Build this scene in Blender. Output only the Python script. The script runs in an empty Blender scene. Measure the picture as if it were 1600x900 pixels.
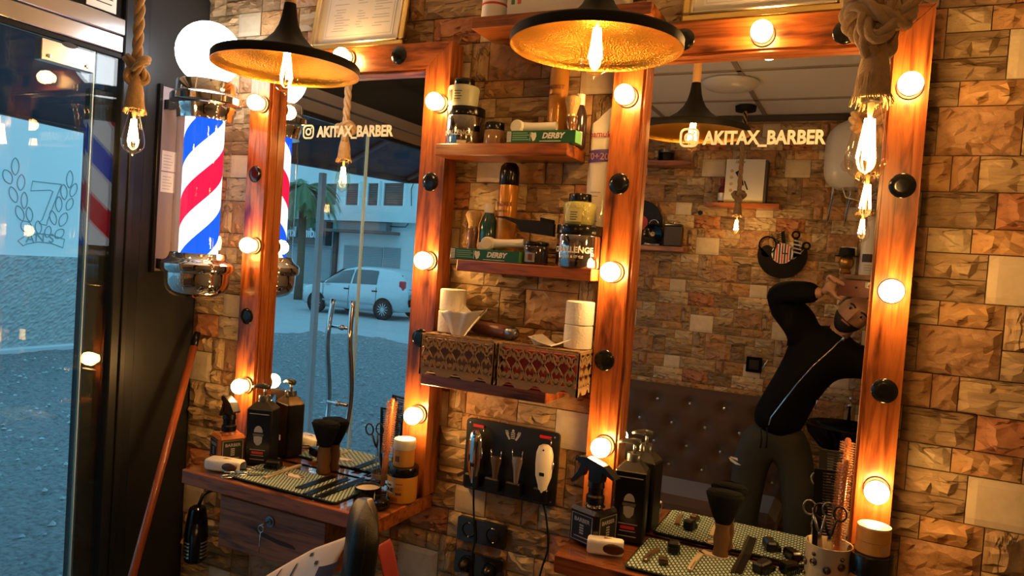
import bpy, math, random
from mathutils import Vector, Matrix, Euler
random.seed(7)
PI = math.pi
scene = bpy.context.scene
COL = scene.collection

# ------------------------------------------------------------------ camera
F_PX = 1145.34                                   # focal length in pixels of a 1600 x 900 frame
CX = Vector((0.8987, 0.0791, -0.4312))           # world x / y / z axes in camera coordinates (right, down, forward)
CY = Vector((0.4328, -0.0039, 0.9015))
CX.normalize(); CY = (CY - CX * CY.dot(CX)).normalized()
CZ = CX.cross(CY)
if CZ[1] > 0: CZ = -CZ
CAM = Vector((0.0, -1.8, 1.55))
cam_data = bpy.data.cameras.new('camera'); cam = bpy.data.objects.new('camera', cam_data); COL.objects.link(cam)
right = Vector((CX[0], CY[0], CZ[0])); down = Vector((CX[1], CY[1], CZ[1])); fwd = Vector((CX[2], CY[2], CZ[2]))
m3 = Matrix((right, -down, -fwd)).transposed()
cam.matrix_world = Matrix.Translation(CAM) @ m3.to_4x4()
cam_data.sensor_width = 36.0; cam_data.lens = 36.0 * F_PX / 1600.0; cam_data.clip_start = 0.01; cam_data.clip_end = 200
scene.camera = cam

# ------------------------------------------------------------------ light, exposure
scene.view_settings.view_transform = 'Standard'; scene.view_settings.look = 'None'
scene.view_settings.exposure = 0.35; scene.view_settings.gamma = 1.0; scene.view_settings.use_curve_mapping = False
world = bpy.data.worlds.new('world'); scene.world = world; world.use_nodes = True
bg = world.node_tree.nodes['Background']
bg.inputs['Color'].default_value = (0.29, 0.69, 0.95, 1); bg.inputs['Strength'].default_value = 1.2
BULB_COL = (1.0, 0.53, 0.16); BULB_E = 82.0      # the frosted globes round the mirrors
FIL_COL = (1.0, 0.55, 0.17); FIL_E = 190.0       # filaments of the hanging bulbs

# ------------------------------------------------------------------ where a pixel of the photograph lies in the room
def ray(px, py):
    d = Vector((px - 800.0, py - 450.0, F_PX)); return Vector((d.dot(CX), d.dot(CY), d.dot(CZ)))
def at(px, py, y):
    d = ray(px, py); return CAM + d * ((y - CAM.y) / d.y)
def atx(px, py, x):
    d = ray(px, py); return CAM + d * ((x - CAM.x) / d.x)
def atz(px, py, z):
    d = ray(px, py); return CAM + d * ((z - CAM.z) / d.z)
def mir(px, py, y):                              # a thing seen in a mirror (glass in the plane y = 0) at its real depth y
    p = at(px, py, -y); return Vector((p.x, y, p.z))
def mpp(p):                                      # metres per pixel at a point
    return (Vector(p) - CAM).dot(fwd) / F_PX
def mmpp(p): return mpp((p[0], -p[1], p[2]))

# ------------------------------------------------------------------ mesh helpers
class MB:
    def __init__(s): s.v = []; s.f = []; s.m = []; s.s = []
    def add(s, vs, fs, mi=0, smooth=False, M=None):
        o = len(s.v)
        if M is not None: vs = [M @ Vector(v) for v in vs]
        s.v += [tuple(v) for v in vs]
        for f in fs: s.f.append(tuple(i + o for i in f)); s.m.append(mi); s.s.append(smooth)
        return s
    def box(s, x0, x1, y0, y1, z0, z1, mi=0, c=0.0, M=None):
        if x0 > x1: x0, x1 = x1, x0
        if y0 > y1: y0, y1 = y1, y0
        if z0 > z1: z0, z1 = z1, z0
        if c <= 0:
            vs = [(x, y, z) for x in (x0, x1) for y in (y0, y1) for z in (z0, z1)]
            fs = [(0,1,3,2),(4,6,7,5),(0,4,5,1),(2,3,7,6),(0,2,6,4),(1,5,7,3)]
            return s.add(vs, fs, mi, False, M)
        c = min(c, (x1-x0)*.49, (y1-y0)*.49, (z1-z0)*.49)
        X = (x0, x1); Y = (y0, y1); Z = (z0, z1); sg = (1, -1); vs = []; idx = {}
        for i in (0,1):
            for j in (0,1):
                for k in (0,1):
                    for a in range(3):
                        p = [X[i] + (0 if a == 0 else c*sg[i]), Y[j] + (0 if a == 1 else c*sg[j]), Z[k] + (0 if a == 2 else c*sg[k])]
                        idx[i,j,k,a] = len(vs); vs.append(p)
        fs = []
        for a in range(3):
            for e in (0,1):
                q = []
                for (b, d) in ((0,0),(1,0),(1,1),(0,1)):
                    t = [b, d]; t.insert(a, e); q.append(idx[t[0],t[1],t[2],a])
                if (a in (0,2)) != (e == 1): q.reverse()
                if a == 1: pass
                fs.append(tuple(q))
        for a in range(3):
            b, d = [(1,2),(0,2),(0,1)][a]
            for e in (0,1):
                for g in (0,1):
                    t0 = [0]*3; t0[b] = e; t0[d] = g; t1 = list(t0); t1[a] = 1
                    fs.append((idx[(*t0, b)], idx[(*t1, b)], idx[(*t1, d)], idx[(*t0, d)]))
        for i in (0,1):
            for j in (0,1):
                for k in (0,1): fs.append((idx[i,j,k,0], idx[i,j,k,1], idx[i,j,k,2]))
        return s.add(vs, fs, mi, False, M)
    def lathe(s, prof, n=24, c=(0,0,0), mi=0, smooth=True, M=None, sharp=35, cap=True, squash=(1,1)):
        """prof: [(r, z)] turned about z through c; rings are split where the profile turns sharply"""
        T = Matrix.Translation(c) if M is None else M @ Matrix.Translation(c)
        segs = []; cur = [prof[0]]
        for i in range(1, len(prof)):
            cur.append(prof[i])
            if i < len(prof)-1:
                a = Vector((prof[i][0]-prof[i-1][0], prof[i][1]-prof[i-1][1])); b = Vector((prof[i+1][0]-prof[i][0], prof[i+1][1]-prof[i][1]))
                if a.length > 1e-9 and b.length > 1e-9 and math.degrees(a.angle(b)) > sharp: segs.append(cur); cur = [prof[i]]
        segs.append(cur)
        for sg in segs:
            vs = []; fs = []
            for (r, z) in sg:
                for k in range(n): a = 2*PI*k/n; vs.append((r*math.cos(a)*squash[0], r*math.sin(a)*squash[1], z))
            for i in range(len(sg)-1):
                for k in range(n): fs.append((i*n+k, i*n+(k+1) % n, (i+1)*n+(k+1) % n, (i+1)*n+k))
            s.add(vs, fs, mi, smooth, T)
        if cap:
            for (r, z), rev in ((prof[0], True), (prof[-1], False)):
                if r > 1e-5:
                    vs = [(r*math.cos(2*PI*k/n)*squash[0], r*math.sin(2*PI*k/n)*squash[1], z) for k in range(n)]
                    f = tuple(range(n)); s.add(vs, [f[::-1] if rev else f], mi, False, T)
        return s
    def tube(s, pts, r, n=8, mi=0, smooth=True, caps=True, closed=False, flat=1.0, M=None):
        pts = [Vector(p) for p in pts]; N = len(pts)
        rs = r if isinstance(r, (list, tuple)) else [r]*N
        vs = []; fs = []; up = None
        for i in range(N):
            if closed: t = pts[(i+1) % N] - pts[i-1]
            else: t = pts[min(i+1, N-1)] - pts[max(i-1, 0)]
            if t.length < 1e-9: t = Vector((0,0,1))
            t.normalize()
            if up is None:
                up = Vector((0,0,1)) if abs(t.z) < .9 else Vector((0,1,0))
            a = (up - t*up.dot(t))
            if a.length < 1e-6: a = t.orthogonal()
            a.normalize(); b = t.cross(a); up = a
            for k in range(n):
                th = 2*PI*k/n; vs.append(pts[i] + (a*math.cos(th)*flat + b*math.sin(th))*rs[i])
        R = N if closed else N-1
        for i in range(R):
            for k in range(n):
                j = (i+1) % N; fs.append((i*n+k, i*n+(k+1) % n, j*n+(k+1) % n, j*n+k))
        if caps and not closed:
            fs.append(tuple(range(n))[::-1]); fs.append(tuple((N-1)*n+k for k in range(n)))
        return s.add(vs, fs, mi, smooth, M)
    def prism(s, poly, y0, y1, mi=0, M=None, smooth=False):
        """poly [(x, z)] counter-clockwise as seen from -y, extruded from y0 to y1"""
        n = len(poly)
        vs = [(x, y0, z) for x, z in poly] + [(x, y1, z) for x, z in poly]
        s.add(vs, [tuple(range(n)), tuple(range(2*n-1, n-1, -1))], mi, False, M)
        s.add(vs, [(i, n+i, n+(i+1) % n, (i+1) % n) for i in range(n)], mi, smooth, M); return s
    def grid(s, fn, nu, nv, mi=0, smooth=True, M=None, closed_u=False):
        vs = [fn(i/nu, j/nv) for j in range(nv+1) for i in range(nu+1)]
        fs = [(j*(nu+1)+i, j*(nu+1)+i+1, (j+1)*(nu+1)+i+1, (j+1)*(nu+1)+i) for j in range(nv) for i in range(nu)]
        return s.add(vs, fs, mi, smooth, M)
    def sheet(s, fn, nu, nv, th, mi=0, M=None):
        """a curved sheet with thickness th"""
        P = [[Vector(fn(i/nu, j/nv)) for i in range(nu+1)] for j in range(nv+1)]
        def nrm(i, j):
            a = P[j][min(i+1, nu)] - P[j][max(i-1, 0)]; b = P[min(j+1, nv)][i] - P[max(j-1, 0)][i]; c = a.cross(b)
            return c.normalized() if c.length > 1e-12 else Vector((0,0,1))
        vs = []; W = nu+1
        for j in range(nv+1):
            for i in range(nu+1): vs.append(P[j][i])
        K = len(vs)
        for j in range(nv+1):
            for i in range(nu+1): vs.append(P[j][i] - nrm(i, j)*th)
        fs = []
        for j in range(nv):
            for i in range(nu):
                q = (j*W+i, j*W+i+1, (j+1)*W+i+1, (j+1)*W+i); fs.append(q); fs.append(tuple(K+k for k in q[::-1]))
        ring = [(0, i) for i in range(nu)] + [(j, nu) for j in range(nv)] + [(nv, i) for i in range(nu, 0, -1)] + [(j, 0) for j in range(nv, 0, -1)]
        ids = [j*W+i for j, i in ring]
        for a in range(len(ids)):
            b = (a+1) % len(ids); fs.append((ids[b], ids[a], K+ids[a], K+ids[b]))
        return s.add(vs, fs, mi, True, M)
    def ball(s, c, r, n=16, mi=0, sc=(1,1,1), M=None):
        k = max(6, n//2)
        T = Matrix.Translation(c) @ Matrix.Diagonal((*sc, 1)); T = T if M is None else M @ T
        prof = [(max(r*math.sin(PI*i/k), 1e-6 if i in (0, k) else 0), -r*math.cos(PI*i/k)) for i in range(k+1)]
        return s.lathe(prof, n, (0,0,0), mi, True, T, sharp=180, cap=False)
    def mesh(s, name, mats):
        me = bpy.data.meshes.new(name); me.from_pydata(s.v, [], s.f)
        if not isinstance(mats, (list, tuple)): mats = [mats]
        for m in mats: me.materials.append(m)
        me.polygons.foreach_set('material_index', s.m); me.polygons.foreach_set('use_smooth', s.s)
        me.update(); return me
    def build(s, name, mats, parent=None, loc=None, rot=None):
        o = bpy.data.objects.new(name, s.mesh(name, mats)); COL.objects.link(o)
        if parent is not None: o.parent = parent
        if loc is not None: o.location = loc
        if rot is not None: o.rotation_euler = rot
        return o

def thing(name, label, cat, loc=(0,0,0), rot=(0,0,0), group=None):
    o = bpy.data.objects.new(name, None); o.empty_display_size = .02; COL.objects.link(o)
    o.location = loc; o.rotation_euler = rot; return tag(o, label, cat, group)
def tag(o, label, cat, group=None, kind=None):
    o['label'] = label; o['category'] = cat
    if group: o['group'] = group
    if kind: o['kind'] = kind
    return o
def struct(o, label=None):
    o['kind'] = 'structure'
    if label: o['label'] = label
    return o
def copy_tree(o, parent=None):
    c = o.copy(); COL.objects.link(c)
    if parent is not None: c.parent = parent
    for ch in list(o.children): copy_tree(ch, c)
    return c
def text(s, size, mat, parent, M, name='lettering', ext=0.0004, bold=0.0, shear=0.0, align='CENTER', sx=1.0):
    cu = bpy.data.curves.new(name, 'FONT'); cu.body = s; cu.size = size; cu.extrude = ext; cu.offset = bold; cu.shear = shear
    cu.align_x = align; cu.align_y = 'CENTER'; cu.resolution_u = 3
    t = bpy.data.objects.new(name, cu); COL.objects.link(t)
    dg = bpy.context.evaluated_depsgraph_get(); me = bpy.data.meshes.new_from_object(t.evaluated_get(dg))
    bpy.data.objects.remove(t); bpy.data.curves.remove(cu)
    me.materials.clear(); me.materials.append(mat)
    me.transform(M @ Matrix.Diagonal((sx, 1, 1, 1)))
    o = bpy.data.objects.new(name, me); COL.objects.link(o); o.parent = parent; return o
def face_front(loc, rz=0.0, tilt=0.0):           # text plane facing -y (towards the camera)
    return Matrix.Translation(loc) @ Matrix.Rotation(rz, 4, 'Z') @ Matrix.Rotation(PI/2 + tilt, 4, 'X')
def rounded(w, h, r, n=5, cx=0, cz=0):
    p = []
    for (sx, sz, a0) in ((1,-1,-90),(1,1,0),(-1,1,90),(-1,-1,180)):
        for k in range(n+1):
            a = math.radians(a0 + 90*k/n); p.append((cx + sx*(w/2-r) + r*math.cos(a), cz + sz*(h/2-r) + r*math.sin(a)))
    return p
def Rz(a): return Matrix.Rotation(a, 4, 'Z')
def Rx(a): return Matrix.Rotation(a, 4, 'X')
def Ry(a): return Matrix.Rotation(a, 4, 'Y')
def Tr(*p): return Matrix.Translation(Vector(p) if len(p) == 3 else Vector(p[0]))
def aim(a, b):                                   # z axis from a to b, origin a
    a = Vector(a); b = Vector(b); d = (b-a).normalized()
    return Matrix.Translation(a) @ d.to_track_quat('Z', 'Y').to_matrix().to_4x4()

# ------------------------------------------------------------------ materials
MATS = {}
def mat(name, col=(.5,.5,.5), rough=.5, metal=0.0, coat=0.0, bump=0.0, bscale=60.0, var=0.0, vscale=8.0, emis=None, estr=0.0, spec=.5, sheen=0.0, stretch=(1,1,1), trans=0.0, sss=0.0):
    if name in MATS: return MATS[name]
    m = bpy.data.materials.new(name); m.use_nodes = True; nt = m.node_tree; b = nt.nodes['Principled BSDF']
    b.inputs['Base Color'].default_value = (*col, 1); b.inputs['Roughness'].default_value = rough; b.inputs['Metallic'].default_value = metal
    b.inputs['Coat Weight'].default_value = coat; b.inputs['Specular IOR Level'].default_value = spec
    b.inputs['Sheen Weight'].default_value = sheen; b.inputs['Transmission Weight'].default_value = trans
    if sss: b.inputs['Subsurface Weight'].default_value = sss; b.inputs['Subsurface Radius'].default_value = (.01,.005,.003)
    if emis: b.inputs['Emission Color'].default_value = (*emis, 1); b.inputs['Emission Strength'].default_value = estr
    if bump or var:
        tc = nt.nodes.new('ShaderNodeTexCoord'); mp = nt.nodes.new('ShaderNodeMapping'); mp.inputs['Scale'].default_value = stretch
        nt.links.new(tc.outputs['Object'], mp.inputs['Vector'])
        if bump:
            nz = nt.nodes.new('ShaderNodeTexNoise'); nz.inputs['Scale'].default_value = bscale; nz.inputs['Detail'].default_value = 5
            bp = nt.nodes.new('ShaderNodeBump'); bp.inputs['Strength'].default_value = bump; bp.inputs['Distance'].default_value = .004
            nt.links.new(mp.outputs[0], nz.inputs['Vector']); nt.links.new(nz.outputs['Fac'], bp.inputs['Height']); nt.links.new(bp.outputs[0], b.inputs['Normal'])
        if var:
            nz = nt.nodes.new('ShaderNodeTexNoise'); nz.inputs['Scale'].default_value = vscale; nz.inputs['Detail'].default_value = 4
            hs = nt.nodes.new('ShaderNodeMix'); hs.data_type = 'RGBA'
            hs.inputs['A'].default_value = (*[c*(1-var) for c in col], 1); hs.inputs['B'].default_value = (*[min(1, c*(1+var)) for c in col], 1)
            nt.links.new(mp.outputs[0], nz.inputs['Vector']); nt.links.new(nz.outputs['Fac'], hs.inputs['Factor']); nt.links.new(hs.outputs['Result'], b.inputs['Base Color'])
    MATS[name] = m; return m
def nodes(name):
    m = bpy.data.materials.new(name); m.use_nodes = True; nt = m.node_tree; MATS[name] = m
    return m, nt, nt.nodes['Principled BSDF'], nt.nodes.new, nt.links.new
def ramp(new, stops):
    r = new('ShaderNodeValToRGB'); e = r.color_ramp.elements
    e[0].position, e[0].color = stops[0][0], (*stops[0][1], 1); e[1].position, e[1].color = stops[-1][0], (*stops[-1][1], 1)
    for p, c in stops[1:-1]: x = e.new(p); x.color = (*c, 1)
    return r
def wood(name, axis, dark=1.0, k=1.0):
    m, nt, b, new, link = nodes(name)
    tc = new('ShaderNodeTexCoord'); oi = new('ShaderNodeObjectInfo'); mp = new('ShaderNodeMapping')
    sc = [46*k, 46*k, 46*k]; sc['xyz'.index(axis)] = 3.4*k
    mp.inputs['Scale'].default_value = sc
    ad = new('ShaderNodeVectorMath'); ad.operation = 'ADD'; mu = new('ShaderNodeVectorMath'); mu.operation = 'SCALE'; mu.inputs['Scale'].default_value = 3.7
    cb = new('ShaderNodeCombineXYZ')
    for i in range(3): link(oi.outputs['Random'], cb.inputs[i])
    link(cb.outputs[0], mu.inputs[0]); link(tc.outputs['Object'], ad.inputs[0]); link(mu.outputs[0], ad.inputs[1]); link(ad.outputs[0], mp.inputs['Vector'])
    g = new('ShaderNodeTexNoise'); g.inputs['Scale'].default_value = 1.0; g.inputs['Detail'].default_value = 7; g.inputs['Distortion'].default_value = 1.3; g.inputs['Roughness'].default_value = .6
    link(mp.outputs[0], g.inputs['Vector'])
    r = ramp(new, [(.28, (.070*dark, .014*dark, .003*dark)), (.43, (.26*dark, .062*dark, .011*dark)), (.56, (.41*dark, .115*dark, .023*dark)), (.74, (.28*dark, .070*dark, .013*dark))])
    link(g.outputs['Fac'], r.inputs['Fac'])
    mp2 = new('ShaderNodeMapping'); s2 = [22*k, 22*k, 22*k]; s2['xyz'.index(axis)] = 6*k; mp2.inputs['Scale'].default_value = s2
    link(ad.outputs[0], mp2.inputs['Vector'])
    n2 = new('ShaderNodeTexNoise'); n2.inputs['Scale'].default_value = 1.0; n2.inputs['Detail'].default_value = 3
    link(mp2.outputs[0], n2.inputs['Vector'])
    r2 = ramp(new, [(.30, (.08, .05, .03)), (.46, (1, 1, 1))])
    link(n2.outputs['Fac'], r2.inputs['Fac'])
    mx = new('ShaderNodeMix'); mx.data_type = 'RGBA'; mx.blend_type = 'MULTIPLY'; mx.inputs['Factor'].default_value = .85
    link(r.outputs[0], mx.inputs['A']); link(r2.outputs[0], mx.inputs['B']); link(mx.outputs['Result'], b.inputs['Base Color'])
    b.inputs['Roughness'].default_value = .32; b.inputs['Coat Weight'].default_value = .35; b.inputs['Coat Roughness'].default_value = .15
    bp = new('ShaderNodeBump'); bp.inputs['Strength'].default_value = .18; bp.inputs['Distance'].default_value = .002
    link(g.outputs['Fac'], bp.inputs['Height']); link(bp.outputs[0], b.inputs['Normal'])
    return m
WX, WY, WZ = wood('stained_pine_x', 'x'), wood('stained_pine_y', 'y'), wood('stained_pine_z', 'z')
WXD = wood('stained_pine_dark', 'x', .75)
def stone(name, c1, c2, c3, sx=30, sz=70, rough=.36, bump=.8, crack=.9):
    m, nt, b, new, link = nodes(name)
    tc = new('ShaderNodeTexCoord'); mp = new('ShaderNodeMapping'); mp.inputs['Scale'].default_value = (sx, 40, sz)
    link(tc.outputs['Object'], mp.inputs['Vector'])
    n1 = new('ShaderNodeTexNoise'); n1.inputs['Scale'].default_value = .55; n1.inputs['Detail'].default_value = 6; n1.inputs['Distortion'].default_value = .6
    n2 = new('ShaderNodeTexNoise'); n2.inputs['Scale'].default_value = 2.2; n2.inputs['Detail'].default_value = 8; n2.inputs['Roughness'].default_value = .7
    for n in (n1, n2): link(mp.outputs[0], n.inputs['Vector'])
    r = ramp(new, [(.30, c1), (.5, c2), (.72, c3)])
    ma = new('ShaderNodeMix'); ma.data_type = 'FLOAT'; ma.inputs['Factor'].default_value = .35
    link(n1.outputs['Fac'], ma.inputs['A']); link(n2.outputs['Fac'], ma.inputs['B']); link(ma.outputs['Result'], r.inputs['Fac'])
    # dark fissures running through the split face
    mc = new('ShaderNodeMapping'); mc.inputs['Scale'].default_value = (sx*.22, 8, sz*.40); link(tc.outputs['Object'], mc.inputs['Vector'])
    n3 = new('ShaderNodeTexNoise'); n3.inputs['Scale'].default_value = 1.0; n3.inputs['Detail'].default_value = 6; n3.inputs['Distortion'].default_value = .15; link(mc.outputs[0], n3.inputs['Vector'])
    d1 = new('ShaderNodeMath'); d1.operation = 'SUBTRACT'; d1.inputs[1].default_value = .5; link(n3.outputs['Fac'], d1.inputs[0])
    d2 = new('ShaderNodeMath'); d2.operation = 'ABSOLUTE'; link(d1.outputs[0], d2.inputs[0])
    n4 = new('ShaderNodeTexNoise'); n4.inputs['Scale'].default_value = .35; n4.inputs['Detail'].default_value = 2; link(mp.outputs[0], n4.inputs['Vector'])
    g1 = new('ShaderNodeMapRange'); g1.inputs['From Min'].default_value = .42; g1.inputs['From Max'].default_value = .54; g1.inputs['To Min'].default_value = .08; g1.inputs['To Max'].default_value = 0; link(n4.outputs['Fac'], g1.inputs['Value'])
    d3 = new('ShaderNodeMath'); d3.operation = 'ADD'; link(d2.outputs[0], d3.inputs[0]); link(g1.outputs[0], d3.inputs[1])
    cr = ramp(new, [(.0, (.24, .18, .14)), (.026, (1, 1, 1))]); link(d3.outputs[0], cr.inputs['Fac'])
    cm = new('ShaderNodeMix'); cm.data_type = 'RGBA'; cm.blend_type = 'MULTIPLY'; cm.inputs['Factor'].default_value = crack
    link(r.outputs[0], cm.inputs['A']); link(cr.outputs[0], cm.inputs['B'])
    oi = new('ShaderNodeObjectInfo'); hv = new('ShaderNodeHueSaturation'); hv.inputs['Saturation'].default_value = 1.14; mr = new('ShaderNodeMapRange')
    mr.inputs['To Min'].default_value = .92; mr.inputs['To Max'].default_value = 1.24
    link(oi.outputs['Random'], mr.inputs['Value']); link(mr.outputs[0], hv.inputs['Value']); link(cm.outputs['Result'], hv.inputs['Color']); link(hv.outputs[0], b.inputs['Base Color'])
    bp = new('ShaderNodeBump'); bp.inputs['Strength'].default_value = bump; bp.inputs['Distance'].default_value = .011
    hm = new('ShaderNodeMath'); hm.operation = 'MULTIPLY'; sb = new('ShaderNodeSeparateColor'); link(cr.outputs[0], sb.inputs[0]); link(sb.outputs[0], hm.inputs[0]); link(ma.outputs['Result'], hm.inputs[1])
    link(hm.outputs[0] if crack > .5 else ma.outputs['Result'], bp.inputs['Height']); link(bp.outputs[0], b.inputs['Normal'])
    b.inputs['Roughness'].default_value = rough; b.inputs['Specular IOR Level'].default_value = .5
    return m
STONES = {
 'light': stone('stone_light', (.34,.24,.14), (.56,.44,.28), (.66,.55,.38)),
 'tan':   stone('stone_tan', (.22,.145,.08), (.43,.31,.18), (.54,.42,.26), 16, 90),
 'dark':  stone('stone_dark', (.13,.085,.05), (.31,.21,.12), (.43,.31,.19), 16, 100),
 'orange':stone('stone_orange', (.30,.16,.08), (.50,.30,.15), (.57,.39,.21), 26, 60),
 'brown': stone('stone_brown', (.25,.135,.07), (.40,.24,.135), (.47,.30,.18), 40, 40, .36, .8, .45),
 'red':   stone('stone_red', (.25,.10,.055), (.42,.20,.11), (.50,.28,.16), 30, 50),
 'cream': stone('stone_cream', (.52,.42,.29), (.62,.52,.37), (.68,.59,.44), 30, 30, .35, .15, .12),
 'stri':  stone('stone_striated', (.20,.125,.07), (.40,.28,.165), (.50,.37,.23), 110, 18),
}
GROUT = mat('grout', (.16,.11,.075), .8, bump=.3, bscale=90)
CHROME = mat('chrome', (.86,.86,.86), .06, 1.0)
STEEL = mat('brushed_steel', (.70,.70,.70), .22, 1.0)
DSTEEL = mat('dark_steel', (.25,.25,.26), .3, 1.0)
GOLD = mat('gold_leaf', (.80,.58,.22), .32, 1.0, bump=.35, bscale=120)
BLACK = mat('black_plastic', (.004,.004,.0045), .32, spec=.4)
BLACKM = mat('black_matt', (.006,.006,.007), .62, spec=.3)
BLACKG = mat('black_gloss', (.004,.004,.0045), .1)
LEATHER = mat('black_leather', (.005,.005,.005), .36, spec=.4, bump=.35, bscale=320)
WHITE = mat('white_plastic', (.78,.75,.68), .35)
WHITEP = mat('white_paint', (.75,.75,.75), .5)
PAPER = mat('white_paper', (.80,.78,.73), .8)
TISSUE = mat('tissue_paper', (.84,.81,.74), .9, bump=.2, bscale=200)
ROPE = mat('jute_rope', (.43,.27,.12), .9, bump=.6, bscale=260, var=.3, vscale=90, sheen=.3)
RED = mat('red_plastic', (.60,.02,.02), .4)
INK = mat('black_ink', (.02,.02,.02), .7)
GREY = mat('grey_print', (.42,.42,.42), .7)
SILVERP = mat('silver_print', (.55,.53,.50), .4, .6)
LIDB = mat('black_lid', (.005,.005,.005), .2)
MIRROR = mat('mirror_silver', (.86,.87,.87), 0.0, 1.0)
def thin_glass(name, tint=(1,1,1), ior=1.45, gl=1.0, rough=0.0):
    m = bpy.data.materials.new(name); m.use_nodes = True; nt = m.node_tree; nt.nodes.clear(); new = nt.nodes.new; link = nt.links.new
    o = new('ShaderNodeOutputMaterial'); t = new('ShaderNodeBsdfTransparent'); t.inputs['Color'].default_value = (*tint, 1)
    g = new('ShaderNodeBsdfGlossy'); g.inputs['Roughness'].default_value = rough; g.inputs['Color'].default_value = (gl, gl, gl, 1)
    ge = new('ShaderNodeNewGeometry'); dt = new('ShaderNodeVectorMath'); dt.operation = 'DOT_PRODUCT'
    link(ge.outputs['Normal'], dt.inputs[0]); link(ge.outputs['Incoming'], dt.inputs[1])
    def mth(op, a, b=None):
        n = new('ShaderNodeMath'); n.operation = op
        for k, x in enumerate((a, b)):
            if x is None: continue
            if isinstance(x, (int, float)): n.inputs[k].default_value = x
            else: link(x, n.inputs[k])
        return n.outputs[0]
    f0 = ((ior-1)/(ior+1))**2
    c = mth('SUBTRACT', 1.0, mth('ABSOLUTE', dt.outputs['Value']))
    fr = mth('ADD', mth('MULTIPLY', mth('POWER', c, 5.0), 1.0 - f0), f0)      # the sheen of glass, the same from both faces
    mx = new('ShaderNodeMixShader')
    link(fr, mx.inputs[0]); link(t.outputs[0], mx.inputs[1]); link(g.outputs[0], mx.inputs[2]); link(mx.outputs[0], o.inputs[0])
    MATS[name] = m; return m
GLASS = thin_glass('clear_glass', (.97,.98,.98))
SHOPGLASS = thin_glass('shopfront_glass', (.90,.96,.97), 1.6)
AMBERGLASS = thin_glass('bulb_glass', (1.0,.93,.80), 1.5)
EDGE = mat('glass_edge', (.60,.76,.76), .2, coat=.5)
def emit(name, col, e):
    m = bpy.data.materials.new(name); m.use_nodes = True; nt = m.node_tree; nt.nodes.clear()
    o = nt.nodes.new('ShaderNodeOutputMaterial'); em = nt.nodes.new('ShaderNodeEmission'); em.inputs[0].default_value = (*col, 1); em.inputs[1].default_value = e
    nt.links.new(em.outputs[0], o.inputs[0]); MATS[name] = m; return m
BULB = emit('lit_frosted_bulb', BULB_COL, BULB_E)
FIL = emit('lit_filament', FIL_COL, FIL_E)
GLOBE = emit('lit_globe', (.95,.97,1.0), 7.0)
# ================================================================== THE ROOM
WALL_Y = 0.05; LEFT_X = -2.12; RIGHT_X = 1.5; BACK_Y = -2.75; CEIL = 2.5; FRONT = -0.04
# ---- stone cladding: one 0.4785 x 0.475 m pattern, repeated (x from its left, z down from its top)
TW, TH = .4785, .475
a0, a1, a2, a3, a4, a5, a6, a7 = 0, .054, .110, .159, .213, .319, .397, .475
PATTERN = [(0,.083,a0,a1,'light'), (.083,.212,a0,a1,'orange'), (.212,.2575,a0,a1,'tan'), (.2575,.3145,a0,a2,'stri'), (.3145,.4785,a0,a2,'brown'),
 (0,.117,a1,a2,'tan'), (.117,.2575,a1,a3,'cream'), (.4285,.5955,a2,a3,'dark'), (.3045,.4285,a2,a3,'orange'), (.2575,.3045,a2,a3,'tan'),
 (.3455,.5135,a3,a4,'tan'), (.035,.156,a3,a4,'orange'), (.156,.235,a3,a3+.095,'stri'), (.156,.235,a3+.095,a5,'tan'), (0,.156,a4,a5,'brown'),
 (.235,.3455,a3,a4,'light'), (.235,.40,a4,a4+.06,'tan'), (.40,.4785,a4,a5,'dark'), (.235,.40,a4+.06,a5,'dark'),
 (.034,.085,a5,a6,'brown'), (.085,.30,a5,a6,'tan'), (.30,.40,a5,a6,'cream'), (.40,.5125,a5,a6,'orange'),
 (.4615,.6015,a6,a7,'dark'), (.123,.28,a6,a7,'red'), (.28,.4615,a6,a7,'light')]
def stone_mesh(w, h, kind, seed):
    """split-face stone: origin at its lower left, y = 0 at the bed, the broken face towards -y"""
    rnd = random.Random(seed); g = .0012; mb = MB()
    x0, x1, z0, z1 = g, w-g, g, h-g
    nx = max(4, round(w/.018)); nz = max(4, round(h/.014))
    vs = []; base = .012
    ph = rnd.random()*9
    for j in range(nz+1):
        for i in range(nx+1):
            u, v = i/nx, j/nz; edge = i in (0, nx) or j in (0, nz)
            x = x0 + (x1-x0)*u; z = z0 + (z1-z0)*v
            if kind == 'cream': d = base*.5 if edge else base*.5 + .0025 + rnd.uniform(0, .0006)
            else:
                if not edge: x += rnd.uniform(-.3, .3)*(x1-x0)/nx; z += rnd.uniform(-.3, .3)*(z1-z0)/nz
                st = .0045*math.sin(ph + (v*7 if kind in ('tan','dark','light') else u*9 if kind == 'stri' else (u+v)*3))
                d = base*.30 if edge else (base*.55 + rnd.uniform(-.002, .003) if (i in (1, nx-1) or j in (1, nz-1)) and rnd.random() < .45 else base + .004 + st*.8 + rnd.uniform(-.0022, .0026))
            vs.append((x, -d, z))
    W = nx+1; fs = []
    for j in range(nz):
        for i in range(nx):
            q = (j*W+i, j*W+i+1, (j+1)*W+i+1, (j+1)*W+i)
            fs += [(q[0],q[1],q[2]),(q[0],q[2],q[3])] if rnd.random() < .5 else [(q[0],q[1],q[3]),(q[1],q[2],q[3])]
    n0 = len(vs)
    ring = [i for i in range(nx)] + [j*W+nx for j in range(nz)] + [nz*W+i for i in range(nx, 0, -1)] + [j*W for j in range(nz, 0, -1)]
    for r in ring: vs.append((vs[r][0], .004, vs[r][2]))
    n = len(ring)
    for k in range(n): fs.append((ring[(k+1) % n], ring[k], n0+k, n0+(k+1) % n))
    mb.add(vs, fs, 0, False)
    return mb
STONE_CACHE = {}
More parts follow.
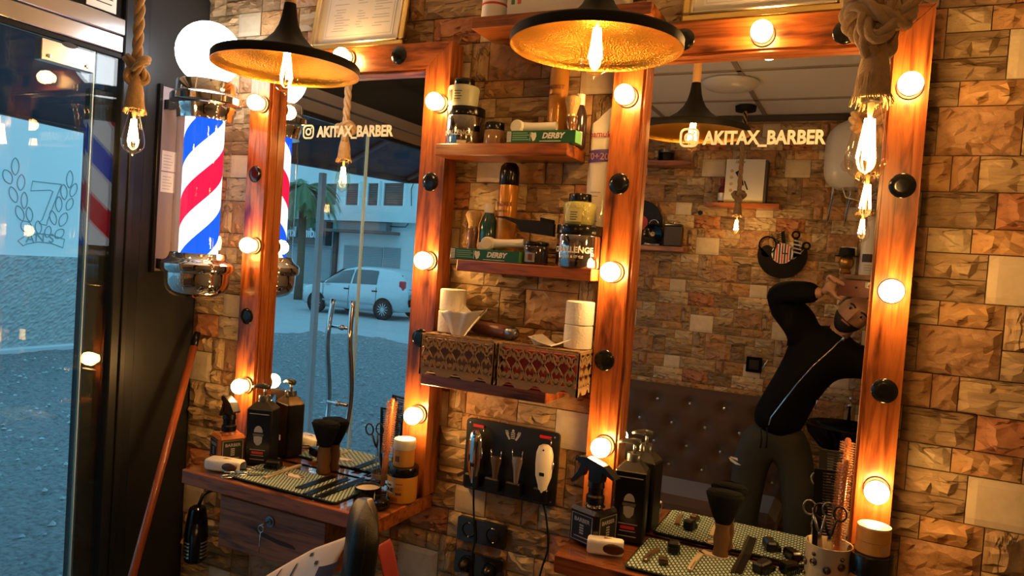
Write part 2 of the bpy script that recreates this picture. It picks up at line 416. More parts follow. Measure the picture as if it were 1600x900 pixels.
def stone_data(w, h, kind, seed):
    key = (round(w, 4), round(h, 4), kind, seed)
    if key not in STONE_CACHE: STONE_CACHE[key] = stone_mesh(w, h, kind, seed)
    return STONE_CACHE[key]
STONE_ME = {}
def clad(wall, x_lo, x_hi, z_lo, z_hi, ox, oz, M, hidden, weight, limit=300):
    """lay the pattern over a wall; M takes pattern coordinates (x, -depth, z) to the room"""
    todo = []
    for kx in range(math.floor((x_lo-ox)/TW)-1, math.ceil((x_hi-ox)/TW)+1):
        for kz in range(math.floor((z_lo-oz)/TH)-1, math.ceil((z_hi-oz)/TH)+2):
            for si, (x0, x1, t0, t1, kind) in enumerate(PATTERN):
                X0, X1 = ox+kx*TW+x0, ox+kx*TW+x1; Z1, Z0 = oz+kz*TH-t0, oz+kz*TH-t1
                X0, X1 = max(X0, x_lo), min(X1, x_hi); Z0, Z1 = max(Z0, z_lo), min(Z1, z_hi)
                if X1-X0 < .008 or Z1-Z0 < .008 or hidden(X0, X1, Z0, Z1): continue
                todo.append((weight((X0+X1)/2, (Z0+Z1)/2), X0, Z0, X1-X0, Z1-Z0, kind, si))
    todo.sort(key=lambda t: -t[0])
    rest = MB(); kinds = list(STONES)
    for n, (_, X, Z, w, h, kind, si) in enumerate(todo):
        mb = stone_data(w, h, kind, si)
        T = M @ Matrix.Translation((X, 0, Z))
        if n < limit:
            key = (round(w, 4), round(h, 4), kind, si)
            if key not in STONE_ME: STONE_ME[key] = mb.mesh('stone', STONES[kind])
            o = bpy.data.objects.new('stone', STONE_ME[key]); COL.objects.link(o); o.parent = wall; o.matrix_local = T
        else: rest.add(mb.v, mb.f, kinds.index(kind), False, T)
    if rest.v:
        o = rest.build('stone_cladding', [STONES[k] for k in kinds], wall); o['kind'] = 'stuff'
MIR1 = (-1.815, -1.077); MIR2 = (-.601, .090); MTOP = 2.145; CNT_Z = .862
wall_back = struct(MB().box(LEFT_X-.1, RIGHT_X+.1, WALL_Y, WALL_Y+.15, -.02, CEIL+.1).build('wall_back', GROUT), 'split-face stone clad wall behind the two barber mirrors')
def hid(x0, x1, z0, z1):
    for a, b in (MIR1, MIR2):
        if x0 > a+.02 and x1 < b-.02 and z0 > CNT_Z-.02 and z1 < MTOP-.02: return True
    return False
def wgt(x, z):                                   # in view and near first
    c = Vector((x, WALL_Y, z)) - CAM; d = Vector((c.dot(right), c.dot(down), c.dot(fwd)))
    px, py = 800+F_PX*d.x/d.z, 450+F_PX*d.y/d.z
    out = max(0, -px, px-1600, -py, py-900)
    return -out*10 - d.z if out > 30 else 100 - d.z
clad(wall_back, LEFT_X+.002, RIGHT_X-.002, 0.0, CEIL-.002, .117, 2.161, Matrix.Translation((0, WALL_Y-.001, 0)), hid, wgt)
wall_opposite = struct(MB().box(LEFT_X-.1, RIGHT_X+.1, BACK_Y-.15, BACK_Y, -.02, CEIL+.1).build('wall_opposite', GROUT), 'stone clad wall behind the waiting bench, seen in the mirror')
def wgt2(x, z): return 100 - abs(-x+.45)*1.0 - abs(z-1.6)*.5 if z > .8 else -z*0-50-abs(-x+.45)
clad(wall_opposite, -RIGHT_X+.002, -LEFT_X-.002, 0.0, CEIL-.002, .21, 2.30, Matrix.Translation((0, BACK_Y+.001, 0)) @ Rz(PI), lambda *a: False, wgt2)
wall_right = struct(MB().box(RIGHT_X, RIGHT_X+.15, BACK_Y-.15, WALL_Y+.15, -.02, CEIL+.1).build('wall_right', mat('plain_plaster', (.42,.33,.22), .8, bump=.2, bscale=30)))
floor = struct(MB().box(LEFT_X-.02, RIGHT_X+.1, BACK_Y-.1, WALL_Y+.1, -.1, 0).build('floor', mat('floor_tile', (.16,.13,.10), .35, var=.2, vscale=3)))
# ---- suspended ceiling: tiles resting in a grid
ceiling = struct(MB().box(LEFT_X-.1, RIGHT_X+.1, BACK_Y-.1, WALL_Y+.1, CEIL+.03, CEIL+.13).build('ceiling', mat('ceiling_void', (.25,.24,.22), .9)))
CTILE = mat('ceiling_tile', (.84,.82,.78), .85, bump=.25, bscale=140)
gx, gy = .6, .6; x = LEFT_X + .08
tile_me = {}
xs = [LEFT_X]; v = LEFT_X + .32
while v < RIGHT_X: xs.append(v); v += gx
xs.append(RIGHT_X); ys = [BACK_Y]; v = BACK_Y + .42
while v < WALL_Y: ys.append(v); v += gy
ys.append(WALL_Y)
for i in range(len(xs)-1):
    for j in range(len(ys)-1):
        w, h = xs[i+1]-xs[i], ys[j+1]-ys[j]; k = (round(w, 3), round(h, 3))
        if k not in tile_me: tile_me[k] = MB().box(.010, w-.010, .010, h-.010, .004, .016, c=.002).mesh('ceiling_tile', CTILE)
        o = bpy.data.objects.new('ceiling_tile', tile_me[k]); COL.objects.link(o); o.parent = ceiling; o.location = (xs[i], ys[j], CEIL)
TBAR = mat('ceiling_grid', (.34,.28,.22), .5)
for xx in xs[1:-1]: MB().box(xx-.012, xx+.012, BACK_Y, WALL_Y, CEIL-.002, CEIL+.004).build('grid_bar', TBAR, ceiling)
for yy in ys[1:-1]: MB().box(LEFT_X, RIGHT_X, yy-.012, yy+.012, CEIL-.002, CEIL+.0035).build('grid_bar', TBAR, ceiling)
struct(MB().box(LEFT_X, RIGHT_X, BACK_Y+.02, BACK_Y+.035, CEIL-.035, CEIL-.003).build('trim_1', mat('dark_trim', (.05,.04,.03), .5)))

# ---- the shopfront on the left: black panel, post, steel header, glass pane and glass door
ALU = mat('shopfront_black_metal', (.022,.026,.032), .38, .3)
wall_left = MB(); wall_left.box(LEFT_X-.06, LEFT_X, -.185, WALL_Y+.01, 0, CEIL, c=.002)
wall_left = struct(wall_left.build('wall_left', mat('black_panel', (.02,.022,.025), .42, bump=.05, bscale=20)), 'black metal panel in the corner beside the glass shopfront')
post = MB().box(LEFT_X-.08, LEFT_X+.012, -.275, -.188, 0, CEIL, c=.003); post.box(LEFT_X+.012, LEFT_X+.02, -.245, -.225, 0, 2.11, c=.002)
post.build('post', ALU, wall_left)
fascia = MB().box(LEFT_X-.06, LEFT_X-.004, BACK_Y, -.277, 2.20, CEIL, c=.002); fascia.build('fascia', mat('black_fascia', (.010,.011,.011), .12), wall_left)
n = MB().box(LEFT_X-.003, LEFT_X-.001, -.395, -.30, 2.215, 2.36); nt_ = n.build('notice_sheet', PAPER, wall_left)
for k in range(7): MB().box(LEFT_X-.0008, LEFT_X-.0003, -.385+.01*(k % 3), -.315+.003*(k % 2), 2.235+k*.015, 2.238+k*.015).build('text_line', INK, nt_)
hd = MB(); hd.box(LEFT_X-.03, LEFT_X+.015, BACK_Y, -.277, 2.155, 2.205, c=.003); hd.box(LEFT_X-.025, LEFT_X+.008, BACK_Y, -.277, 2.103, 2.153, c=.003)
MB().box(LEFT_X-.03, LEFT_X+.004, BACK_Y, -.277, 2.086, 2.102, c=.002).build('header_seal', BLACKM, wall_left)
hd.build('header_rail', mat('header_steel', (.72,.70,.70), .24, 1.0), wall_left)
MB().box(LEFT_X-.075, LEFT_X-.03, -.338, -.188, -.1, 1.985, c=.004).build('outer_jamb', mat('jamb_dark', (.012,.012,.013), .6), wall_left)
window_1 = struct(MB().box(LEFT_X-.012, LEFT_X-.004, -.352, -.270, .02, 2.095).build('window_1', SHOPGLASS), 'narrow fixed glass pane beside the black post')
door_1 = struct(MB().box(LEFT_X-.012, LEFT_X-.002, -.978, -.362, .015, 2.085).build('door_1', SHOPGLASS), 'frameless glass shop door with steel handle')
for yy in (-.3605, -.9795): MB().box(LEFT_X-.012, LEFT_X-.002, yy-.0015, yy+.0015, .015, 2.085).build('pane_edge', EDGE, door_1)
cl = MB().box(LEFT_X-.022, LEFT_X+.010, -.525, -.368, 2.018, 2.078, c=.002); cl = cl.build('patch_fitting', mat('patch_steel', (.62,.58,.54), .3, 1.0), door_1)
for yy in (-.505, -.392): MB().lathe([(.006, 0), (.006, .003), (.003, .004)], 12, M=Tr(LEFT_X+.010, yy, 2.032) @ Ry(PI/2)).build('screw', CHROME, cl)
MB().lathe([(.022, 0), (.022, .002)], 20, M=Tr(LEFT_X+.0095, -.447, 2.078) @ Ry(PI/2) @ Matrix.Diagonal((.35, 1, 1, 1))).build('pivot_slot', BLACK, cl)
lk = MB().box(LEFT_X-.02, LEFT_X+.008, -.975, -.85, .02, .09, c=.002).build('patch_fitting', STEEL, door_1)
for sx in (-1, 1):                               # a pull bar on each side of the door
    hx = LEFT_X - .007 + sx*.055; pts = []
    for k in range(25):
        t = k/24; pts.append((hx + sx*.010*math.sin(t*PI), -.878 + .016*math.sin((t-.5)*2*PI), .715 + .60*t))
    h = MB().tube(pts, .0125, 14); h.build('pull_bar', CHROME, door_1)
for zz in (.84, 1.19):
    MB().tube([(LEFT_X-.062, -.878, zz), (LEFT_X+.048, -.878, zz)], .008, 12).build('handle_stud', CHROME, door_1)
    MB().tube([(LEFT_X-.014, -.878, zz), (LEFT_X, -.878, zz)], .013, 12).build('handle_washer', CHROME, door_1)
window_2 = struct(MB().box(LEFT_X-.012, LEFT_X-.004, BACK_Y, -.986, .02, 2.095).build('window_2', SHOPGLASS), 'wide fixed glass pane of the shopfront beyond the door')
MB().box(LEFT_X-.014, LEFT_X-.002, -.990, -.984, .02, 2.095).build('pane_edge', EDGE, window_2)
struct(MB().box(LEFT_X-.09, LEFT_X+.02, BACK_Y, -.277, -.02, .012).build('trim_2', STEEL))

# ================================================================== OUTSIDE
GZ = -.1
m, nt, b, new, link = nodes('gravel_ground')
tc = new('ShaderNodeTexCoord'); n1 = new('ShaderNodeTexNoise'); n1.inputs['Scale'].default_value = 26; n1.inputs['Detail'].default_value = 8; n1.inputs['Roughness'].default_value = .7
vo = new('ShaderNodeTexVoronoi'); vo.inputs['Scale'].default_value = 24; n3 = new('ShaderNodeTexNoise'); n3.inputs['Scale'].default_value = .9
for q in (n1, vo, n3): link(tc.outputs['Object'], q.inputs['Vector'])
r = ramp(new, [(.3, (.11,.12,.13)), (.5, (.30,.31,.32)), (.75, (.48,.48,.48))]); link(n1.outputs['Fac'], r.inputs['Fac']); link(r.outputs[0], b.inputs['Base Color'])
sm = new('ShaderNodeMath'); sm.operation = 'SUBTRACT'; link(n1.outputs['Fac'], sm.inputs[0]); link(vo.outputs['Distance'], sm.inputs[1])
bp = new('ShaderNodeBump'); bp.inputs['Strength'].default_value = 1.0; bp.inputs['Distance'].default_value = .05; link(sm.outputs[0], bp.inputs['Height']); link(bp.outputs[0], b.inputs['Normal'])
b.inputs['Roughness'].default_value = .9
GRAVEL = m
rnd = random.Random(3)
def gfn(u, v):
    x = LEFT_X-.1 - u*7.5; y = -9.6 + v*17.0
    f = .018*math.sin(x*3.1+y*1.7) + .012*math.sin(x*7.7-y*5.3) + rnd.uniform(-.012, .012)
    return (x, y, GZ + f*(0.3 if u < .02 else 1))
gr = MB().grid(gfn, 120, 230, 0, False).build('gravel_ground', GRAVEL)
tag(gr, 'rough grey gravel yard outside the glass shopfront', 'gravel', kind='stuff')
peb = MB()                                       # loose stones on the gravel
for k in range(2600):
    x = LEFT_X-.3 - 7.2*rnd.random()**1.5; y = rnd.uniform(-9, 4); s = rnd.uniform(.008, .028)
    vs = [(x+s*rnd.uniform(.6, 1.2), y, GZ+.015), (x-s*rnd.uniform(.6, 1.2), y, GZ+.015), (x, y+s*rnd.uniform(.6, 1.2), GZ+.015), (x, y-s*rnd.uniform(.6, 1.2), GZ+.015), (x, y, GZ+.015+s*rnd.uniform(.4, .9)), (x, y, GZ)]
    peb.add(vs, [(0,2,4),(2,1,4),(1,3,4),(3,0,4),(2,0,5),(1,2,5),(3,1,5),(0,3,5)])
p = peb.build('loose_gravel', mat('pebble', (.40,.41,.42), .85, var=.5, vscale=4)); tag(p, 'loose pebbles strewn over the gravel yard', 'gravel', kind='stuff')
def street(u, v):
    x, y = -60 + 57.7*u, -55 + 80*v; s_ = min(1, max(0, (-y-9.0)/6.0)); return (x, y, GZ-.06 - .32*s_*s_*(3-2*s_))
pv = MB().grid(street, 6, 80); struct(pv.build('pavement', mat('street_concrete', (.38,.40,.41), .85, bump=.3, bscale=8, var=.12, vscale=1.5)), 'smooth concrete street beyond the gravel')
# wall across the yard, roughcast below and painted above, with a chalk-line drawing
WX_ = -9.85
yw = MB().box(WX_-.3, WX_, -4, 9.5, GZ-.3, 4.2); yard_wall = struct(yw.build('wall_yard', mat('white_render', (.80,.80,.78), .85, bump=.15, bscale=3, var=.08, vscale=1.2)), 'painted yard wall across from the shopfront')
rc = MB(); rnd = random.Random(5)
rc.grid(lambda u, v: (WX_+.03+rnd.uniform(0, .022), -4+u*13.5, GZ+.03 + v*1.24), 480, 50, 0, False)
rc.box(WX_, WX_+.03, -4, 9.5, GZ, GZ+1.27); rc.build('roughcast_band', mat('roughcast', (.40,.41,.40), .95, bump=.4, bscale=30, var=.3, vscale=12), yard_wall)
MB().box(WX_, WX_+.12, -4, 9.5, GZ-.02, GZ+.08, c=.02).build('plinth', mat('plinth_concrete', (.55,.57,.57), .9), yard_wall)
CHALK = mat('pencil_line', (.26,.34,.36), .8); SEPIA = mat('faded_wash', (.66,.55,.40), .9)
def yp(px, py): p = atx(px, py, WX_+.003); return (p.x, p.y, p.z)
def outline(poly, w=.0065):
    P = [Vector(yp(*q)) for q in poly]; mb = MB()
    mb.tube(P, w, 4, closed=True, smooth=False, flat=1); return mb
leafs = [(24,260,6,27,0), (12,276,7,24,-25), (33,285,6,25,5), (21,304,6,26,-20), (38,313,5,26,0), (31,333,6,25,-22), (46,335,5,23,-8), (41,354,8,20,-38), (60,355,5,20,-5), (75,362,5,18,12),
         (109,280,5,27,3), (115,297,5,22,20), (100,300,5,24,-5), (92,319,5,24,0), (109,319,5,20,22), (83,340,5,23,-15), (99,343,6,23,25), (93,365,6,18,45)]
art = thing('wall_drawing', 'laurel wreath drawing around a figure seven on the pale yard wall', 'drawing', yp(60, 320))
def add_art(mb, nm, mt):
    o = mb.build(nm, mt, art); o.location = -Vector(art.location)
for (cx, cy, w, h, rot) in leafs:
    a = math.radians(rot); pts = []
    for k in range(16):
        t = 2*PI*k/16; lx = w*math.sin(t)*(abs(math.sin(t))**.4); ly = -h/2*math.cos(t)
        pts.append((cx + lx*math.cos(a) - ly*math.sin(a), cy + lx*math.sin(a) + ly*math.cos(a)))
    add_art(outline(pts), 'leaf_outline', CHALK)
add_art(outline([(51,283),(96,288),(94,294),(74,346),(73,352),(61,349),(66,343),(83,299),(78,297),(48,298)]), 'numeral_outline', CHALK)
add_art(outline([(28,376),(40,368),(60,365),(80,367),(101,374),(98,387),(80,380),(60,378),(42,381),(36,384)]), 'ribbon_outline', CHALK)
for k, (ch, cx, cy) in enumerate((('A',47,373), ('N',62,371.5), ('S',80,373))):
    p = yp(cx, cy); MT = Matrix.Translation((p[0]+.004-art.location.x, p[1]-art.location.y, p[2]-art.location.z)) @ Rz(PI/2) @ Rx(PI/2)
    text(ch, .17, CHALK, art, MT, 'letter')
# canopy over the pavement, carried on a slim post
canopy = thing('canopy', 'dark sloping canopy outside above the glass shopfront', 'canopy', (LEFT_X-.1, 0, 2.0))
L = canopy.location
cv = MB().sheet(lambda u, v: (LEFT_X-.1 - v*1.08 - L.x, 1.6 - u*4.65, 2.60 - v*(.585 - .042*max(0, u*4.65-1.6)) - L.z), 12, 4, .012)
cv.build('awning_cloth', mat('awning_cloth', (.05,.06,.09), .8), canopy)
for yy in (1.6, .55, -.5, -1.4, -2.2, -3.05):
    MB().tube([(-.02, yy, .575), (-1.08, yy, .0 + .042*max(0, -yy))], .018, 6).build('rafter', mat('canopy_metal', (.20,.21,.24), .5, .4), canopy)
fb = MB().box(-1.12, -1.07, -3.08, 1.62, -.03, .04, c=.005); fb.v = [(x_, y_, z_ + .042*max(0, -y_)) for x_, y_, z_ in fb.v]; fb.build('front_bar', mat('canopy_dark', (.012,.011,.012), .5), canopy)
MB().box(-1.10, -.02, -3.09, -3.06, .10, .60).build('side_flap', mat('canopy_dark', (.012,.011,.012), .5), canopy)
MB().box(-1.09, -1.05, -2.07, -2.03, -2.1, .04, c=.004).build('support_post', mat('post_grey', (.42,.45,.47), .45), canopy)

# ---- house across the street (seen in the left mirror)
FO = Vector((-22.4, -23.4)); FD = Vector((.97, .2)).normalized(); FN = Vector((-FD.y, FD.x))   # along the front / towards the shop
def fac(px, py, out=0.0):                        # pixel in the mirror -> (s along the front, z)
    d = ray(px, py); dx, dy, dz = d.x, -d.y, d.z; cx, cy = CAM.x, -CAM.y
    # real-space ray leaves the mirrored camera (0, +1.8) with direction (dx, -dy)
    o2 = FO + FN*out; den = dx*FN.x + dy*FN.y; t = ((o2.x-cx)*FN.x + (o2.y-cy)*FN.y)/den
    X = cx+dx*t - FO.x; Y = cy+dy*t - FO.y
    return X*FD.x + Y*FD.y, CAM.z + dz*t
house = thing('house', 'pale blue two-storey house with shutters and shop sign across the street', 'building', (FO.x, FO.y, GZ), (0, 0, math.atan2(FD.y, FD.x)))
HW = mat('house_render', (.72,.76,.76), .85, var=.06, vscale=.7, bump=.1, bscale=4)
SHUT = mat('rolling_shutter', (.33,.40,.42), .5, .2); WOODSH = mat('brown_blind', (.16,.085,.07), .6); DARKF = mat('dark_fascia', (.10,.085,.08), .5)
# local frame: x along the front, -y towards the street if FN points away
sgn = 1.0
def hbox(mb, s0, s1, o0, o1, z0, z1, c=0): return mb.box(s0, s1, o0*sgn, o1*sgn, z0-GZ, z1-GZ, c=c)
hb = MB(); hbox(hb, -8, 14, -6, 0, GZ-.6, 9.0); hb.build('wall', HW, house)
s0, zl = fac(535, 348); s1, zr = fac(652, 350); zled = zl
def frect(x0, y0, x1, y1):
    sa, za = fac(x0, y0); sb, zb = fac(x1, y1); return min(sa, sb), max(sa, sb), min(za, zb), max(za, zb)
BANDZ = fac(580, 346, .45)[1]; PTOP = fac(580, 321, .45)[1]
f = MB(); hbox(f, -8, 14, 0, .45, BANDZ, PTOP); f.build('balcony_parapet', HW, house)
for (x0, x1) in ((512, 529), (544, 563), (578, 594), (603, 634)):
    sa = fac(x0, 300)[0]; sb = fac(x1, 300)[0]; zt = fac(580, 287)[1]; zb = PTOP-.35
    w = MB(); hbox(w, sa, sb, .02, .05, zb, zt); w = w.build('window', mat('window_dark', (.05,.045,.05), .2), house)
    nsl = 14
    for k in range(nsl):
        zz = zb + (zt-zb)*(k+.5)/nsl; q = MB(); hbox(q, sa+.03, sb-.03, .05, .075, zz-.4*(zt-zb)/nsl, zz+.4*(zt-zb)/nsl); q.build('blind_slat', WOODSH, w)
    fr = MB(); 
    for (p0, p1, q0, q1) in ((sa-.08, sa, zb, zt), (sb, sb+.08, zb, zt), (sa-.08, sb+.08, zt, zt+.1)): hbox(fr, p0, p1, 0, .12, q0, q1)
    fr.build('window_frame', mat('frame_pale', (.78,.82,.82), .6), house)
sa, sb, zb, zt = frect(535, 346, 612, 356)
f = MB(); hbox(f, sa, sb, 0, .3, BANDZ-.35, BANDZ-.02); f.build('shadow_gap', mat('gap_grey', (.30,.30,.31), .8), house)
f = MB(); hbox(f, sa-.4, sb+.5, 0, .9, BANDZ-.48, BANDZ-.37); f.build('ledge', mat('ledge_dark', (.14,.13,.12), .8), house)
def shutter(x0, x1, ytop, n):
    sa = fac(x0, 400)[0]; sb = fac(x1, 400)[0]; zt = fac((x0+x1)/2, ytop)[1]
    g = MB(); hbox(g, sa, sb, .01, .03, GZ, zt); g = g.build('shop_shutter', SHUT, house)
    for k in range(n):
        q = MB(); h = (zt-GZ)/n; hbox(q, sa, sb, .03, .05, GZ+k*h+.012, GZ+(k+1)*h-.012, c=.008); q.build('shutter_slat', SHUT, g)
shutter(437, 518, 384, 26); shutter(538, 598, 385, 26); shutter(600, 626, 387, 26)
sa, sb = fac(440, 370)[0]-1.5, fac(519, 370)[0]; zf0, zf1 = fac(480, 382)[1], fac(480, 362)[1]
f = MB(); hbox(f, sa, sb, .0, .35, zf0, zf1+.45); sgnb = f.build('sign_board', DARKF, house)
SG = mat('sign_letters', (.66,.72,.74), .5)
sm_ = (fac(456, 366)[0] + fac(516, 366)[0])/2
text('radin - kiy', .62, SG, house, Matrix.Translation((sm_+.1, .42, (zf0+zf1)/2-GZ+.22)) @ Rz(PI) @ Rx(PI/2), 'sign_lettering', .03, .012)
f = MB(); s_ = fac(525, 400)[0]; hbox(f, s_-.12, s_+.12, .0, .12, GZ, BANDZ-.4); f.build('downpipe', mat('pipe_dark', (.03,.035,.04), .5), house)
pts = [fac(x, y) for x, y in ((655, 268), (645, 296), (645, 333), (648, 340), (636, 355), (560, 352))]
MB().tube([(s, .08, z-GZ) for s, z in pts], .018, 5).build('cable', mat('cable_black', (.05,.05,.05), .7), house)
f = MB(); hbox(f, -8, 14, 0, 1.3, GZ-.6, GZ-.28); f.build('doorstep', mat('kerb', (.55,.58,.58), .85), house)
# ---- palm in front of the house
def frond(mb, base, d0, L, droop, n=10):
    base = Vector(base); d = Vector(d0).normalized(); p = base.copy(); pts = [p.copy()]; st = L/n
    side = d.cross(Vector((0,0,1)))
    if side.length < .01: side = Vector((1,0,0))
    side.normalize()
    for k in range(n):
        d = (d + Vector((0,0,-droop/n))).normalized(); p = p + d*st; pts.append(p.copy())
        for sd in (-1, 1):
            for h in (.0, .25, .5, .75):
                q = p - d*st*h; l = L*.26*(1 - abs(k/n-.45)*.9); tip = q + (side*sd*.8 + d*.8 + Vector((0,0,-.35))).normalized()*l
                wd = d*.022; mb.add([q-wd, q+wd, tip], [(0, 1, 2)], 0)
    mb.tube(pts, [.02*(1-.8*i/n) for i in range(n+1)], 4)
pc_ = mir(476, 286, -19.5)
palm = thing('palm_tree', 'green palm tree with drooping fronds in front of the house', 'tree', (pc_.x, pc_.y, GZ))
PG = mat('palm_green', (.10,.20,.09), .6, var=.3, vscale=3)
MB().tube([(0,0,-.5), (.03,0,1.2), (0,.02,pc_.z-GZ-.2)], [.17, .14, .15], 10).build('trunk', mat('palm_trunk', (.16,.11,.07), .9, bump=.5, bscale=12), palm)
rnd = random.Random(12)
for k in range(44):
    a = 2*PI*k/44*3 + rnd.uniform(-.1, .1); e = rnd.uniform(-.5, 1.0); mb = MB()
    frond(mb, (0, 0, pc_.z-GZ-.2), (math.cos(a)*math.cos(e), math.sin(a)*math.cos(e), math.sin(e)), rnd.uniform(1.3, 2.0), 2.2); mb.build('frond', PG, palm)
# ---- parked hatchback
def car():
    # wheels from the photograph, mirrored back into the street
    rw = Vector((-12.74, -16.92)); fw = Vector((-15.25, -16.92)); ax = (fw-rw).normalized(); mid = (fw+rw)/2
    C = thing('hatchback_car', 'silver blue five-door hatchback parked in the street', 'car', (mid.x, mid.y, GZ-.375), (0, 0, math.atan2(ax.y, ax.x)))
    # stations along x (front positive): x, half width, sill z, shoulder z, roof z, roof half width
    S = [(-1.98,.62,.42,.78,.80,.55), (-1.93,.76,.30,.92,.96,.62), (-1.80,.82,.25,.98,1.20,.58), (-1.58,.84,.24,1.00,1.40,.57), (-1.2,.845,.22,.99,1.475,.58), (-.6,.845,.2,.965,1.50,.59),
         (0,.845,.2,.945,1.485,.58), (.45,.845,.2,.93,1.40,.56), (.85,.84,.2,.92,1.20,.55), (1.15,.83,.2,.915,1.00,.56), (1.30,.82,.2,.90,.925,.58), (1.6,.80,.21,.83,.85,.60), (1.85,.74,.24,.72,.74,.55), (2.0,.60,.34,.60,.62,.45)]
    def sec(x):
        for a, b in zip(S, S[1:]):
            if a[0] <= x <= b[0]: t = (x-a[0])/(b[0]-a[0]); return [p+(q-p)*t for p, q in zip(a, b)]
        return list(S[-1])
    def ring(q):
        x, w, z0, z1, z2, wr = q
        half = [(w*.90, z0), (w*.99, z0+.12), (w, (z0+z1)/2), (w*.985, z1-.06), (w*.955, z1), ((w*.955+wr)/2+.02, (z1+z2)/2), (wr, z2-.02), (wr*.8, z2+.012), (wr*.4, z2+.03), (0, z2+.035)]
        return [(x, y, z) for y, z in half] + [(x, -y, z) for y, z in half[-2::-1]]
    R = [ring(q) for q in S]; nn = len(R[0]); mb = MB(); vs = [v for r in R for v in r]
    fs = [(i*nn+k, i*nn+k+1, (i+1)*nn+k+1, (i+1)*nn+k) for i in range(len(R)-1) for k in range(nn-1)]
    fs += [(i*nn, (i+1)*nn, (i+1)*nn+nn-1, i*nn+nn-1) for i in range(len(R)-1)] + [tuple(range(nn)), tuple((len(R)-1)*nn+k for k in range(nn))[::-1]]
    mb.add(vs, fs, 0, True)
    body = mb.build('body', mat('car_paint', (.52,.58,.60), .28, .35, coat=.6), C)
    GL = mat('car_glass', (.05,.07,.08), .06, coat=1.0)
    def pane(x0, x1, lo, hi, nm='side_window', sh0=0, sh1=0):
        for sd in (1, -1):
            def fn(u, v):
                x = x0+(x1-x0)*u + (sh0+(sh1-sh0)*u)*v; q = sec(x); w = q[1]*.955; t = lo+(hi-lo)*v; z = q[3]+(q[4]-q[3])*t; y = w+(q[5]-w)*t + .03*math.sin(PI*t)+.006
                return (x, sd*y, z)
            MB().grid(fn, 8, 4).build(nm, GL, body)
    pane(.02, 1.0, .08, .88, 'front_side_window', 0, -.12); pane(-.95, -.06, .08, .88, 'rear_side_window', .05, 0)
    MB().grid(lambda u, v: (-1.97+.30*v+.02, (u-.5)*1.05, 0.93+.42*v), 4, 3).build('rear_screen', GL, body)
    MB().grid(lambda u, v: (1.18-.62*v, (u-.5)*(1.15-.1*v), 1.0+.40*v), 4, 3).build('windscreen', GL, body)
    for sd in (1, -1):
        MB().box(-1.90, -1.72, sd*.70-.07, sd*.70+.09, .86, 1.18, c=.03, M=Matrix.Identity(4)).build('tail_lamp', mat('tail_lamp_red', (.55,.02,.04), .2), body)
        MB().box(1.60, 1.86, sd*.62-.1, sd*.62+.12, .62, .78, c=.04).build('headlamp', mat('lamp_clear', (.7,.75,.78), .1), body)
        MB().ball((.98, sd*.93, .99), .09, 10, sc=(1, .9, .75)).build('door_mirror', mat('mirror_grey', (.20,.22,.23), .4), body)
        for xx in (.12, -.92): MB().box(xx-.10, xx+.10, sd*.845-.01, sd*.845+.02, .80, .845, c=.012).build('door_handle', BLACK, body)
        for xx in (.03, 1.02, -.98): MB().box(xx-.006, xx+.006, sd*.84-.002, sd*.848+.002, .28, .93).build('door_gap', BLACKM, body)
        MB().box(-.95, 1.0, sd*.853-.005, sd*.853+.01, .40, .45).build('rub_strip', mat('strip_grey', (.3,.33,.35), .5), body)
        for xx in (1.255, -1.255):
            mb = MB().lathe([(.34, 0), (.34, .01)], 24, M=Tr(xx, sd*.842, .31) @ Rx(-sd*PI/2)); mb.build('wheel_arch', BLACKM, body)
            wl = MB().lathe([(.10, -.1), (.30, -.1), (.305, -.02), (.29, .03), (.21, .035)], 28, M=Tr(xx, sd*.82, .30) @ Rx(-sd*PI/2)).build('wheel', mat('tyre', (.02,.02,.021), .8), C)
            h = MB().lathe([(.21, .01), (.21, .03), (.19, .03), (.18, .02), (.001, .02)], 24, M=Tr(xx, sd*.82, .30) @ Rx(-sd*PI/2))
            for k in range(12): h.box(-.010, .010, .03, .185, .02, .042, M=Tr(xx, sd*.82, .30) @ Rx(-sd*PI/2) @ Rz(k*PI/6))
            h.lathe([(.045, .02), (.045, .045), (.001, .047)], 14, M=Tr(xx, sd*.82, .30) @ Rx(-sd*PI/2))
            h.build('hub_cap', mat('hub_silver', (.62,.65,.67), .35, .7), wl)
    for yy in (-.35, .35):
        MB().ball((-.35, yy, 1.12), .13, 10, sc=(.5, .9, 1.1)).build('headrest', BLACKM, C)
    return C
car()
# ================================================================== MIRRORS WITH LIT FRAMES
SOCKET = mat('bulb_socket', (.045,.03,.02), .35, .3)
bulb_mb = MB().lathe([(.0001, -.0585), (.010, -.0565), (.0175, -.051), (.0225, -.043), (.0240, -.035), (.0225, -.027), (.0185, -.020), (.0150, -.014), (.0140, -.006)], 24, cap=False, sharp=180)
BULB_ME = bulb_mb.mesh('bulb', BULB)
SOCK_ME = MB().lathe([(.0255, 0), (.0265, -.003), (.0255, -.006), (.021, -.0065), (.0200, -.010), (.0155, -.010), (.0155, -.002)], 24, cap=False).mesh('socket_ring', SOCKET)
DISC_ME = MB().lathe([(.0255, 0), (.0265, -.002), (.0245, -.0045), (.012, -.0052), (.0001, -.0054)], 24, cap=False, sharp=60).mesh('black_cap', mat('black_cap', (.006,.006,.006), .16))
def put(me, name, parent, loc, M3):
    o = bpy.data.objects.new(name, me); COL.objects.link(o); o.parent = parent
    o.matrix_local = Matrix.Translation(loc) @ M3; return o
OUT = Rx(PI/2) @ Ry(PI)                           # mesh -z to the room (-y)
OUT = Matrix(((1,0,0,0),(0,0,1,0),(0,-1,0,0),(0,0,0,1)))
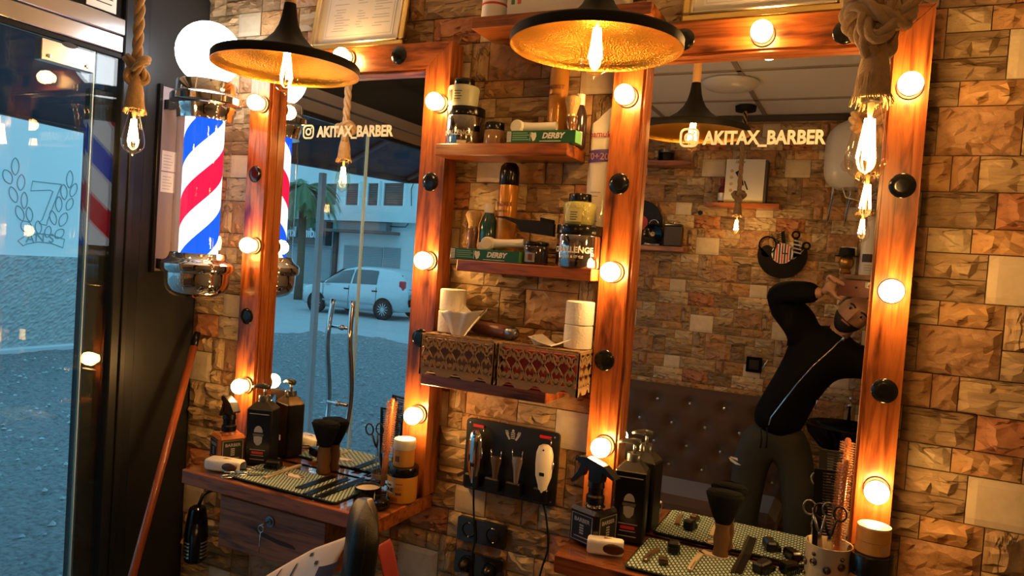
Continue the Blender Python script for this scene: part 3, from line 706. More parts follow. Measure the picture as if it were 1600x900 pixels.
def mirror_unit(xo0, xo1, xi0, xi1, label, glabel, bulbs, discs, letter, zc=.862):
    t = thing('framed_mirror', label, 'mirror', ((xo0+xo1)/2, 0, zc+.0005)); L = Vector(t.location)
    def loc(p): return Vector(p) - L
    yb = WALL_Y-.024; zi = 2.073; z0 = zc+.0005
    def bar(poly, m, nm):
        mb = MB(); n = len(poly); c = .003
        mb.prism([(x-L.x, z-L.z) for x, z in poly], FRONT, yb)
        return mb.build(nm, m, t)
    bar([(xo0, z0), (xi0, z0), (xi0, zi), (xo0, MTOP)], WZ, 'frame_bar')
    bar([(xi1, z0), (xo1, z0), (xo1, MTOP), (xi1, zi)], WZ, 'frame_bar')
    bar([(xo0+.0015, MTOP), (xi0+.0006, zi), (xi1-.0006, zi), (xo1-.0015, MTOP)][::-1][::-1], WX, 'frame_bar')
    # inner lip beside the glass
    for (x0, x1, za, zb) in ((xi0, xi0+.007, z0, zi-.007), (xi1-.007, xi1, z0, zi-.007)):
        MB().box(x0-L.x, x1-L.x, -.030, -.0005, za-L.z, zb-L.z, c=.001).build('inner_lip', WZ, t)
    MB().box(xi0-L.x, xi1-L.x, -.030, -.0005, zi-.007-L.z, zi-L.z, c=.001).build('inner_lip', WX, t)
    gl = MB().box(xi0-.004-L.x, xi1+.004-L.x, 0, .004, z0-L.z, zi+.004-L.z).build('mirror_glass', MIRROR, t); gl['label'] = glabel
    for (px, py) in bulbs:                       # the pixel is the lit globe, 35 mm proud of the frame
        p = at(px, py, FRONT-.036); s = put(SOCK_ME, 'bulb_holder', t, loc((p.x, FRONT, p.z)), OUT)
        put(BULB_ME, 'bulb', s, (0,0,0), Matrix.Identity(4))
    for (px, py) in discs:
        p = at(px, py, FRONT-.003); put(DISC_ME, 'black_cap', t, loc((p.x, FRONT, p.z)), OUT)
    # white vinyl lettering on the glass
    VIN = mat('white_vinyl', (.80,.78,.74), .5)
    (ix, iy, iw), (tx, ty, tw) = letter
    p = at(tx, ty, 0); q0 = at(tx-tw/2, ty, 0); q1 = at(tx+tw/2, ty, 0); width = q1.x-q0.x
    o = text('AKITAX_BARBER', .03, VIN, t, Matrix.Identity(4), 'lettering', .0003, .0011)
    w0 = max(v.co.x for v in o.data.vertices) - min(v.co.x for v in o.data.vertices)
    o.data.transform(face_front((p.x-L.x, -.0009, p.z-L.z)) @ Matrix.Diagonal((width/w0, width/w0*1.22, 1, 1)))
    c = at(ix, iy, 0); s = iw*mpp(c)
    lg = MB()
    def ring(outer, inner):
        n = len(outer); lg.add([(c.x-L.x+a, -.0006, c.z-L.z+b2) for a, b2 in outer+inner], [(k, (k+1) % n, n+(k+1) % n, n+k) for k in range(n)])
    ring(rounded(s, s, s*.30, 6), rounded(s*.76, s*.76, s*.20, 6))
    circ = lambda r, ox=0, oz=0: [(ox+r*math.cos(2*PI*k/24), oz+r*math.sin(2*PI*k/24)) for k in range(24)]
    ring(circ(s*.27), circ(s*.15)); ring(circ(s*.06, s*.25, s*.25), circ(s*.001, s*.25, s*.25))
    lg.build('camera_icon', VIN, t)
    return t
mirror1 = mirror_unit(MIR1[0], MIR1[1], -1.737, -1.158, 'wood-framed mirror with lit bulbs reflecting the street and parked car', 'mirror glass reflecting the street',
    [(398,160), (386,383), (373,604), (533,87), (678,158), (660,407), (644,650)], [(398,272), (385,494), (623,86), (672,284), (656,528)], ((482,206,22), (553,206,119)))
mirror2 = mirror_unit(MIR2[0], MIR2[1], -.527, .019, 'wood-framed mirror with lit bulbs reflecting the person and the opposite stone wall', 'mirror glass reflecting the room',
    [(975,147), (953,425), (938,700), (1190,48), (1423,130), (1393,455), (1370,770)], [(967,287), (944,563), (1068,62), (1321,50), (1410,290), (1382,611)], ((1077,215,30), (1191,216,192)), .890)

# ================================================================== COUNTERS AND SHELVES
def counter(x0, x1, yf, z, label):
    t = thing('wall_counter', label, 'counter', ((x0+x1)/2, WALL_Y-.016, z-.05)); L = t.location
    MB().box(x0-L.x, x1-L.x, yf-L.y, 0, 0, .043, c=.003).build('top_board', WX, t)
    MB().box(x0+.004-L.x, x1-.004-L.x, yf+.004-L.y, -.003, .0435, .0475, c=.001).build('glass_cover', thin_glass('counter_glass', (.93,.96,.95), 1.5), t)
    return t
C1Z, C2Z = .862, .890
counter(-1.800, -1.088, -.245, C1Z, 'reddish pine wall counter with glass cover under the street-facing mirror')
counter(-.592, .16, -.240, C2Z, 'pine wall counter with glass cover under the mirror showing the person')
C1Z -= .0025; C2Z -= .0025
dr = thing('drawer_unit', 'pine drawer box with keyed lock under the counter', 'drawer', (-1.50, -.06, .612)); L = dr.location
p0 = atz(346, 770, .79); dx0 = -1.700; dx1 = -1.305
MB().box(dx0-L.x, dx1-L.x, -.158-L.y, .03-L.y, .0, .199, c=.002).build('drawer_box', WXD, dr)
df = MB().box(dx0-.006-L.x, dx1+.006-L.x, -.180-L.y, -.160-L.y, .012, .168, c=.003).build('drawer_front', WX, dr)
c = at(422, 815, -.181); c = c - Vector(L)
MB().lathe([(.016, 0), (.016, .003), (.010, .0035), (.010, .007)], 20, M=Tr(c.x, -.180-L.y, c.z) @ Rx(PI/2)).build('lock_rosette', DSTEEL, df)
k = MB().tube([(c.x-.004, -.187-L.y, c.z), (c.x-.006, -.208-L.y, c.z-.004)], .003, 8)
k.tube([(c.x-.006+.010*math.cos(a*PI/8), -.210-L.y, c.z-.014+.010*math.sin(a*PI/8)) for a in range(16)], .0016, 6, closed=True)
k.tube([(c.x-.006, -.211-L.y, c.z-.024), (c.x-.008, -.211-L.y, c.z-.085)], .0015, 6); k.build('key', STEEL, df)
MB().prism([(c.x+x*.10, c.z-.047+z*.012 - x*.012) for x, z in [(-.7,.6), (-.3,-.6), (.4,-.7), (1,-.1), (.9,.5), (.2,.2), (-.3,.5)]], -.1805-L.y, -.1815-L.y).build('wood_scar', mat('wood_scar', (.05,.022,.01), .7), df)

SHZ1, SHZ2, SHZ3, SHZ0 = 1.852, 1.543, 1.226, 2.182
def plank(x0, x1, yf, z, th, label, ragged=False):
    mb = MB().box(x0, x1, yf, WALL_Y-.014, z-th, z-.0005, c=.002)
    return tag(mb.build('wall_shelf', WX), label, 'shelf', 'pine plank shelves between the mirrors')
plank(-.985, -.50, -.10, SHZ0, .032, 'top pine plank shelf carrying the white carton, above the bright pendant lamp')
plank(-1.075, -.690, -.095, SHZ1, .033, 'pine plank shelf carrying the stacked jars and upper green box')
plank(-.985, -.603, -.095, SHZ2, .031, 'pine plank shelf carrying the yellow-green gel jar and orange spray can')
plank(-1.075, -.700, -.095, SHZ3, .033, 'pine plank shelf under the two fretwork tissue boxes')

# ================================================================== HANGING LAMPS
GOLDIN = None
m, nt, b, new, link = nodes('hammered_gold')
tc = new('ShaderNodeTexCoord'); vo = new('ShaderNodeTexVoronoi'); vo.inputs['Scale'].default_value = 230; link(tc.outputs['Object'], vo.inputs['Vector'])
bp = new('ShaderNodeBump'); bp.inputs['Strength'].default_value = .5; bp.inputs['Distance'].default_value = .0016; link(vo.outputs['Distance'], bp.inputs['Height']); link(bp.outputs[0], b.inputs['Normal'])
b.inputs['Base Color'].default_value = (.72,.38,.06,1); b.inputs['Metallic'].default_value = 1.0; b.inputs['Roughness'].default_value = .34; GOLDIN = m
BULBPROF = [(.0130, 0), (.0140, -.010), (.0165, -.022), (.0220, -.045), (.0275, -.068), (.0300, -.084), (.0285, -.098), (.0215, -.110), (.0110, -.117), (.0045, -.120), (.0030, -.124), (.0001, -.125)]
def edison(parent, z, k=1.0):
    """squirrel-cage bulb hanging from height z under its parent"""
    g = MB().lathe([(r*k, z+h*k) for r, h in BULBPROF], 24, cap=False, sharp=180).build('bulb_glass', AMBERGLASS, parent)
    f = MB()
    for j in range(5):
        a = 2*PI*j/5; b_ = a+2*PI/10
        f.tube([(.0055*k*math.cos(a), .0055*k*math.sin(a), z-.028*k), (.0125*k*math.cos(b_), .0125*k*math.sin(b_), z-.086*k)], .0026*k, 6)
    f.build('filament', FIL, g)
    MB().lathe([(.005*k, z), (.004*k, z-.020*k), (.0015*k, z-.030*k), (.0012*k, z-.09*k)], 10).build('filament_stem', mat('stem_glass', (.75,.60,.35), .3), g)
    return g
def pendant(px, py, d, zr, label):
    u = ray(px, py); x = u.x/u.y*d; t = thing('pendant_lamp', label, 'pendant lamp', (x, CAM.y+d, zr), group='black and gold pendant lamps')
    prof = [(.0135, .152), (.0150, .140), (.0180, .120), (.0235, .100), (.034, .080), (.052, .060), (.080, .042), (.115, .028), (.150, .0205), (.165, .019), (.168, .015), (.168, -.002)]
    MB().lathe(prof, 64, cap=False, sharp=50).build('shade', mat('shade_black', (.006,.0055,.005), .55, spec=.15), t)
    inner = [(.1665, -.002), (.1660, .008), (.158, .011), (.156, .0135), (.148, .0175), (.113, .025), (.078, .039), (.050, .057), (.032, .077), (.021, .098), (.0170, .106)]
    MB().lathe(inner, 64, cap=False, sharp=180).build('shade_lining', GOLDIN, t)
    MB().lathe([(.1665, -.002), (.168, -.002)], 64, cap=False).build('rim', mat('rim_brass', (.55,.33,.10), .3, 1.0), t)
    MB().lathe([(.0125, .152), (.0130, .20), (.0120, .26), (.0095, .262)], 20).build('wood_neck', mat('pale_wood', (.55,.32,.13), .5, var=.15, vscale=12, stretch=(1,1,.15)), t)
    MB().tube([(0, 0, .262), (0, 0, CEIL-zr-.02)], .003, 8).build('cord', BLACK, t)
    MB().lathe([(.045, CEIL-zr-.025), (.05, CEIL-zr-.003)], 24).build('ceiling_rose', BLACKM, t)
    MB().lathe([(.016, .104), (.0165, .066), (.0145, .062)], 20).build('lamp_holder', BLACK, t)
    edison(t, .066)
    return t
pendant(448, 105, 1.319, 1.958, 'black flared pendant lamp with gold lining, beside the striped barber pole')
pendant(931, 75, 1.355, 1.972, 'black flared pendant lamp with bright gold lining, hanging between the two mirrors')

def rope_strands(mb, path, r, twist=70.0):
    P = [Vector(p) for p in path]
    # resample
    out = [P[0]]; acc = 0; step = .006
    for a, b in zip(P, P[1:]):
        l = (b-a).length; n = max(1, int(l/step))
        for k in range(1, n+1): out.append(a.lerp(b, k/n))
    ups = Vector((0, 1, 0)); frames = []
    for i, p in enumerate(out):
        t = (out[min(i+1, len(out)-1)] - out[max(i-1, 0)]).normalized(); a = ups - t*ups.dot(t)
        if a.length < 1e-4: a = t.orthogonal()
        a.normalize(); ups = a; frames.append((a, t.cross(a)))
    for s in range(3):
        pts = []; d = 0
        for i, p in enumerate(out):
            if i: d += (p-out[i-1]).length
            th = 2*PI*s/3 + d*twist; a, b = frames[i]; pts.append(p + (a*math.cos(th)+b*math.sin(th))*r*.52)
        mb.tube(pts, r*.56, 7)
def rope_lamp(x, y, zb, label, top=CEIL, k=1.0, big=1.0, rose=False):
    """zb: height of the top of the bulb"""
    t = thing('rope_lamp', label, 'rope lamp', (x, y, zb), group='knotted rope lamps'); r = .0135*k
    kn = .105*k + .02*(big-1); R = .027*k*big
    mb = MB(); rope_strands(mb, [(0, 0, kn+.02), (0, 0, top-zb-.005)], r, 55); mb.build('rope', ROPE, t)
    path = []
    for i in range(90):                          # an overhand tangle
        a = 2*PI*i/90
        path.append(((math.sin(a)+1.7*math.sin(2*a))*R*.48, (-math.sin(3*a))*R*.62, kn + (math.cos(a)-1.7*math.cos(2*a))*R*.52))
    path.append(path[0]); mb = MB(); rope_strands(mb, path, r*.92, 55)
    if big > 1.1:
        path = [((math.cos(a)*R*1.05), (math.sin(a)*R*.9), kn + R*.35*math.sin(2*a)) for a in [2*PI*i/60 for i in range(61)]]; rope_strands(mb, path, r*.9, 55)
        path = [(math.cos(a)*R*.5, -R*.75+math.sin(a)*.2*R, kn + R*1.0*math.sin(a)) for a in [2*PI*i/60 for i in range(61)]]; rope_strands(mb, path, r*.8, 55)
    mb.build('knot', ROPE, t)
    fr = MB().lathe([(.012*k, kn-.02*k), (.017*k, .062*k), (.0215*k, .04*k), (.0225*k, .018*k), (.0265*k, -.004*k), (.0235*k, -.006*k), (.014*k, .0)], 18, cap=False, sharp=180)
    rnd = random.Random(int(abs(x)*1000))
    for i in range(70):
        a = rnd.uniform(0, 2*PI); r0 = .0215*k; l = rnd.uniform(.001, .012)*k
        fr.tube([(r0*math.cos(a), r0*math.sin(a), .03*k), (r0*1.12*math.cos(a), r0*1.12*math.sin(a), .004*k), (r0*(1.25+rnd.random()*.2)*math.cos(a+.1), r0*(1.25+rnd.random()*.2)*math.sin(a+.1), -.006*k-l)], .0008*k, 4, caps=False)
    fr.build('frayed_end', ROPE, t)
    MB().lathe([(.014*k, .02*k), (.0145*k, -.008*k), (.0125*k, -.010*k)], 16).build('lamp_holder', BLACK, t)
    edison(t, -.006*k, k)
    if rose: MB().lathe([(.055, top-zb-.03), (.058, top-zb-.003)], 24).build('ceiling_rose', BLACKM, t); MB().tube([(0,0,top-zb-.03), (0,0,top-zb-.10)], .012, 10).build('rose_stem', BLACKM, t)
    return t
p = at(212, 168, -.445); rope_lamp(p.x-.004, -.445, p.z, 'knotted jute rope lamp hanging before the glass shopfront')
p = at(1362, 150, -.445); rope_lamp(p.x, -.445, p.z, 'thick double-knotted rope lamp hanging before the mirror showing the person', k=1.12, big=1.35)
p = mir(1152, 335, -2.46); rope_lamp(p.x, -2.46, p.z, 'knotted rope lamp hanging from a black ceiling rose, seen only in the mirror', k=.95, rose=True)
p = mir(1349, 332, -1.35); rope_lamp(p.x+.0, -1.35, p.z+.005, 'distant small rope lamp showing just under the big rope bulb in the mirror', k=.95)

# ================================================================== BARBER POLE
PX, PY = -1.888, -.15
def pz(py): return at(314, py, PY).z
gz = pz(85); z_t0 = pz(133); z_t1 = pz(190); z_b1 = pz(396); z_b0 = pz(468)
bp_ = thing('barber_pole', 'lit barber pole with blue, white and red spiral and round white globe', 'barber pole', (PX, PY, z_b0)); B = z_b0
def bl(prof, nm, m_, n=40, **k): return MB().lathe([(r, z-B) for r, z in prof], n, **k).build(nm, m_, bp_)
bl([(.0001, gz+.097)] + [(.097*math.sin(PI*i/16), gz+.097*math.cos(PI*i/16)) for i in range(1, 15)], 'globe', GLOBE, cap=False, sharp=180)
bl([(.060, gz-.085), (.088, z_t0+.004), (.090, z_t0), (.090, z_t0-.030), (.098, z_t0-.034), (.105, z_t0-.042), (.105, z_t0-.060), (.100, z_t0-.066), (.090, z_t0-.070), (.088, z_t0-.086), (.084, z_t0-.092), (.083, z_t1)], 'top_cap', CHROME)
hb_ = z_b1-z_b0
bl([(.083, z_b1), (.086, z_b1-.012), (.092, z_b1-.020), (.103, z_b1-.026), (.109, z_b1-.034), (.109, z_b1-.052), (.104, z_b1-.060), (.097, z_b1-.062), (.096, z_b1-.095), (.090, z_b1-.115), (.074, z_b0+.012), (.050, z_b0+.004), (.0001, z_b0)], 'bottom_cap', CHROME, cap=False)
bl([(.081, z_b1-.004), (.081, z_t1+.004)], 'glass_cylinder', thin_glass('pole_glass', (.97,.97,.99), 1.5), cap=False)
m = bpy.data.materials.new('pole_stripes'); m.use_nodes = True; nt = m.node_tree; nt.nodes.clear(); new = nt.nodes.new; link = nt.links.new
o_ = new('ShaderNodeOutputMaterial'); em = new('ShaderNodeEmission'); tc = new('ShaderNodeTexCoord'); sp = new('ShaderNodeSeparateXYZ'); link(tc.outputs['Object'], sp.inputs[0])
def mth(op, a, b=None):
    n = new('ShaderNodeMath'); n.operation = op
    for k, x in enumerate((a, b)):
        if x is None: continue
        if isinstance(x, (int, float)): n.inputs[k].default_value = x
        else: link(x, n.inputs[k])
    return n.outputs[0]
STRIPE_OFF = .375 - ((pz(293)-B)/.375 - math.atan2(CAM.y-PY, CAM.x-PX)/(2*PI))
ang = mth('DIVIDE', mth('ARCTAN2', sp.outputs[1], sp.outputs[0]), 2*PI)
ph = mth('FRACT', mth('ADD', mth('SUBTRACT', mth('MULTIPLY', sp.outputs[2], 1/.375), ang), STRIPE_OFF))
r = ramp(new, [(0, (.95,.97,1.0)), (.999, (.95,.97,1.0))]); r.color_ramp.interpolation = 'CONSTANT'
for pos, cc in ((.25, (.78,.01,.05)), (.5, (.95,.97,1.0)), (.75, (.01,.09,.75))): e = r.color_ramp.elements.new(pos); e.color = (*cc, 1)
link(ph, r.inputs[0]); link(r.outputs[0], em.inputs[0]); em.inputs[1].default_value = 1.35; link(em.outputs[0], o_.inputs[0])
bl([(.058, z_b1-.002), (.058, z_t1+.002)], 'striped_drum', m, cap=False)
for zz in (z_t0-.05, z_b1-.045): MB().box(LEFT_X-PX+.012, -.095, .022, .058, zz-B-.018, zz-B+.018, c=.002).build('bracket', CHROME, bp_)   # holds the pole to the corner panel
for zz in (1.765, 1.695):
    nq = MB().box(LEFT_X-PX+.0121, LEFT_X-PX+.0127, .026, .080, zz-B, zz+.066-B).build('notice_sheet', PAPER, bp_)
    for k_ in range(5): MB().box(LEFT_X-PX+.0127, LEFT_X-PX+.0131, .032, .060+.004*(k_ % 3), zz-B+.010+.010*k_, zz-B+.012+.010*k_).build('text_line', GREY, nq)
MB().box(LEFT_X-PX+.001, LEFT_X-PX+.012, .018, .19, z_b1-.07-B, z_t0+.01-B, c=.002).build('mounting_plate', mat('plate_grey', (.30,.25,.26), .3), bp_)
MB().box(LEFT_X-PX+.001, LEFT_X-PX+.016, .004, .017, z_b1-.075-B, z_t0+.015-B, c=.001).build('plate_edge', BLACK, bp_)

# ================================================================== PICTURES OVER THE MIRRORS
def picture(x0, x1, yb, tilt, h, label, fw, kind):
    w = x1-x0; t = thing('picture_frame', label, 'picture', ((x0+x1)/2, yb, MTOP+.002), (tilt, 0, 0), group='gilt framed certificates on the mirror frames')
    for (a, b, c, d) in ((-w/2, w/2, 0, fw), (-w/2, w/2, h-fw, h), (-w/2, -w/2+fw, fw, h-fw), (w/2-fw, w/2, fw, h-fw)):
        MB().box(a, b, -.010, .006, c, d, c=.004).build('frame_bar', GOLD, t)
    i = fw*.98
    for (a, b, c, d) in ((-w/2+i, w/2-i, i, i+.006), (-w/2+i, -w/2+i+.006, i, h-i), (w/2-i-.006, w/2-i, i, h-i)):
        MB().box(a, b, -.012, .004, c, d, c=.002).build('inner_bead', mat('silver_gilt', (.75,.68,.55), .3, 1.0), t)
    MB().box(-w/2+i, w/2-i, 0, .004, i, h-i).build('mount', mat('mount_card', (.62,.60,.58), .8), t)
    m_ = .028; sh = MB().box(-w/2+m_+i, w/2-m_-i, -.001, 0, m_*.8+i, h-m_-i).build('certificate', mat('certificate_paper', (.70,.69,.68), .7), t)
    rnd = random.Random(int(w*1000)); ix, iz = w/2-m_-i, m_*.8+i
    bd = MB()
    for (a, b, c, d) in ((-ix+.006, ix-.006, iz+.006, iz+.0072), (-ix+.006, -ix+.0072, iz+.006, h-m_-i-.006), (ix-.0072, ix-.006, iz+.006, h-m_-i-.006)): bd.box(a, b, -.0014, -.001, c, d)
    bd.build('printed_border', GREY, sh)
    if kind == 'text':
        z = iz+.022
        while z < h-m_-i-.012:
            for (c0, c1) in ((-.8, -.3), (-.12, .2), (.35, .85)):
                if rnd.random() < .75:
                    a = (c0+rnd.uniform(0, .1))*ix; b = a + (c1-c0)*ix*rnd.uniform(.4, 1); MB().box(a, b, -.0014, -.001, z, z+.0022).build('text_line', GREY, sh)
            z += .0085
    else:
        MB().box(-ix+.02, ix-.02, -.0013, -.001, iz+.03, h-m_-i-.02).build('printed_panel', mat('printed_panel', (.30,.36,.20), .7, var=.4, vscale=30), sh)
    return t
a = at(487, 67, -.03); b_ = at(627, 64.5, -.03)
picture(a.x-.012, b_.x, -.022, -.16, .26, 'gilt framed certificate leaning above the mirror showing the street', .017, 'text')
a = at(1064, 34, -.03); b_ = at(1324, 12, -.03)
picture(a.x, b_.x, -.022, -.16, .26, 'gilt framed certificate leaning above the mirror showing the person', .020, 'panel')

# ================================================================== TOP SHELF
p = at(731, 15, -.05); 
def cyl_item(name, label, cat, px, py, y, parts, group=None, n=28):
    """parts: (name, profile [(r, z)], material); px, py is the foot of the item in the photograph"""
    p = at(px, py, y); t = thing(name, label, cat, p, group=group)
    for nm, prof, m_ in parts: MB().lathe(prof, n).build(nm, m_, t)
    return t
tx = at(751, 33, -.045).x
t = thing('plastic_tub', 'white round tub with red band at the end of the top shelf', 'tub', (tx+.035, -.035, SHZ0))
MB().lathe([(.036, 0), (.033, .075), (.034, .16)], 28).build('tub_body', WHITE, t); MB().lathe([(.0345, .043), (.0343, .049)], 28, cap=False).build('red_band', RED, t)
t = thing('white_carton', 'white carton with a red panel on the top shelf', 'carton', ((at(791, 30, -.075).x+at(968, 22, -.075).x)/2, -.02, SHZ0))
CW = (at(968, 22, -.075).x-at(791, 30, -.075).x)/2
MB().box(-CW, CW, -.055, .045, 0, .20, c=.001).build('carton_body', mat('carton_white', (.72,.68,.60), .6), t)
rp = []
for k in range(13): u = k/12; rp.append((-CW*.35+CW*1.35*u, .075 - .055*u + .010*math.sin(u*PI)))
MB().prism(rp + [(CW, .199), (-CW*.6, .199), (-CW*.55, .11)], -.0556, -.0553).build('red_panel', mat('print_red', (.50,.03,.025), .5), t)
MB().tube([(x, -.0558, z) for x, z in rp], .0035, 4, flat=.2).build('dark_swoosh', INK, t)
for k, cc in enumerate(((.06,.16,.07), (.62,.13,.05))):
    MB().box(-CW+.012+k*.018, -CW+.022+k*.018, -.0557, -.0551, .032, .048).build('flag_mark', mat('flag%d' % k, cc, .6), t)
MB().box(CW*.18, CW*.26, -.0562, -.0556, .03, .10).build('printed_tool', INK, t)
# ================================================================== THINGS ON THE SHELVES
def jar(px, py, y, z, wpx, parts_px, name, label, cat, group=None, n=30, extra=None):
    """foot centre at pixel px on the shelf height z; parts: (name, y_bottom_px, y_top_px, width factor bottom, top, material, round)"""
    p = at(px, py, y); s = mpp(p); t = thing(name, label, cat, (p.x, y, z), group=group); R = wpx*s/2
    for (nm, b0, b1, w0, w1, m_, rd) in parts_px:
        z0, z1 = (py-b0)*s, (py-b1)*s; c = min(rd, (z1-z0)*.45); r0, r1 = R*w0, R*w1
        prof = [(max(r0-c, 1e-4), z0), (r0-c*.3, z0+c*.3), (r0, z0+c), (r1, z1-c), (r1-c*.3, z1-c*.3), (max(r1-c, 1e-4), z1)]
        MB().lathe(prof, n, sharp=40).build(nm, m_, t)
    return t, R, s
def curved_label(parent, R, z0, z1, a0, a1, m_, name='label', off=.0006):
    """a wrap-around paper label; angle 0 faces the room (-y)"""
    return MB().grid(lambda u, v: ((R+off)*math.sin(a0+(a1-a0)*u), -(R+off)*math.cos(a0+(a1-a0)*u), z0+(z1-z0)*v), 12, 1, 0, True).build(name, m_, parent)
def curved_text(s, size, m_, parent, R, z, name='lettering', bold=0, a=0.0, off=.0012, shear=0):
    o = text(s, size, m_, parent, Matrix.Identity(4), name, .0003, bold, shear)
    for v in o.data.vertices:
        th = v.co.x/R + a; v.co = ((R+off+v.co.z)*math.sin(th), -(R+off+v.co.z)*math.cos(th), v.co.y+z)
    return o
CHR_DARK = mat('smoked_chrome', (.40,.36,.32), .12, 1.0)
Y1 = -.035
# -- upper shelf
t, R, s = jar(726, 219, Y1, SHZ1, 60, [('jar_body', 219, 174, 1, 1, CHR_DARK, .003), ('lid', 173.5, 160, 1.0, .99, LIDB, .002)], 'styling_jar', 'wide smoked chrome jar with black lid on the upper shelf', 'jar')
curved_text('CHALLENGE', .017, SILVERP, t, R, .030, bold=.0004); curved_label(t, R, .002, .010, .1, .6, mat('pale_tag', (.6,.55,.48), .6), 'oval_tag')
jz = SHZ1 + (219-160)*s + .0006
t, R, s2 = jar(724, 160, Y1, jz, 49, [('jar_body', 160, 126, .93, 1, mat('cream_plastic', (.60,.62,.44), .3), .008), ('lid', 125.7, 115, .68, .66, LIDB, .002)], 'cream_jar', 'pale green-cream jar standing on the smoked chrome jar', 'jar')
curved_label(t, R*.98, .012, .046, -.75, .85, mat('cream_label', (.55,.56,.38), .6)); curved_label(t, R*.985, .014, .044, -.72, -.30, INK, 'printed_portrait', .001)
for k in range(4): curved_label(t, R*.985, .018+k*.007, .020+k*.007, -.1, .3+.1*(k % 2), INK, 'text_line', .001)
t, R, s = jar(772, 220, Y1-.01, SHZ1, 33, [('jar_body', 220, 196, 1, 1, mat('amber_jar', (.30,.16,.07), .15, coat=.6), .003), ('lid', 195.7, 184, .92, .92, LIDB, .002)], 'wax_jar', 'small amber wax jar with black lid on the upper shelf', 'jar')
def face_brush(p0, p1, r, label, flat=.0):
    """white plastic hand tool: a round head at p0 and a tapering handle to p1"""
    p0 = Vector(p0); p1 = Vector(p1); t = thing('handheld_brush', label, 'face brush', p0, group='white handheld face brushes'); d = p1-p0; L = d.length
    ex = d.normalized(); ey = Vector((0,1,0)); ey = (ey-ex*ey.dot(ex)).normalized(); ez = ex.cross(ey); M = Matrix((ex, ey, ez)).transposed().to_4x4()
    vs = []; 
    def fn(u, v):
        x = u*L; w = r*.40*(1-u)**3 + r*.50 + r*.20*u; h = r*.55; a = v*2*PI; return (x, h*math.sin(a), w*.9*math.cos(a))
    MB().grid(fn, 14, 18, M=M).build('handle', WHITE, t)
    MB().lathe([(.0001, -r*1.0), (r*.7, -r*1.0), (r*.97, -r*.8), (r, -r*.4), (r, r*.5), (r*.8, r*.75), (.0001, r*.8)], 24, cap=False, M=M @ Rx(-PI/2) @ Matrix.Diagonal((1, 1, .8, 1))).build('head', WHITE, t)
    MB().lathe([(r*.82, r*.78), (r*.80, r*.95), (.0001, r*.97)], 24, cap=False, M=M @ Rx(PI/2) @ Matrix.Diagonal((1, 1, 1, 1))).build('bristle_pad', mat('pad_cream', (.70,.64,.52), .7, bump=.3, bscale=400), t)
    MB().lathe([(r*1.01, -.1*r), (r*1.01, .1*r)], 24, cap=False, M=M @ Rx(PI/2)).build('pink_ring', mat('pink_ring', (.60,.28,.22), .5), t)
    return t
a = at(808, 190, -.062); b_ = at(868, 190, -.055); face_brush((a.x, -.052, SHZ1+.048), (b_.x, -.045, SHZ1+.050), .0185, 'white handheld face brush resting on the upper green box')
def spray_can(px, y, z, wpx, ybot, ytop, label):
    p = at(px, ybot, y); s = mpp(p); R = wpx*s/2; H = (ybot-ytop)*s; t = thing('spray_can', label, 'spray can', (p.x, y, z), group='tall orange spray cans')
    OR = mat('can_orange', (.62,.26,.035), .25, .3, coat=.4)
    MB().lathe([(R*.94, 0), (R, .003), (R, H*.76), (R*.97, H*.775)], 30).build('can_body', OR, t)
    MB().lathe([(R*.96, H*.775), (R, H*.785), (R, H*.90), (R*.9, H*.965), (R*.6, H), (.0001, H)], 30, cap=False, sharp=60).build('cap', LIDB, t)
    curved_text('REDIST', R*.62, mat('can_print', (.22,.07,.02), .6), t, R, H*.58, bold=.0003); curved_text('HAIR SPRAY', R*.26, mat('can_print', (.22,.07,.02), .6), t, R, H*.51)
    curved_label(t, R, H*.03, H*.12, -.35, .45, LIDB, 'oval_badge')
    return t
spray_can(868, .002, SHZ1, 30, 215, 55, 'orange spray can partly hidden by the central pendant lamp')
def shaving_brush(px, y, z, ybot, ymid, ytop, wpx, label):
    p = at(px, ybot, y); s = mpp(p); t = thing('shaving_brush', label, 'shaving brush', (p.x, y, z), group='tan shaving brushes'); h1 = (ybot-ymid)*s; h2 = (ybot-ytop)*s; R = wpx*s/2
    MB().lathe([(R*.72, 0), (R*.78, .003), (R*.70, h1*.35), (R*.55, h1*.5), (R*.70, h1*.7), (R*.72, h1*.92), (R*.62, h1)], 24, sharp=60).build('handle', mat('marbled_brown', (.16,.07,.03), .15, var=.8, vscale=60, coat=.6), t)
    MB().lathe([(R*.60, h1), (R*.62, h1+.004), (R*.58, h1+.005)], 24).build('ferrule', mat('brass_ring', (.7,.5,.2), .3, 1.0), t)
    b = MB().lathe([(R*.55, h1+.004), (R*.72, h1+(h2-h1)*.35), (R*.98, h1+(h2-h1)*.7), (R*.95, h1+(h2-h1)*.86), (R*.66, h2*.985), (.0001, h2)], 28, cap=False, sharp=180)
    b.build('bristles', mat('tan_bristle', (.55,.34,.13), .8, bump=.8, bscale=40, stretch=(14,14,1)), t); return t
shaving_brush(891, -.030, SHZ1, 219, 172, 139, 25, 'tan shaving brush with brown handle behind the upper green box')
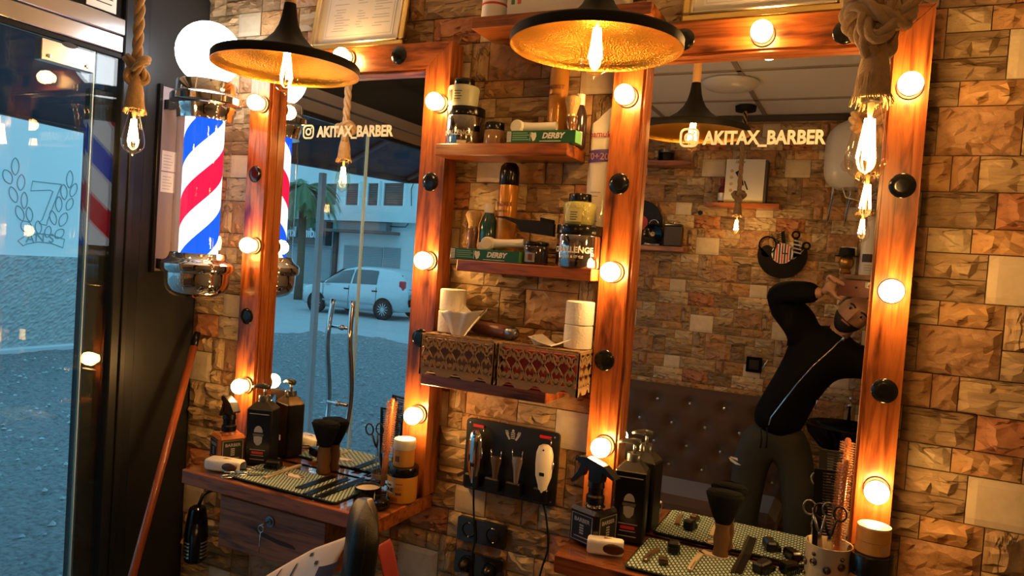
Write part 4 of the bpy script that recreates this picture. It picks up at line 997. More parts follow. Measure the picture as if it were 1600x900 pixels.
def small_bottle(px, y, z, ybot, yshoulder, yneck, ytop, wpx, m_, label):
    p = at(px, ybot, y); s = mpp(p); R = wpx*s/2; t = thing('small_bottle', label, 'bottle', (p.x, y, z)); h = lambda v: (ybot-v)*s
    MB().lathe([(R*.9, 0), (R, .004), (R, h(yshoulder)), (R*.75, h(yshoulder)+(h(yneck)-h(yshoulder))*.6), (R*.5, h(yneck))], 24, sharp=60).build('bottle_body', m_, t)
    MB().lathe([(R*.58, h(yneck)), (R*.60, h(yneck)+.002), (R*.58, h(ytop))], 24).build('cap', WHITE, t)
    curved_label(t, R, .006, h(yshoulder)*.5, -.9, .9, mat('white_label', (.65,.63,.58), .6)); return t
small_bottle(903, -.002, SHZ1, 217, 168, 150, 133, 24, mat('dark_bottle', (.035,.02,.02), .15, coat=.5), 'dark bottle with white cap behind the upper shaving brush')
GREENB = mat('carton_green', (.015,.11,.045), .35); GREENL = mat('carton_green_light', (.12,.42,.16), .4)
def blade_box(x0, x1, yf, z, h, rz, label):
    w = x1-x0; t = thing('blade_box', label, 'box', ((x0+x1)/2, yf+.022, z), (0, 0, rz), group='green razor blade boxes')
    MB().box(-w/2, w/2, -.022, .022, 0, h, c=.0008).build('carton', GREENB, t); e = .0224
    MB().box(w/2, w/2+.0004, -.021, .021, .001, h-.001).build('end_flap', GREENL, t)
    text('DERBY', h*.62, PAPER, t, face_front((w*.18, -e, h*.55)), 'lettering', .0002, .0008, .25)
    MB().box(-w*.005, w*.30, -.0224, -.022, h*.10, h*.15).build('text_line', PAPER, t)
    MB().box(-w*.49, -w*.43, -.0224, -.022, h*.08, h*.92).build('barcode_panel', PAPER, t)
    for k in range(6): MB().box(-w*.487, -w*.434, -.0226, -.0223, h*(.14+.13*k), h*(.19+.13*k)).build('barcode_bar', INK, t)
    for k in range(4): MB().box(-w*.41, -w*(.16+.03*(k % 2)), -.0224, -.022, h*(.22+.18*k), h*(.30+.18*k)).build('text_line', mat('carton_print', (.20,.40,.24), .6), t)
    MB().prism([(-w*.10+x*w*.05, h*.5+zz*h*.42) for x, zz in [(-.7,.1), (-.1,-.9), (.5,-.7), (.9,.1), (.7,.8), (.1,.7), (-.6,.85)]], -.0226, -.022).build('printed_crest', PAPER, t)
    MB().box(-w*.148, -w*.143, -.0224, -.022, h*.15, h*.85).build('rule_line', PAPER, t)
    return t
a = at(792, 221, -.09); b_ = at(899, 223, -.09); blade_box(a.x, b_.x, -.094, SHZ1, .031, 0, 'green razor blade box on the upper shelf below the white face brush')
# -- cotton roll
p = at(935, 350, -.035); s = mpp(p)
t = thing('cotton_bag', 'tall white plastic bag of cotton standing between shelf and mirror frame', 'cotton bag', (-.640, .014, SHZ2))
COT = mat('cotton_bag', (.74,.70,.63), .3, bump=.5, bscale=22, coat=.3)
def cfn(u, v):
    a = u*2*PI; z = v*.405; tp = max(0, (v-.80)/.20); r = .030*(1+.05*math.sin(5*a+9*v)+.03*math.sin(3*a-14*v)); x = r*math.cos(a)*(1+.12*tp); y = r*.55*math.sin(a)*(1-.9*tp)
    return (x + .006*tp*tp, y, z + tp*.030*math.cos(a))
MB().grid(cfn, 26, 40).build('plastic_sleeve', COT, t)
def ctext(s_, size, m_, z, a=.0):
    o = text(s_, size, m_, t, Matrix.Identity(4), 'lettering', .0003, .0004)
    for v in o.data.vertices: th = v.co.x/.030 + a; v.co = (.0318*math.sin(th), -.0190*math.cos(th)-.0006, v.co.y+z)
ctext('pamuk', .022, mat('print_pink', (.62,.05,.12), .6), .345)
MB().grid(lambda u, v: (.0318*math.sin(-1.1+2.0*u), -.0188*math.cos(-1.1+2.0*u), .272+.032*v+.004*u), 12, 1).build('printed_band', mat('print_violet', (.09,.05,.30), .5), t)
ctext('70+20', .024, mat('print_lilac', (.72,.45,.55), .6), .288, -.1)
for z_, w_ in ((.195, .9), (.185, .7), (.12, .8), (.112, .6), (.104, .7)): MB().grid(lambda u, v: (.0318*math.sin(-.5+w_*u), -.0190*math.cos(-.5+w_*u), z_+.003*v), 8, 1).build('text_line', mat('print_grey', (.40,.36,.42), .6), t)
# -- middle shelf
Y2 = -.04
a = at(704, 404, -.088); b_ = at(811, 409, -.088); blade_box(a.x, b_.x, -.092, SHZ2, .030, 0, 'green razor blade box on the middle shelf below the teal bottle')
shaving_brush(736, -.030, SHZ2, 405, 356, 327, 25, 'tan shaving brush with brown handle beside the teal bottle')
small_bottle(760, -.015, SHZ2, 405, 348, 330, 316, 28, mat('teal_bottle', (.01,.07,.085), .12, coat=.6), 'teal bottle with white cap on the middle shelf')
spray_can(787, -.005, SHZ2, 31, 408, 254, 'orange spray can with black cap on the middle shelf')
a = at(762, 378, -.068); b_ = at(817, 378, -.06); face_brush((a.x, -.062, SHZ2+.047), (b_.x, -.052, SHZ2+.053), .0185, 'white handheld face brush resting on the middle shelf green box')
t = thing('black_brush', 'black fade brush with long thin handle lying over a jar', 'brush', (at(836, 360, -.05).x, -.05, SHZ2+.070)); L = t.location
q = [at(x, y, -.052)-Vector(L) for x, y in ((768,338), (790,342), (808,350), (815,362), (865,370), (866,350), (842,345), (812,343), (790,338))]
MB().prism([(v.x, v.z) for v in q], -.008, .008).build('brush_body', BLACKM, t)
br = MB()
for k in range(9): c0 = at(845+k*2.4, 349+k*.5, -.052)-Vector(L); c1 = at(844+k*2.4, 340+k*.5, -.052)-Vector(L); br.box(c0.x-.0014, c0.x+.0014, -.005, .005, c0.z, c1.z)
br.build('bristles', BLACKM, t)
t, R, s = jar(836, 411, -.055, SHZ2, 40, [('jar_body', 411, 382, 1, 1, mat('dark_glass_jar', (.03,.025,.025), .08, coat=1), .003), ('lid', 381.5, 376, 1.0, 1.0, LIDB, .001)], 'dark_jar', 'dark glass jar under the black fade brush', 'jar')
curved_label(t, R, .006, .030, -.55, .35, mat('grey_label', (.28,.26,.26), .5)); curved_label(t, R, .010, .026, -.2, .15, mat('dark_red_print', (.14,.04,.03), .5), 'printed_figure', .001)
t, R, s = jar(902, 416, -.045, SHZ2, 70, [('jar_body', 416, 366, 1, 1, mat('mirror_chrome', (.62,.60,.58), .08, 1.0), .003), ('lid', 365.5, 351, 1.02, 1.02, LIDB, .002)], 'styling_jar', 'wide mirror chrome jar lettered in silver on the middle shelf', 'jar')
curved_text('CHALLENGE', .020, mat('white_print', (.78,.76,.72), .5), t, R, .043, bold=.0006, a=.05); curved_text('SHAPE & STYLE', .009, mat('white_print', (.78,.76,.72), .5), t, R, .026, a=.05)
jz = SHZ2 + (416-351)*s + .0006
t, R, s = jar(904, 351, -.045, jz, 52, [('jar_body', 351, 315, .92, 1, mat('gel_green', (.46,.44,.14), .12, coat=.8, bump=.6, bscale=120), .008), ('lid', 314.7, 302, .70, .68, LIDB, .002)], 'gel_jar', 'yellow-green gel jar standing on the mirror chrome jar', 'jar')
curved_label(t, R*.99, .008, .040, -.5, .5, mat('gel_label', (.50,.47,.20), .5))
for k in range(4): curved_label(t, R*.99, .012+k*.006, .014+k*.006, -.2, .2+.05*(k % 2), INK, 'text_line', .001)

# ---- fretwork tissue boxes
FRET = mat('fret_board', (.36,.22,.10), .7, var=.15, vscale=30)
def ribbon(mb, pts, w, y0, y1):
    """flat strip following pts [(x, z)] with width w between y0 and y1"""
    P = [Vector((x, z)) for x, z in pts]; l = []; r = []
    for i, p in enumerate(P):
        d = (P[min(i+1, len(P)-1)] - P[max(i-1, 0)]); d = d.normalized() if d.length > 1e-9 else Vector((1,0)); n = Vector((-d.y, d.x))*w/2; l.append(p+n); r.append(p-n)
    n = len(P); vs = [(p.x, y0, p.y) for p in l] + [(p.x, y0, p.y) for p in r] + [(p.x, y1, p.y) for p in l] + [(p.x, y1, p.y) for p in r]; fs = []
    for i in range(n-1):
        fs += [(i, i+1, n+i+1, n+i), (2*n+i, 3*n+i, 3*n+i+1, 2*n+i+1), (i, 2*n+i, 2*n+i+1, i+1), (n+i, n+i+1, 3*n+i+1, 3*n+i)]
    fs += [(0, n, 3*n, 2*n), (n-1, 3*n-1, 4*n-1, 2*n-1)]; mb.add(vs, fs)
def fret(mb, W, H, y0, y1, cols, skirt=True):
    b = .0045
    for (x0, x1, z0, z1) in ((0, b, 0, H), (W-b, W, 0, H), (b, W-b, H-b, H), (b, W-b, .018, .018+b)): mb.box(x0, x1, y0, y1, z0, z1)
    cw = (W-2*b)/cols; z0 = .021; h = H-b-z0
    for c in range(cols):
        cx = b+cw*(c+.5); sd = 1 if c % 2 else -1
        for s in (-1, 1):
            pts = [(cx+s*cw*.48*math.sin(PI*(.12+t*1.5))*(1-.25*t), z0+h*t) for t in [k/14 for k in range(15)]]; ribbon(mb, pts, .0042, y0, y1)
            pts = [(cx+s*cw*(.24+.20*math.cos(a)), z0+h*.80+cw*.24*math.sin(a)) for a in [k*.42-1.2 for k in range(13)]]; ribbon(mb, pts, .0036, y0, y1)
            pts = [(cx+s*cw*(.02+.42*t), z0+h*(.05+.30*t*t)) for t in [k/6 for k in range(7)]]; ribbon(mb, pts, .0040, y0, y1)
        mb.prism([(cx-cw*.17, z0+h*.45), (cx, z0+h*.33), (cx+cw*.17, z0+h*.45), (cx+cw*.06, z0+h*.56), (cx, z0+h*.64), (cx-cw*.06, z0+h*.56)], y0, y1)
        mb.prism([(cx-cw*.22, z0+h*.12), (cx, z0), (cx+cw*.22, z0+h*.12), (cx+cw*.1, z0+h*.22), (cx-cw*.1, z0+h*.22)], y0, y1)
    if skirt:
        n = 40; P = [(W*k/n, .018) for k in range(n, -1, -1)]; Q = [(W*k/n, .001 + .013*max(0, -math.cos(W and k/n*6*PI))**.8 * (1 if 2 < k < n-2 else 0)) for k in range(n+1)]
        for k in range(n):
            mb.add([(Q[k][0], y0, Q[k][1]), (Q[k+1][0], y0, Q[k+1][1]), (Q[k+1][0], y0, .0185), (Q[k][0], y0, .0185), (Q[k][0], y1, Q[k][1]), (Q[k+1][0], y1, Q[k+1][1]), (Q[k+1][0], y1, .0185), (Q[k][0], y1, .0185)],
                   [(0,1,2,3), (7,6,5,4), (0,4,5,1)])
def tissue_box(x0, x1, label, seed, tone):
    W = x1-x0; y0, y1 = -.125, .025; H = .108; D = y1-y0; t = thing('tissue_box', label, 'tissue box', ((x0+x1)/2, (y0+y1)/2, SHZ3+.0005), group='fretwork tissue boxes'); M0 = Tr(-W/2, -D/2, 0)
    def pl(fn, nm):
        mb = MB(); fn(mb); return mb.build(nm, FRET, t)
    mb = MB(); fret(mb, W, H, 0, .003, 6); mb.v = [tuple(M0 @ Vector(v)) for v in mb.v]; mb.build('front_fret', FRET, t)
    for nm, M in (('side_fret', Tr(W/2, -D/2, 0) @ Rz(PI/2)), ('side_fret', Tr(-W/2+.003, -D/2, 0) @ Rz(PI/2))):
        mb = MB(); fret(mb, D, H, 0, .003, 4); mb.v = [tuple(M @ Vector(v)) for v in mb.v]; mb.build(nm, FRET, t)
    MB().box(-W/2, W/2, D/2-.003, D/2, 0, H).build('back_board', FRET, t)
    mb = MB(); fret(mb, W, D, 0, .003, 6, False); M = M0 @ Tr(0, 0, H+.003) @ Rx(-PI/2) @ Matrix.Diagonal((1,1,-1,1)) ; mb.v = [tuple((v[0]-W/2, v[2]-D/2, H+v[1])) for v in mb.v]; mb.build('top_fret', FRET, t)
    MB().box(-W/2+.012, W/2-.012, -D/2+.012, D/2-.02, .004, H-.006, c=.003).build('tissue_carton', mat(tone[0], tone[1], .7, var=.5, vscale=18), t)
    # a tuft of tissue pulled through the top
    rnd = random.Random(seed); sx, lean, hh = tone[2]
    def tf(u, v):
        a = u*2*PI*.92; f = 1-v; r = .012 + .036*v**1.1 + .008*math.sin(3*a+seed)*v
        return (sx + r*math.cos(a)*1.35 + lean*v, -.02 + r*math.sin(a)*.7 + .006*math.sin(7*a)*v, H-.006 + hh*v + .010*v*math.sin(2*a+seed) - .018*v*v*abs(math.sin(a*1.5)))
    MB().sheet(tf, 30, 10, .0005).build('tissue_tuft', TISSUE, t)
    return t
tissue_box(-1.062, -.838, 'fretwork wooden tissue box with upright tuft, nearer the street mirror', 3, ('tissue_carton_a', (.16,.10,.09), (-.030, .018, .088)))
tissue_box(-.830, -.606, 'fretwork wooden tissue box with flattened tuft, nearer the mirror showing the person', 8, ('tissue_carton_b', (.30,.03,.025), (-.015, .024, .038)))
ROLLP = mat('roll_paper', (.78,.74,.67), .95, bump=.35, bscale=160)
def roll(px, y, z, label, sq=1.0):
    x = at(px, 500, y).x; o = MB().lathe([(.014, .001), (.034, 0), (.0365, .002), (.0365, .0575), (.034, .0595), (.014, .0585), (.013, .002)], 36, cap=False).build('toilet_roll', ROLLP, None, (x, y, z))
    return tag(o, label, 'toilet roll', 'white toilet rolls on the tissue boxes')
BZ = SHZ3 + .1125
roll(705, -.030, BZ, 'lower white toilet roll of the stack beside the upright tissue tuft'); roll(706, -.030, BZ+.0602, 'upper white toilet roll of the stack beside the upright tissue tuft')
roll(905, -.045, BZ, 'lower white toilet roll of the stack beside the flattened tissue tuft'); roll(905.5, -.045, BZ+.0602, 'upper white toilet roll of the stack beside the flattened tissue tuft')
a = Vector((at(742, 497, .0).x, .005, BZ+.020)); b_ = Vector((at(806, 510, -.06).x, -.06, BZ+.019))
t = thing('hand_massager', 'brown leather-wrapped cylinder with chrome end lying on the tissue boxes', 'massager', a); M = aim((0,0,0), b_-a); Ln = (b_-a).length
MB().lathe([(.015, 0), (.018, .003), (.0185, Ln*.82), (.017, Ln*.84)], 24, M=M).build('grip', mat('brown_leather', (.19,.065,.035), .4, bump=.2, bscale=200), t)
MB().lathe([(.0172, Ln*.84), (.0185, Ln*.86), (.018, Ln*.96), (.014, Ln), (.008, Ln+.002), (.0001, Ln+.002)], 24, cap=False, M=M).build('chrome_end', DSTEEL, t)
MB().lathe([(.007, Ln+.002), (.006, Ln+.006), (.0001, Ln+.006)], 16, cap=False, M=M).build('screw', CHROME, t)

# ---- clipper board on the wall
yB = WALL_Y-.024
c00, c10, c01 = at(723, 766, yB), at(867, 787, yB), at(731, 653, yB)
c11 = at(875, 677, yB); bx0, bx1, bz0, bz1 = (c00.x+c01.x)/2, (c10.x+c11.x)/2, (c00.z+c10.z)/2, (c01.z+c11.z)/2
t = thing('clipper_board', 'black wall board holding four hair clippers', 'tool board', ((bx0+bx1)/2, WALL_Y-.016, bz0)); W = bx1-bx0; H = bz1-bz0
MB().prism(rounded(W, H, .010, 5, 0, H/2), -.010, 0).build('backing_board', mat('board_black', (.012,.011,.011), .4), t)
for sx in (-1, 1):
    for zz in (.012, H-.012): MB().lathe([(.0035, 0), (.003, .0015), (.0001, .002)], 12, M=Tr(sx*(W/2-.012), -.010, zz) @ Rx(PI/2)).build('screw', STEEL, t)
lx = lambda px, py: (at(px, py, yB-.02).x-t.location.x, at(px, py, yB-.02).z-t.location.z)
for (px, py) in ((744, 667), (849, 685)):
    x, z = lx(px, py); tb = MB().box(x-.017, x+.017, -.014, -.010, z-.004, z+.004, c=.0008).build('red_tab', RED, t)
    MB().tube([(x+.017, -.016, z), (x+.022, -.022, z-.008), (x+.021, -.024, z-.016)], .0016, 6).build('hook', STEEL, t)
x, z = lx(797, 683); lg = MB()
for k in range(4): lg.box(x-.006, x+.006, -.0106, -.0100, z-.008+k*.005, z-.0055+k*.005)
lg.ball((x, -.0100, z+.014), .004, 8, sc=(1,.1,1))
for s_ in (-1, 1):
    lg.prism([(x+s_*.007, z-.010), (x+s_*.012, z-.012), (x+s_*.022, z+.004), (x+s_*.018, z+.010)][::s_], -.0106, -.0100)
    for k in range(3): lg.prism([(x+s_*(.012+k*.004), z+.004), (x+s_*(.014+k*.004), z+.004), (x+s_*(.018+k*.003), z+.013), (x+s_*(.016+k*.003), z+.013)][::s_], -.0106, -.0100)
lg.build('printed_emblem', GREY, t)
for (px, py) in ((738, 755), (770, 748), (803, 752), (846, 765)):
    x, z = lx(px, py); MB().box(x-.022, x+.022, -.040, -.010, .012, .052, c=.004).build('holder_cup', BLACK, t)
def clipper(px, py0, py1, wpx, m_, label, blade=False, small=False):
    p0 = at(px, py1, yB-.03); p1 = at(px, py0, yB-.03); s = mpp(p0); H_ = p1.z-p0.z; R = wpx*s/2
    o = thing('hair_clipper', label, 'hair clipper', (p0.x, WALL_Y-.016-.034, p0.z), group='hair clippers on the wall board')
    if small: prof = [(R*.30, 0), (R*.40, H_*.2), (R*.62, H_*.5), (R*.95, H_*.72), (R*.9, H_*.82)]
    else: prof = [(R*.42, 0), (R*.55, H_*.15), (R*.92, H_*.36), (R, H_*.6), (R*.98, H_*.82), (R*.75, H_*.95), (R*.35, H_)]
    MB().lathe(prof, 24, squash=(1, .55), sharp=60).build('body', m_, o)
    if small:
        k = MB()
        for s_ in (-1, 1): k.tube([(s_*R*.85, -.002, H_*.80), (s_*R*.95, -.002, H_*1.0)], .0012, 6)
        k.tube([(R*.85*math.cos(a), -.002, H_*.82-R*.6*math.sin(a)) for a in [PI*i/8 for i in range(9)]], .0016, 6); k.build('blade_rim', CHROME, o)
    else:
        MB().box(-R*.3, R*.3, -R*.58, -R*.50, H_*.38, H_*.45, c=.001).build('badge', BLACK, o)
        MB().lathe([(.0025, 0), (.0025, .003)], 10, M=Tr(0, -R*.38, H_*.9) @ Rx(PI/2)).build('screw', BLACK, o)
        MB().tube([(R*.95, 0, H_*.72), (R*1.12, -.004, H_*.62), (R*1.05, -.004, H_*.54)], .0022, 6).build('lever', CHROME, o)
    return o
clipper(737, 672, 762, 25, CHROME, 'chrome hair clipper at the red tab nearest the street mirror')
clipper(771, 703, 762, 19, mat('clipper_bronze', (.16,.10,.06), .3, .6), 'dark bronze trimmer beside the chrome clipper', small=True)
clipper(804, 703, 766, 19, mat('clipper_grey', (.34,.28,.24), .3, .7), 'grey steel trimmer beside the white clipper', small=True)
clipper(846, 694, 772, 29, mat('clipper_ivory', (.70,.62,.47), .4), 'ivory white hair clipper on the wall board')
def cord(pts, label, r=.0028):
    P = [Vector(p) for p in pts]; Q = []
    for i in range(len(P)-1):
        for k in range(8):
            tt = k/8; p0, p1, p2, p3 = P[max(i-1, 0)], P[i], P[i+1], P[min(i+2, len(P)-1)]
            Q.append(.5*((2*p1)+(p2-p0)*tt+(2*p0-5*p1+4*p2-p3)*tt*tt+(3*p1-p0-3*p2+p3)*tt**3))
    Q.append(P[-1]); return tag(MB().tube(Q, r, 7).build('power_cord', BLACKM), label, 'cord', 'clipper power cords')
yc = WALL_Y-.032
cord([at(740, 758, yc), at(740, 790, yc), at(741, 820, yc), at(742, 845, yc), at(735, 885, yc-.004), at(738, 930, yc)], 'straight black cord hanging from the chrome clipper over the sockets')
cord([at(846, 778, yc), at(852, 800, yc), at(856, 835, yc), at(855, 862, yc), at(846, 890, yc), at(835, 935, yc)], 'bowed black cord hanging from the ivory clipper')
def socket(px0, py0, px1, py1, label, plugs):
    a = at(px0, py0, WALL_Y-.02); b = at(px1, py1, WALL_Y-.02); w = b.x-a.x; h = .066
    t = thing('wall_socket', label, 'socket', ((a.x+b.x)/2, WALL_Y-.016, (a.z+b.z)/2-h/2), group='black double wall sockets')
    MB().prism(rounded(w, h, .006, 4, 0, h/2), -.012, 0).build('cover_plate', mat('socket_black', (.018,.013,.010), .12, coat=.6), t)
    for s_ in (-1, 1):
        MB().lathe([(.020, 0), (.0215, .0015), (.020, .003), (.017, -.003), (.0001, -.004)], 24, cap=False, M=Tr(s_*w*.25, -.0125, h/2) @ Rx(PI/2)).build('socket_well', BLACKG, t)
        if plugs: 
            pg = MB().lathe([(.017, 0), (.0165, .02), (.010, .032), (.004, .036)], 18, M=Tr(s_*w*.25, -.013, h/2) @ Rx(PI/2)).build('plug', BLACK, t)
            MB().box(s_*w*.25-.012, s_*w*.25+.012, -.030, -.014, -.030, .010, c=.002).build('adapter', mat('adapter_grey', (.22,.19,.18), .4), t)
socket(718, 804, 790, 859, 'black double wall socket with empty wells below the clipper board', False)
socket(714, 856, 786, 912, 'black double wall socket with grey adapters plugged in', True)
# ================================================================== ON THE COUNTERS
def spot(px, py, z): p = atz(px, py, z); return p.x, p.y
def spray_bottle(px, py, z, hpx, wpx, body, label, rz=0.0):
    x, y = spot(px, py, z); p = Vector((x, y, z)); s = mpp(p); k = hpx*s; w = wpx*s
    t = thing('spray_bottle', label, 'spray bottle', p, (0, 0, rz), group='square barber spray bottles')
    h = k*.44
    b = MB().box(-w/2, w/2, -w/2, w/2, 0, h, c=w*.10); b.build('bottle_body', body, t)
    MB().lathe([(w*.30, h), (w*.22, h+.006), (w*.20, h+.010)], 20).build('shoulder', body, t)
    MB().lathe([(w*.25, h+.008), (w*.26, h+k*.12), (w*.21, h+k*.14), (w*.21, h+k*.22), (w*.24, h+k*.23), (w*.22, h+k*.30)], 20).build('neck_collar', BLACK, t)
    hd = MB(); z0 = h+k*.30
    hd.prism([(-w*.62, z0+k*.20), (-w*.60, z0+k*.24), (-w*.30, z0+k*.26), (w*.30, z0+k*.21), (w*.72, z0+k*.10), (w*.66, z0+k*.075), (w*.28, z0+k*.13), (w*.22, z0), (-w*.2, z0), (-w*.2, z0+k*.15), (-w*.60, z0+k*.17)], -w*.13, w*.13)
    hd.build('trigger_head', BLACK, t)
    MB().prism([(-w*.50, z0+k*.18), (-w*.30, z0+k*.17), (-w*.45, z0+k*.02), (-w*.80, z0-k*.10), (-w*.86, z0-k*.08), (-w*.62, z0+k*.05)], -w*.10, w*.10).build('trigger', BLACK, t)
    MB().lathe([(w*.09, 0), (w*.08, w*.16)], 12, M=Tr(-w*.60, 0, z0+k*.205) @ Ry(-PI/2)).build('nozzle', BLACK, t)
    LB = mat('bottle_label', (.008,.007,.007), .4)
    for (M, nm) in ((Matrix.Identity(4), 'front_label'), (Rz(PI/2), 'side_label')):
        l = MB().prism(rounded(w*.80, h*.78, w*.05, 3, 0, h*.48), -w/2-.0008, -w/2-.0003, M=M).build(nm, LB, t)
        fr = MB()
        for (a, b2, c, d) in ((-.36, .36, .12, .13), (-.36, .36, .83, .84), (-.36, -.345, .12, .84), (.345, .36, .12, .84)): fr.box(a*w, b2*w, -w/2-.0013, -w/2-.0008, c*h, d*h, M=M)
        fr.build('label_rule', SILVERP, l)
        text('BARBER', w*.155, SILVERP, l, M @ face_front((0, -w/2-.001, h*.68)), 'lettering', .0002, .0002)
        em = MB(); 
        for q in range(4): em.box(-w*.07, w*.07, -w/2-.0013, -w/2-.0008, h*(.32+.07*q), h*(.36+.07*q), M=M)
        em.box(-w*.25, w*.25, -w/2-.0013, -w/2-.0008, h*.22, h*.24, M=M); em.build('pole_emblem', SILVERP, l)
    return t
spray_bottle(355, 720, C1Z, 100, 43, mat('amber_bottle', (.36,.10,.018), .15, coat=.7), 'amber square spray bottle with black trigger on the reddish counter', math.radians(-25))
spray_bottle(925, 846, C2Z, 130, 56, mat('black_bottle', (.012,.010,.010), .12, coat=.5), 'black square spray bottle with black trigger on the nearer counter', math.radians(-20))
def pump_bottle(px, py, z, hpx, wpx, label, rz):
    x, y = spot(px, py, z); p = Vector((x, y, z)); s = mpp(p); k = hpx*s; w = wpx*s
    t = thing('pump_bottle', label, 'pump bottle', p, (0, 0, rz), group='black shampoo pump bottles'); B_ = mat('shampoo_black', (.004,.004,.005), .28, spec=.4); h = k*.70
    MB().box(-w/2, w/2, -w*.36, w*.36, 0, h, c=w*.05).build('bottle_body', B_, t)
    sh = MB(); lo = [(-w/2+.002, -w*.36+.002), (w/2-.002, -w*.36+.002), (w/2-.002, w*.36-.002), (-w/2+.002, w*.36-.002)]; hi = [(a*.42, b*.55) for a, b in lo]
    sh.add([(a, b, h-.002) for a, b in lo] + [(a, b, h+k*.08) for a, b in hi], [(0,1,5,4), (1,2,6,5), (2,3,7,6), (3,0,4,7), (4,5,6,7)]); sh.build('faceted_shoulder', mat('shoulder_grey', (.05,.045,.04), .12, coat=.8), t)
    MB().lathe([(w*.22, h+k*.075), (w*.22, h+k*.14), (w*.20, h+k*.15)], 24).build('collar', mat('pump_grey', (.05,.05,.05), .25), t)
    MB().tube([(0, 0, h+k*.15), (0, 0, h+k*.25)], w*.05, 12).build('pump_stem', STEEL, t)
    MB().tube([(w*.18, 0, h+k*.262), (-w*.05, 0, h+k*.265), (-w*.36, 0, h+k*.255), (-w*.52, 0, h+k*.235)], [w*.10, w*.12, w*.07, w*.05], 12).build('pump_head', mat('pump_grey', (.05,.05,.05), .25), t)
    f = -w*.36-.0006; G2 = mat('bottle_print', (.34,.34,.35), .5)
    em = MB(); em.prism([(w*.17*math.cos(a), h*.58+w*.24*math.sin(a)) for a in [PI*k_/10 for k_ in range(11)]], f-.0004, f).build('printed_bald_head', G2, t)
    MB().prism([(-w*.21, h*.555), (w*.21, h*.555), (w*.20, h*.515), (w*.06, h*.505), (0, h*.53), (-w*.06, h*.505), (-w*.20, h*.515)], f-.0007, f).build('printed_glasses', mat('print_dark', (.10,.10,.10), .5), t)
    MB().prism([(-w*.17, h*.50), (0, h*.515), (w*.17, h*.50), (w*.15, h*.40), (w*.05, h*.35), (-w*.05, h*.35), (-w*.15, h*.40)], f-.0004, f).build('printed_beard', G2, t)
    MB().box(-w*.22, w*.22, f-.0005, f, h*.195, h*.235).build('red_bar', RED, t)
    for zz, ww in ((.26, .3), (.16, .25), (.09, .28), (.90, .38)): MB().box(-w*ww, w*ww, f-.0004, f, h*zz, h*(zz+.012)).build('text_line', G2, t)
    return t
pump_bottle(408, 722, C1Z, 124, 42, 'black shampoo pump bottle on the reddish counter', math.radians(18))
pump_bottle(981, 842, C2Z, 160, 50, 'black shampoo pump bottle on the nearer counter', math.radians(8))
def mini_spray(px, py, z, hpx, wpx, label):
    x, y = spot(px, py, z); p = Vector((x, y, z)); s = mpp(p); k = hpx*s; R = wpx*s/2; t = thing('mini_spray', label, 'mist bottle', p, group='clear mini mist bottles'); h = k*.62
    MB().lathe([(R*.9, 0), (R, .002), (R, h*.92), (R*.6, h)], 20, cap=False).build('clear_bottle', GLASS, t)
    MB().lathe([(R*.95, .0015), (R*.95, .003)], 20).build('bottle_base', mat('pale_clear', (.45,.42,.36), .1), t)
    MB().lathe([(R*.85, h*.96), (R*.85, k*.76), (R*.55, k*.77), (R*.55, k*.88), (R*.45, k*.89), (R*.45, k)], 20).build('pump_top', WHITE, t)
    MB().tube([(0, 0, h*.96), (-R*.3, 0, h*.5), (R*.5, 0, h*.04)], R*.10, 6).build('dip_tube', mat('tube_pale', (.6,.58,.52), .4), t)
mini_spray(437, 716, C1Z, 50, 13, 'clear mini mist bottle beside the shampoo on the reddish counter')
mini_spray(1015, 828, C2Z, 64, 18, 'clear mini mist bottle beside the shampoo on the nearer counter')
def shaver(px, py, z, lpx, hpx, rz, label):
    x, y = spot(px, py, z); p = Vector((x, y, z)); s = mpp(p); Lg = lpx*s; H = hpx*s
    t = thing('cordless_shaver', label, 'shaver', p, (0, 0, rz), group='white cordless shavers')
    def fn(u, v):
        xx = (u-.5)*Lg; w = Lg*.23*(1-.25*abs(u-.35)**1.5*2); e = min(1, min(u, 1-u)/.06)**.5 if 0 < u < 1 else 0; a = 2*PI*v
        c, sn = math.cos(a), math.sin(a); q = 1/max(abs(c), abs(sn))**.75
        return (xx, w*c*q*(.86+.14*e), H/2 + H/2*max(-1, min(1, sn*q*.98))*(.80+.20*e))
    MB().grid(fn, 22, 28).build('casing', WHITE, t)
    for sx in (0, 1):
        MB().lathe([(H*.62, 0), (H*.45, .0008), (.0001, .001)], 20, cap=False, M=Tr((sx-.5)*Lg*.90+ (0.0 if sx else 0), 0, H*.5) @ Ry(PI/2 if sx else -PI/2) @ Matrix.Diagonal((.6, 1.1, 1, 1)), sharp=90)
    MB().prism([(-Lg*.05, -Lg*.07), (Lg*.17, 0), (-Lg*.05, Lg*.07)], H*.0, H*.004, M=Tr(0, 0, H*1.0) @ Rx(-PI/2) @ Tr(0, 0, 0)).build('triangle_switch', mat('switch_brown', (.30,.09,.04), .4), t)
    MB().ball((Lg*.22, -Lg*.205, H*.5), H*.42, 14, sc=(1.7, .25, .8)).build('side_window', mat('window_brown', (.07,.025,.018), .15), t)
    MB().lathe([(H*.12, 0), (H*.12, .001)], 12, M=Tr(Lg*.40, -Lg*.185, H*.55) @ Rx(PI/2)).build('button', mat('window_brown', (.07,.025,.018), .15), t)
    MB().box(-Lg*.5-.001, -Lg*.47, -H*.16, H*.16, H*.42, H*.62, c=.001).build('charge_port', BLACK, t)
shaver(352, 735, C1Z, 60, 19, math.radians(14), 'white cordless shaver at the end of the reddish counter')
shaver(945, 865, C2Z, 56, 25, math.radians(14), 'white cordless shaver at the end of the nearer counter')

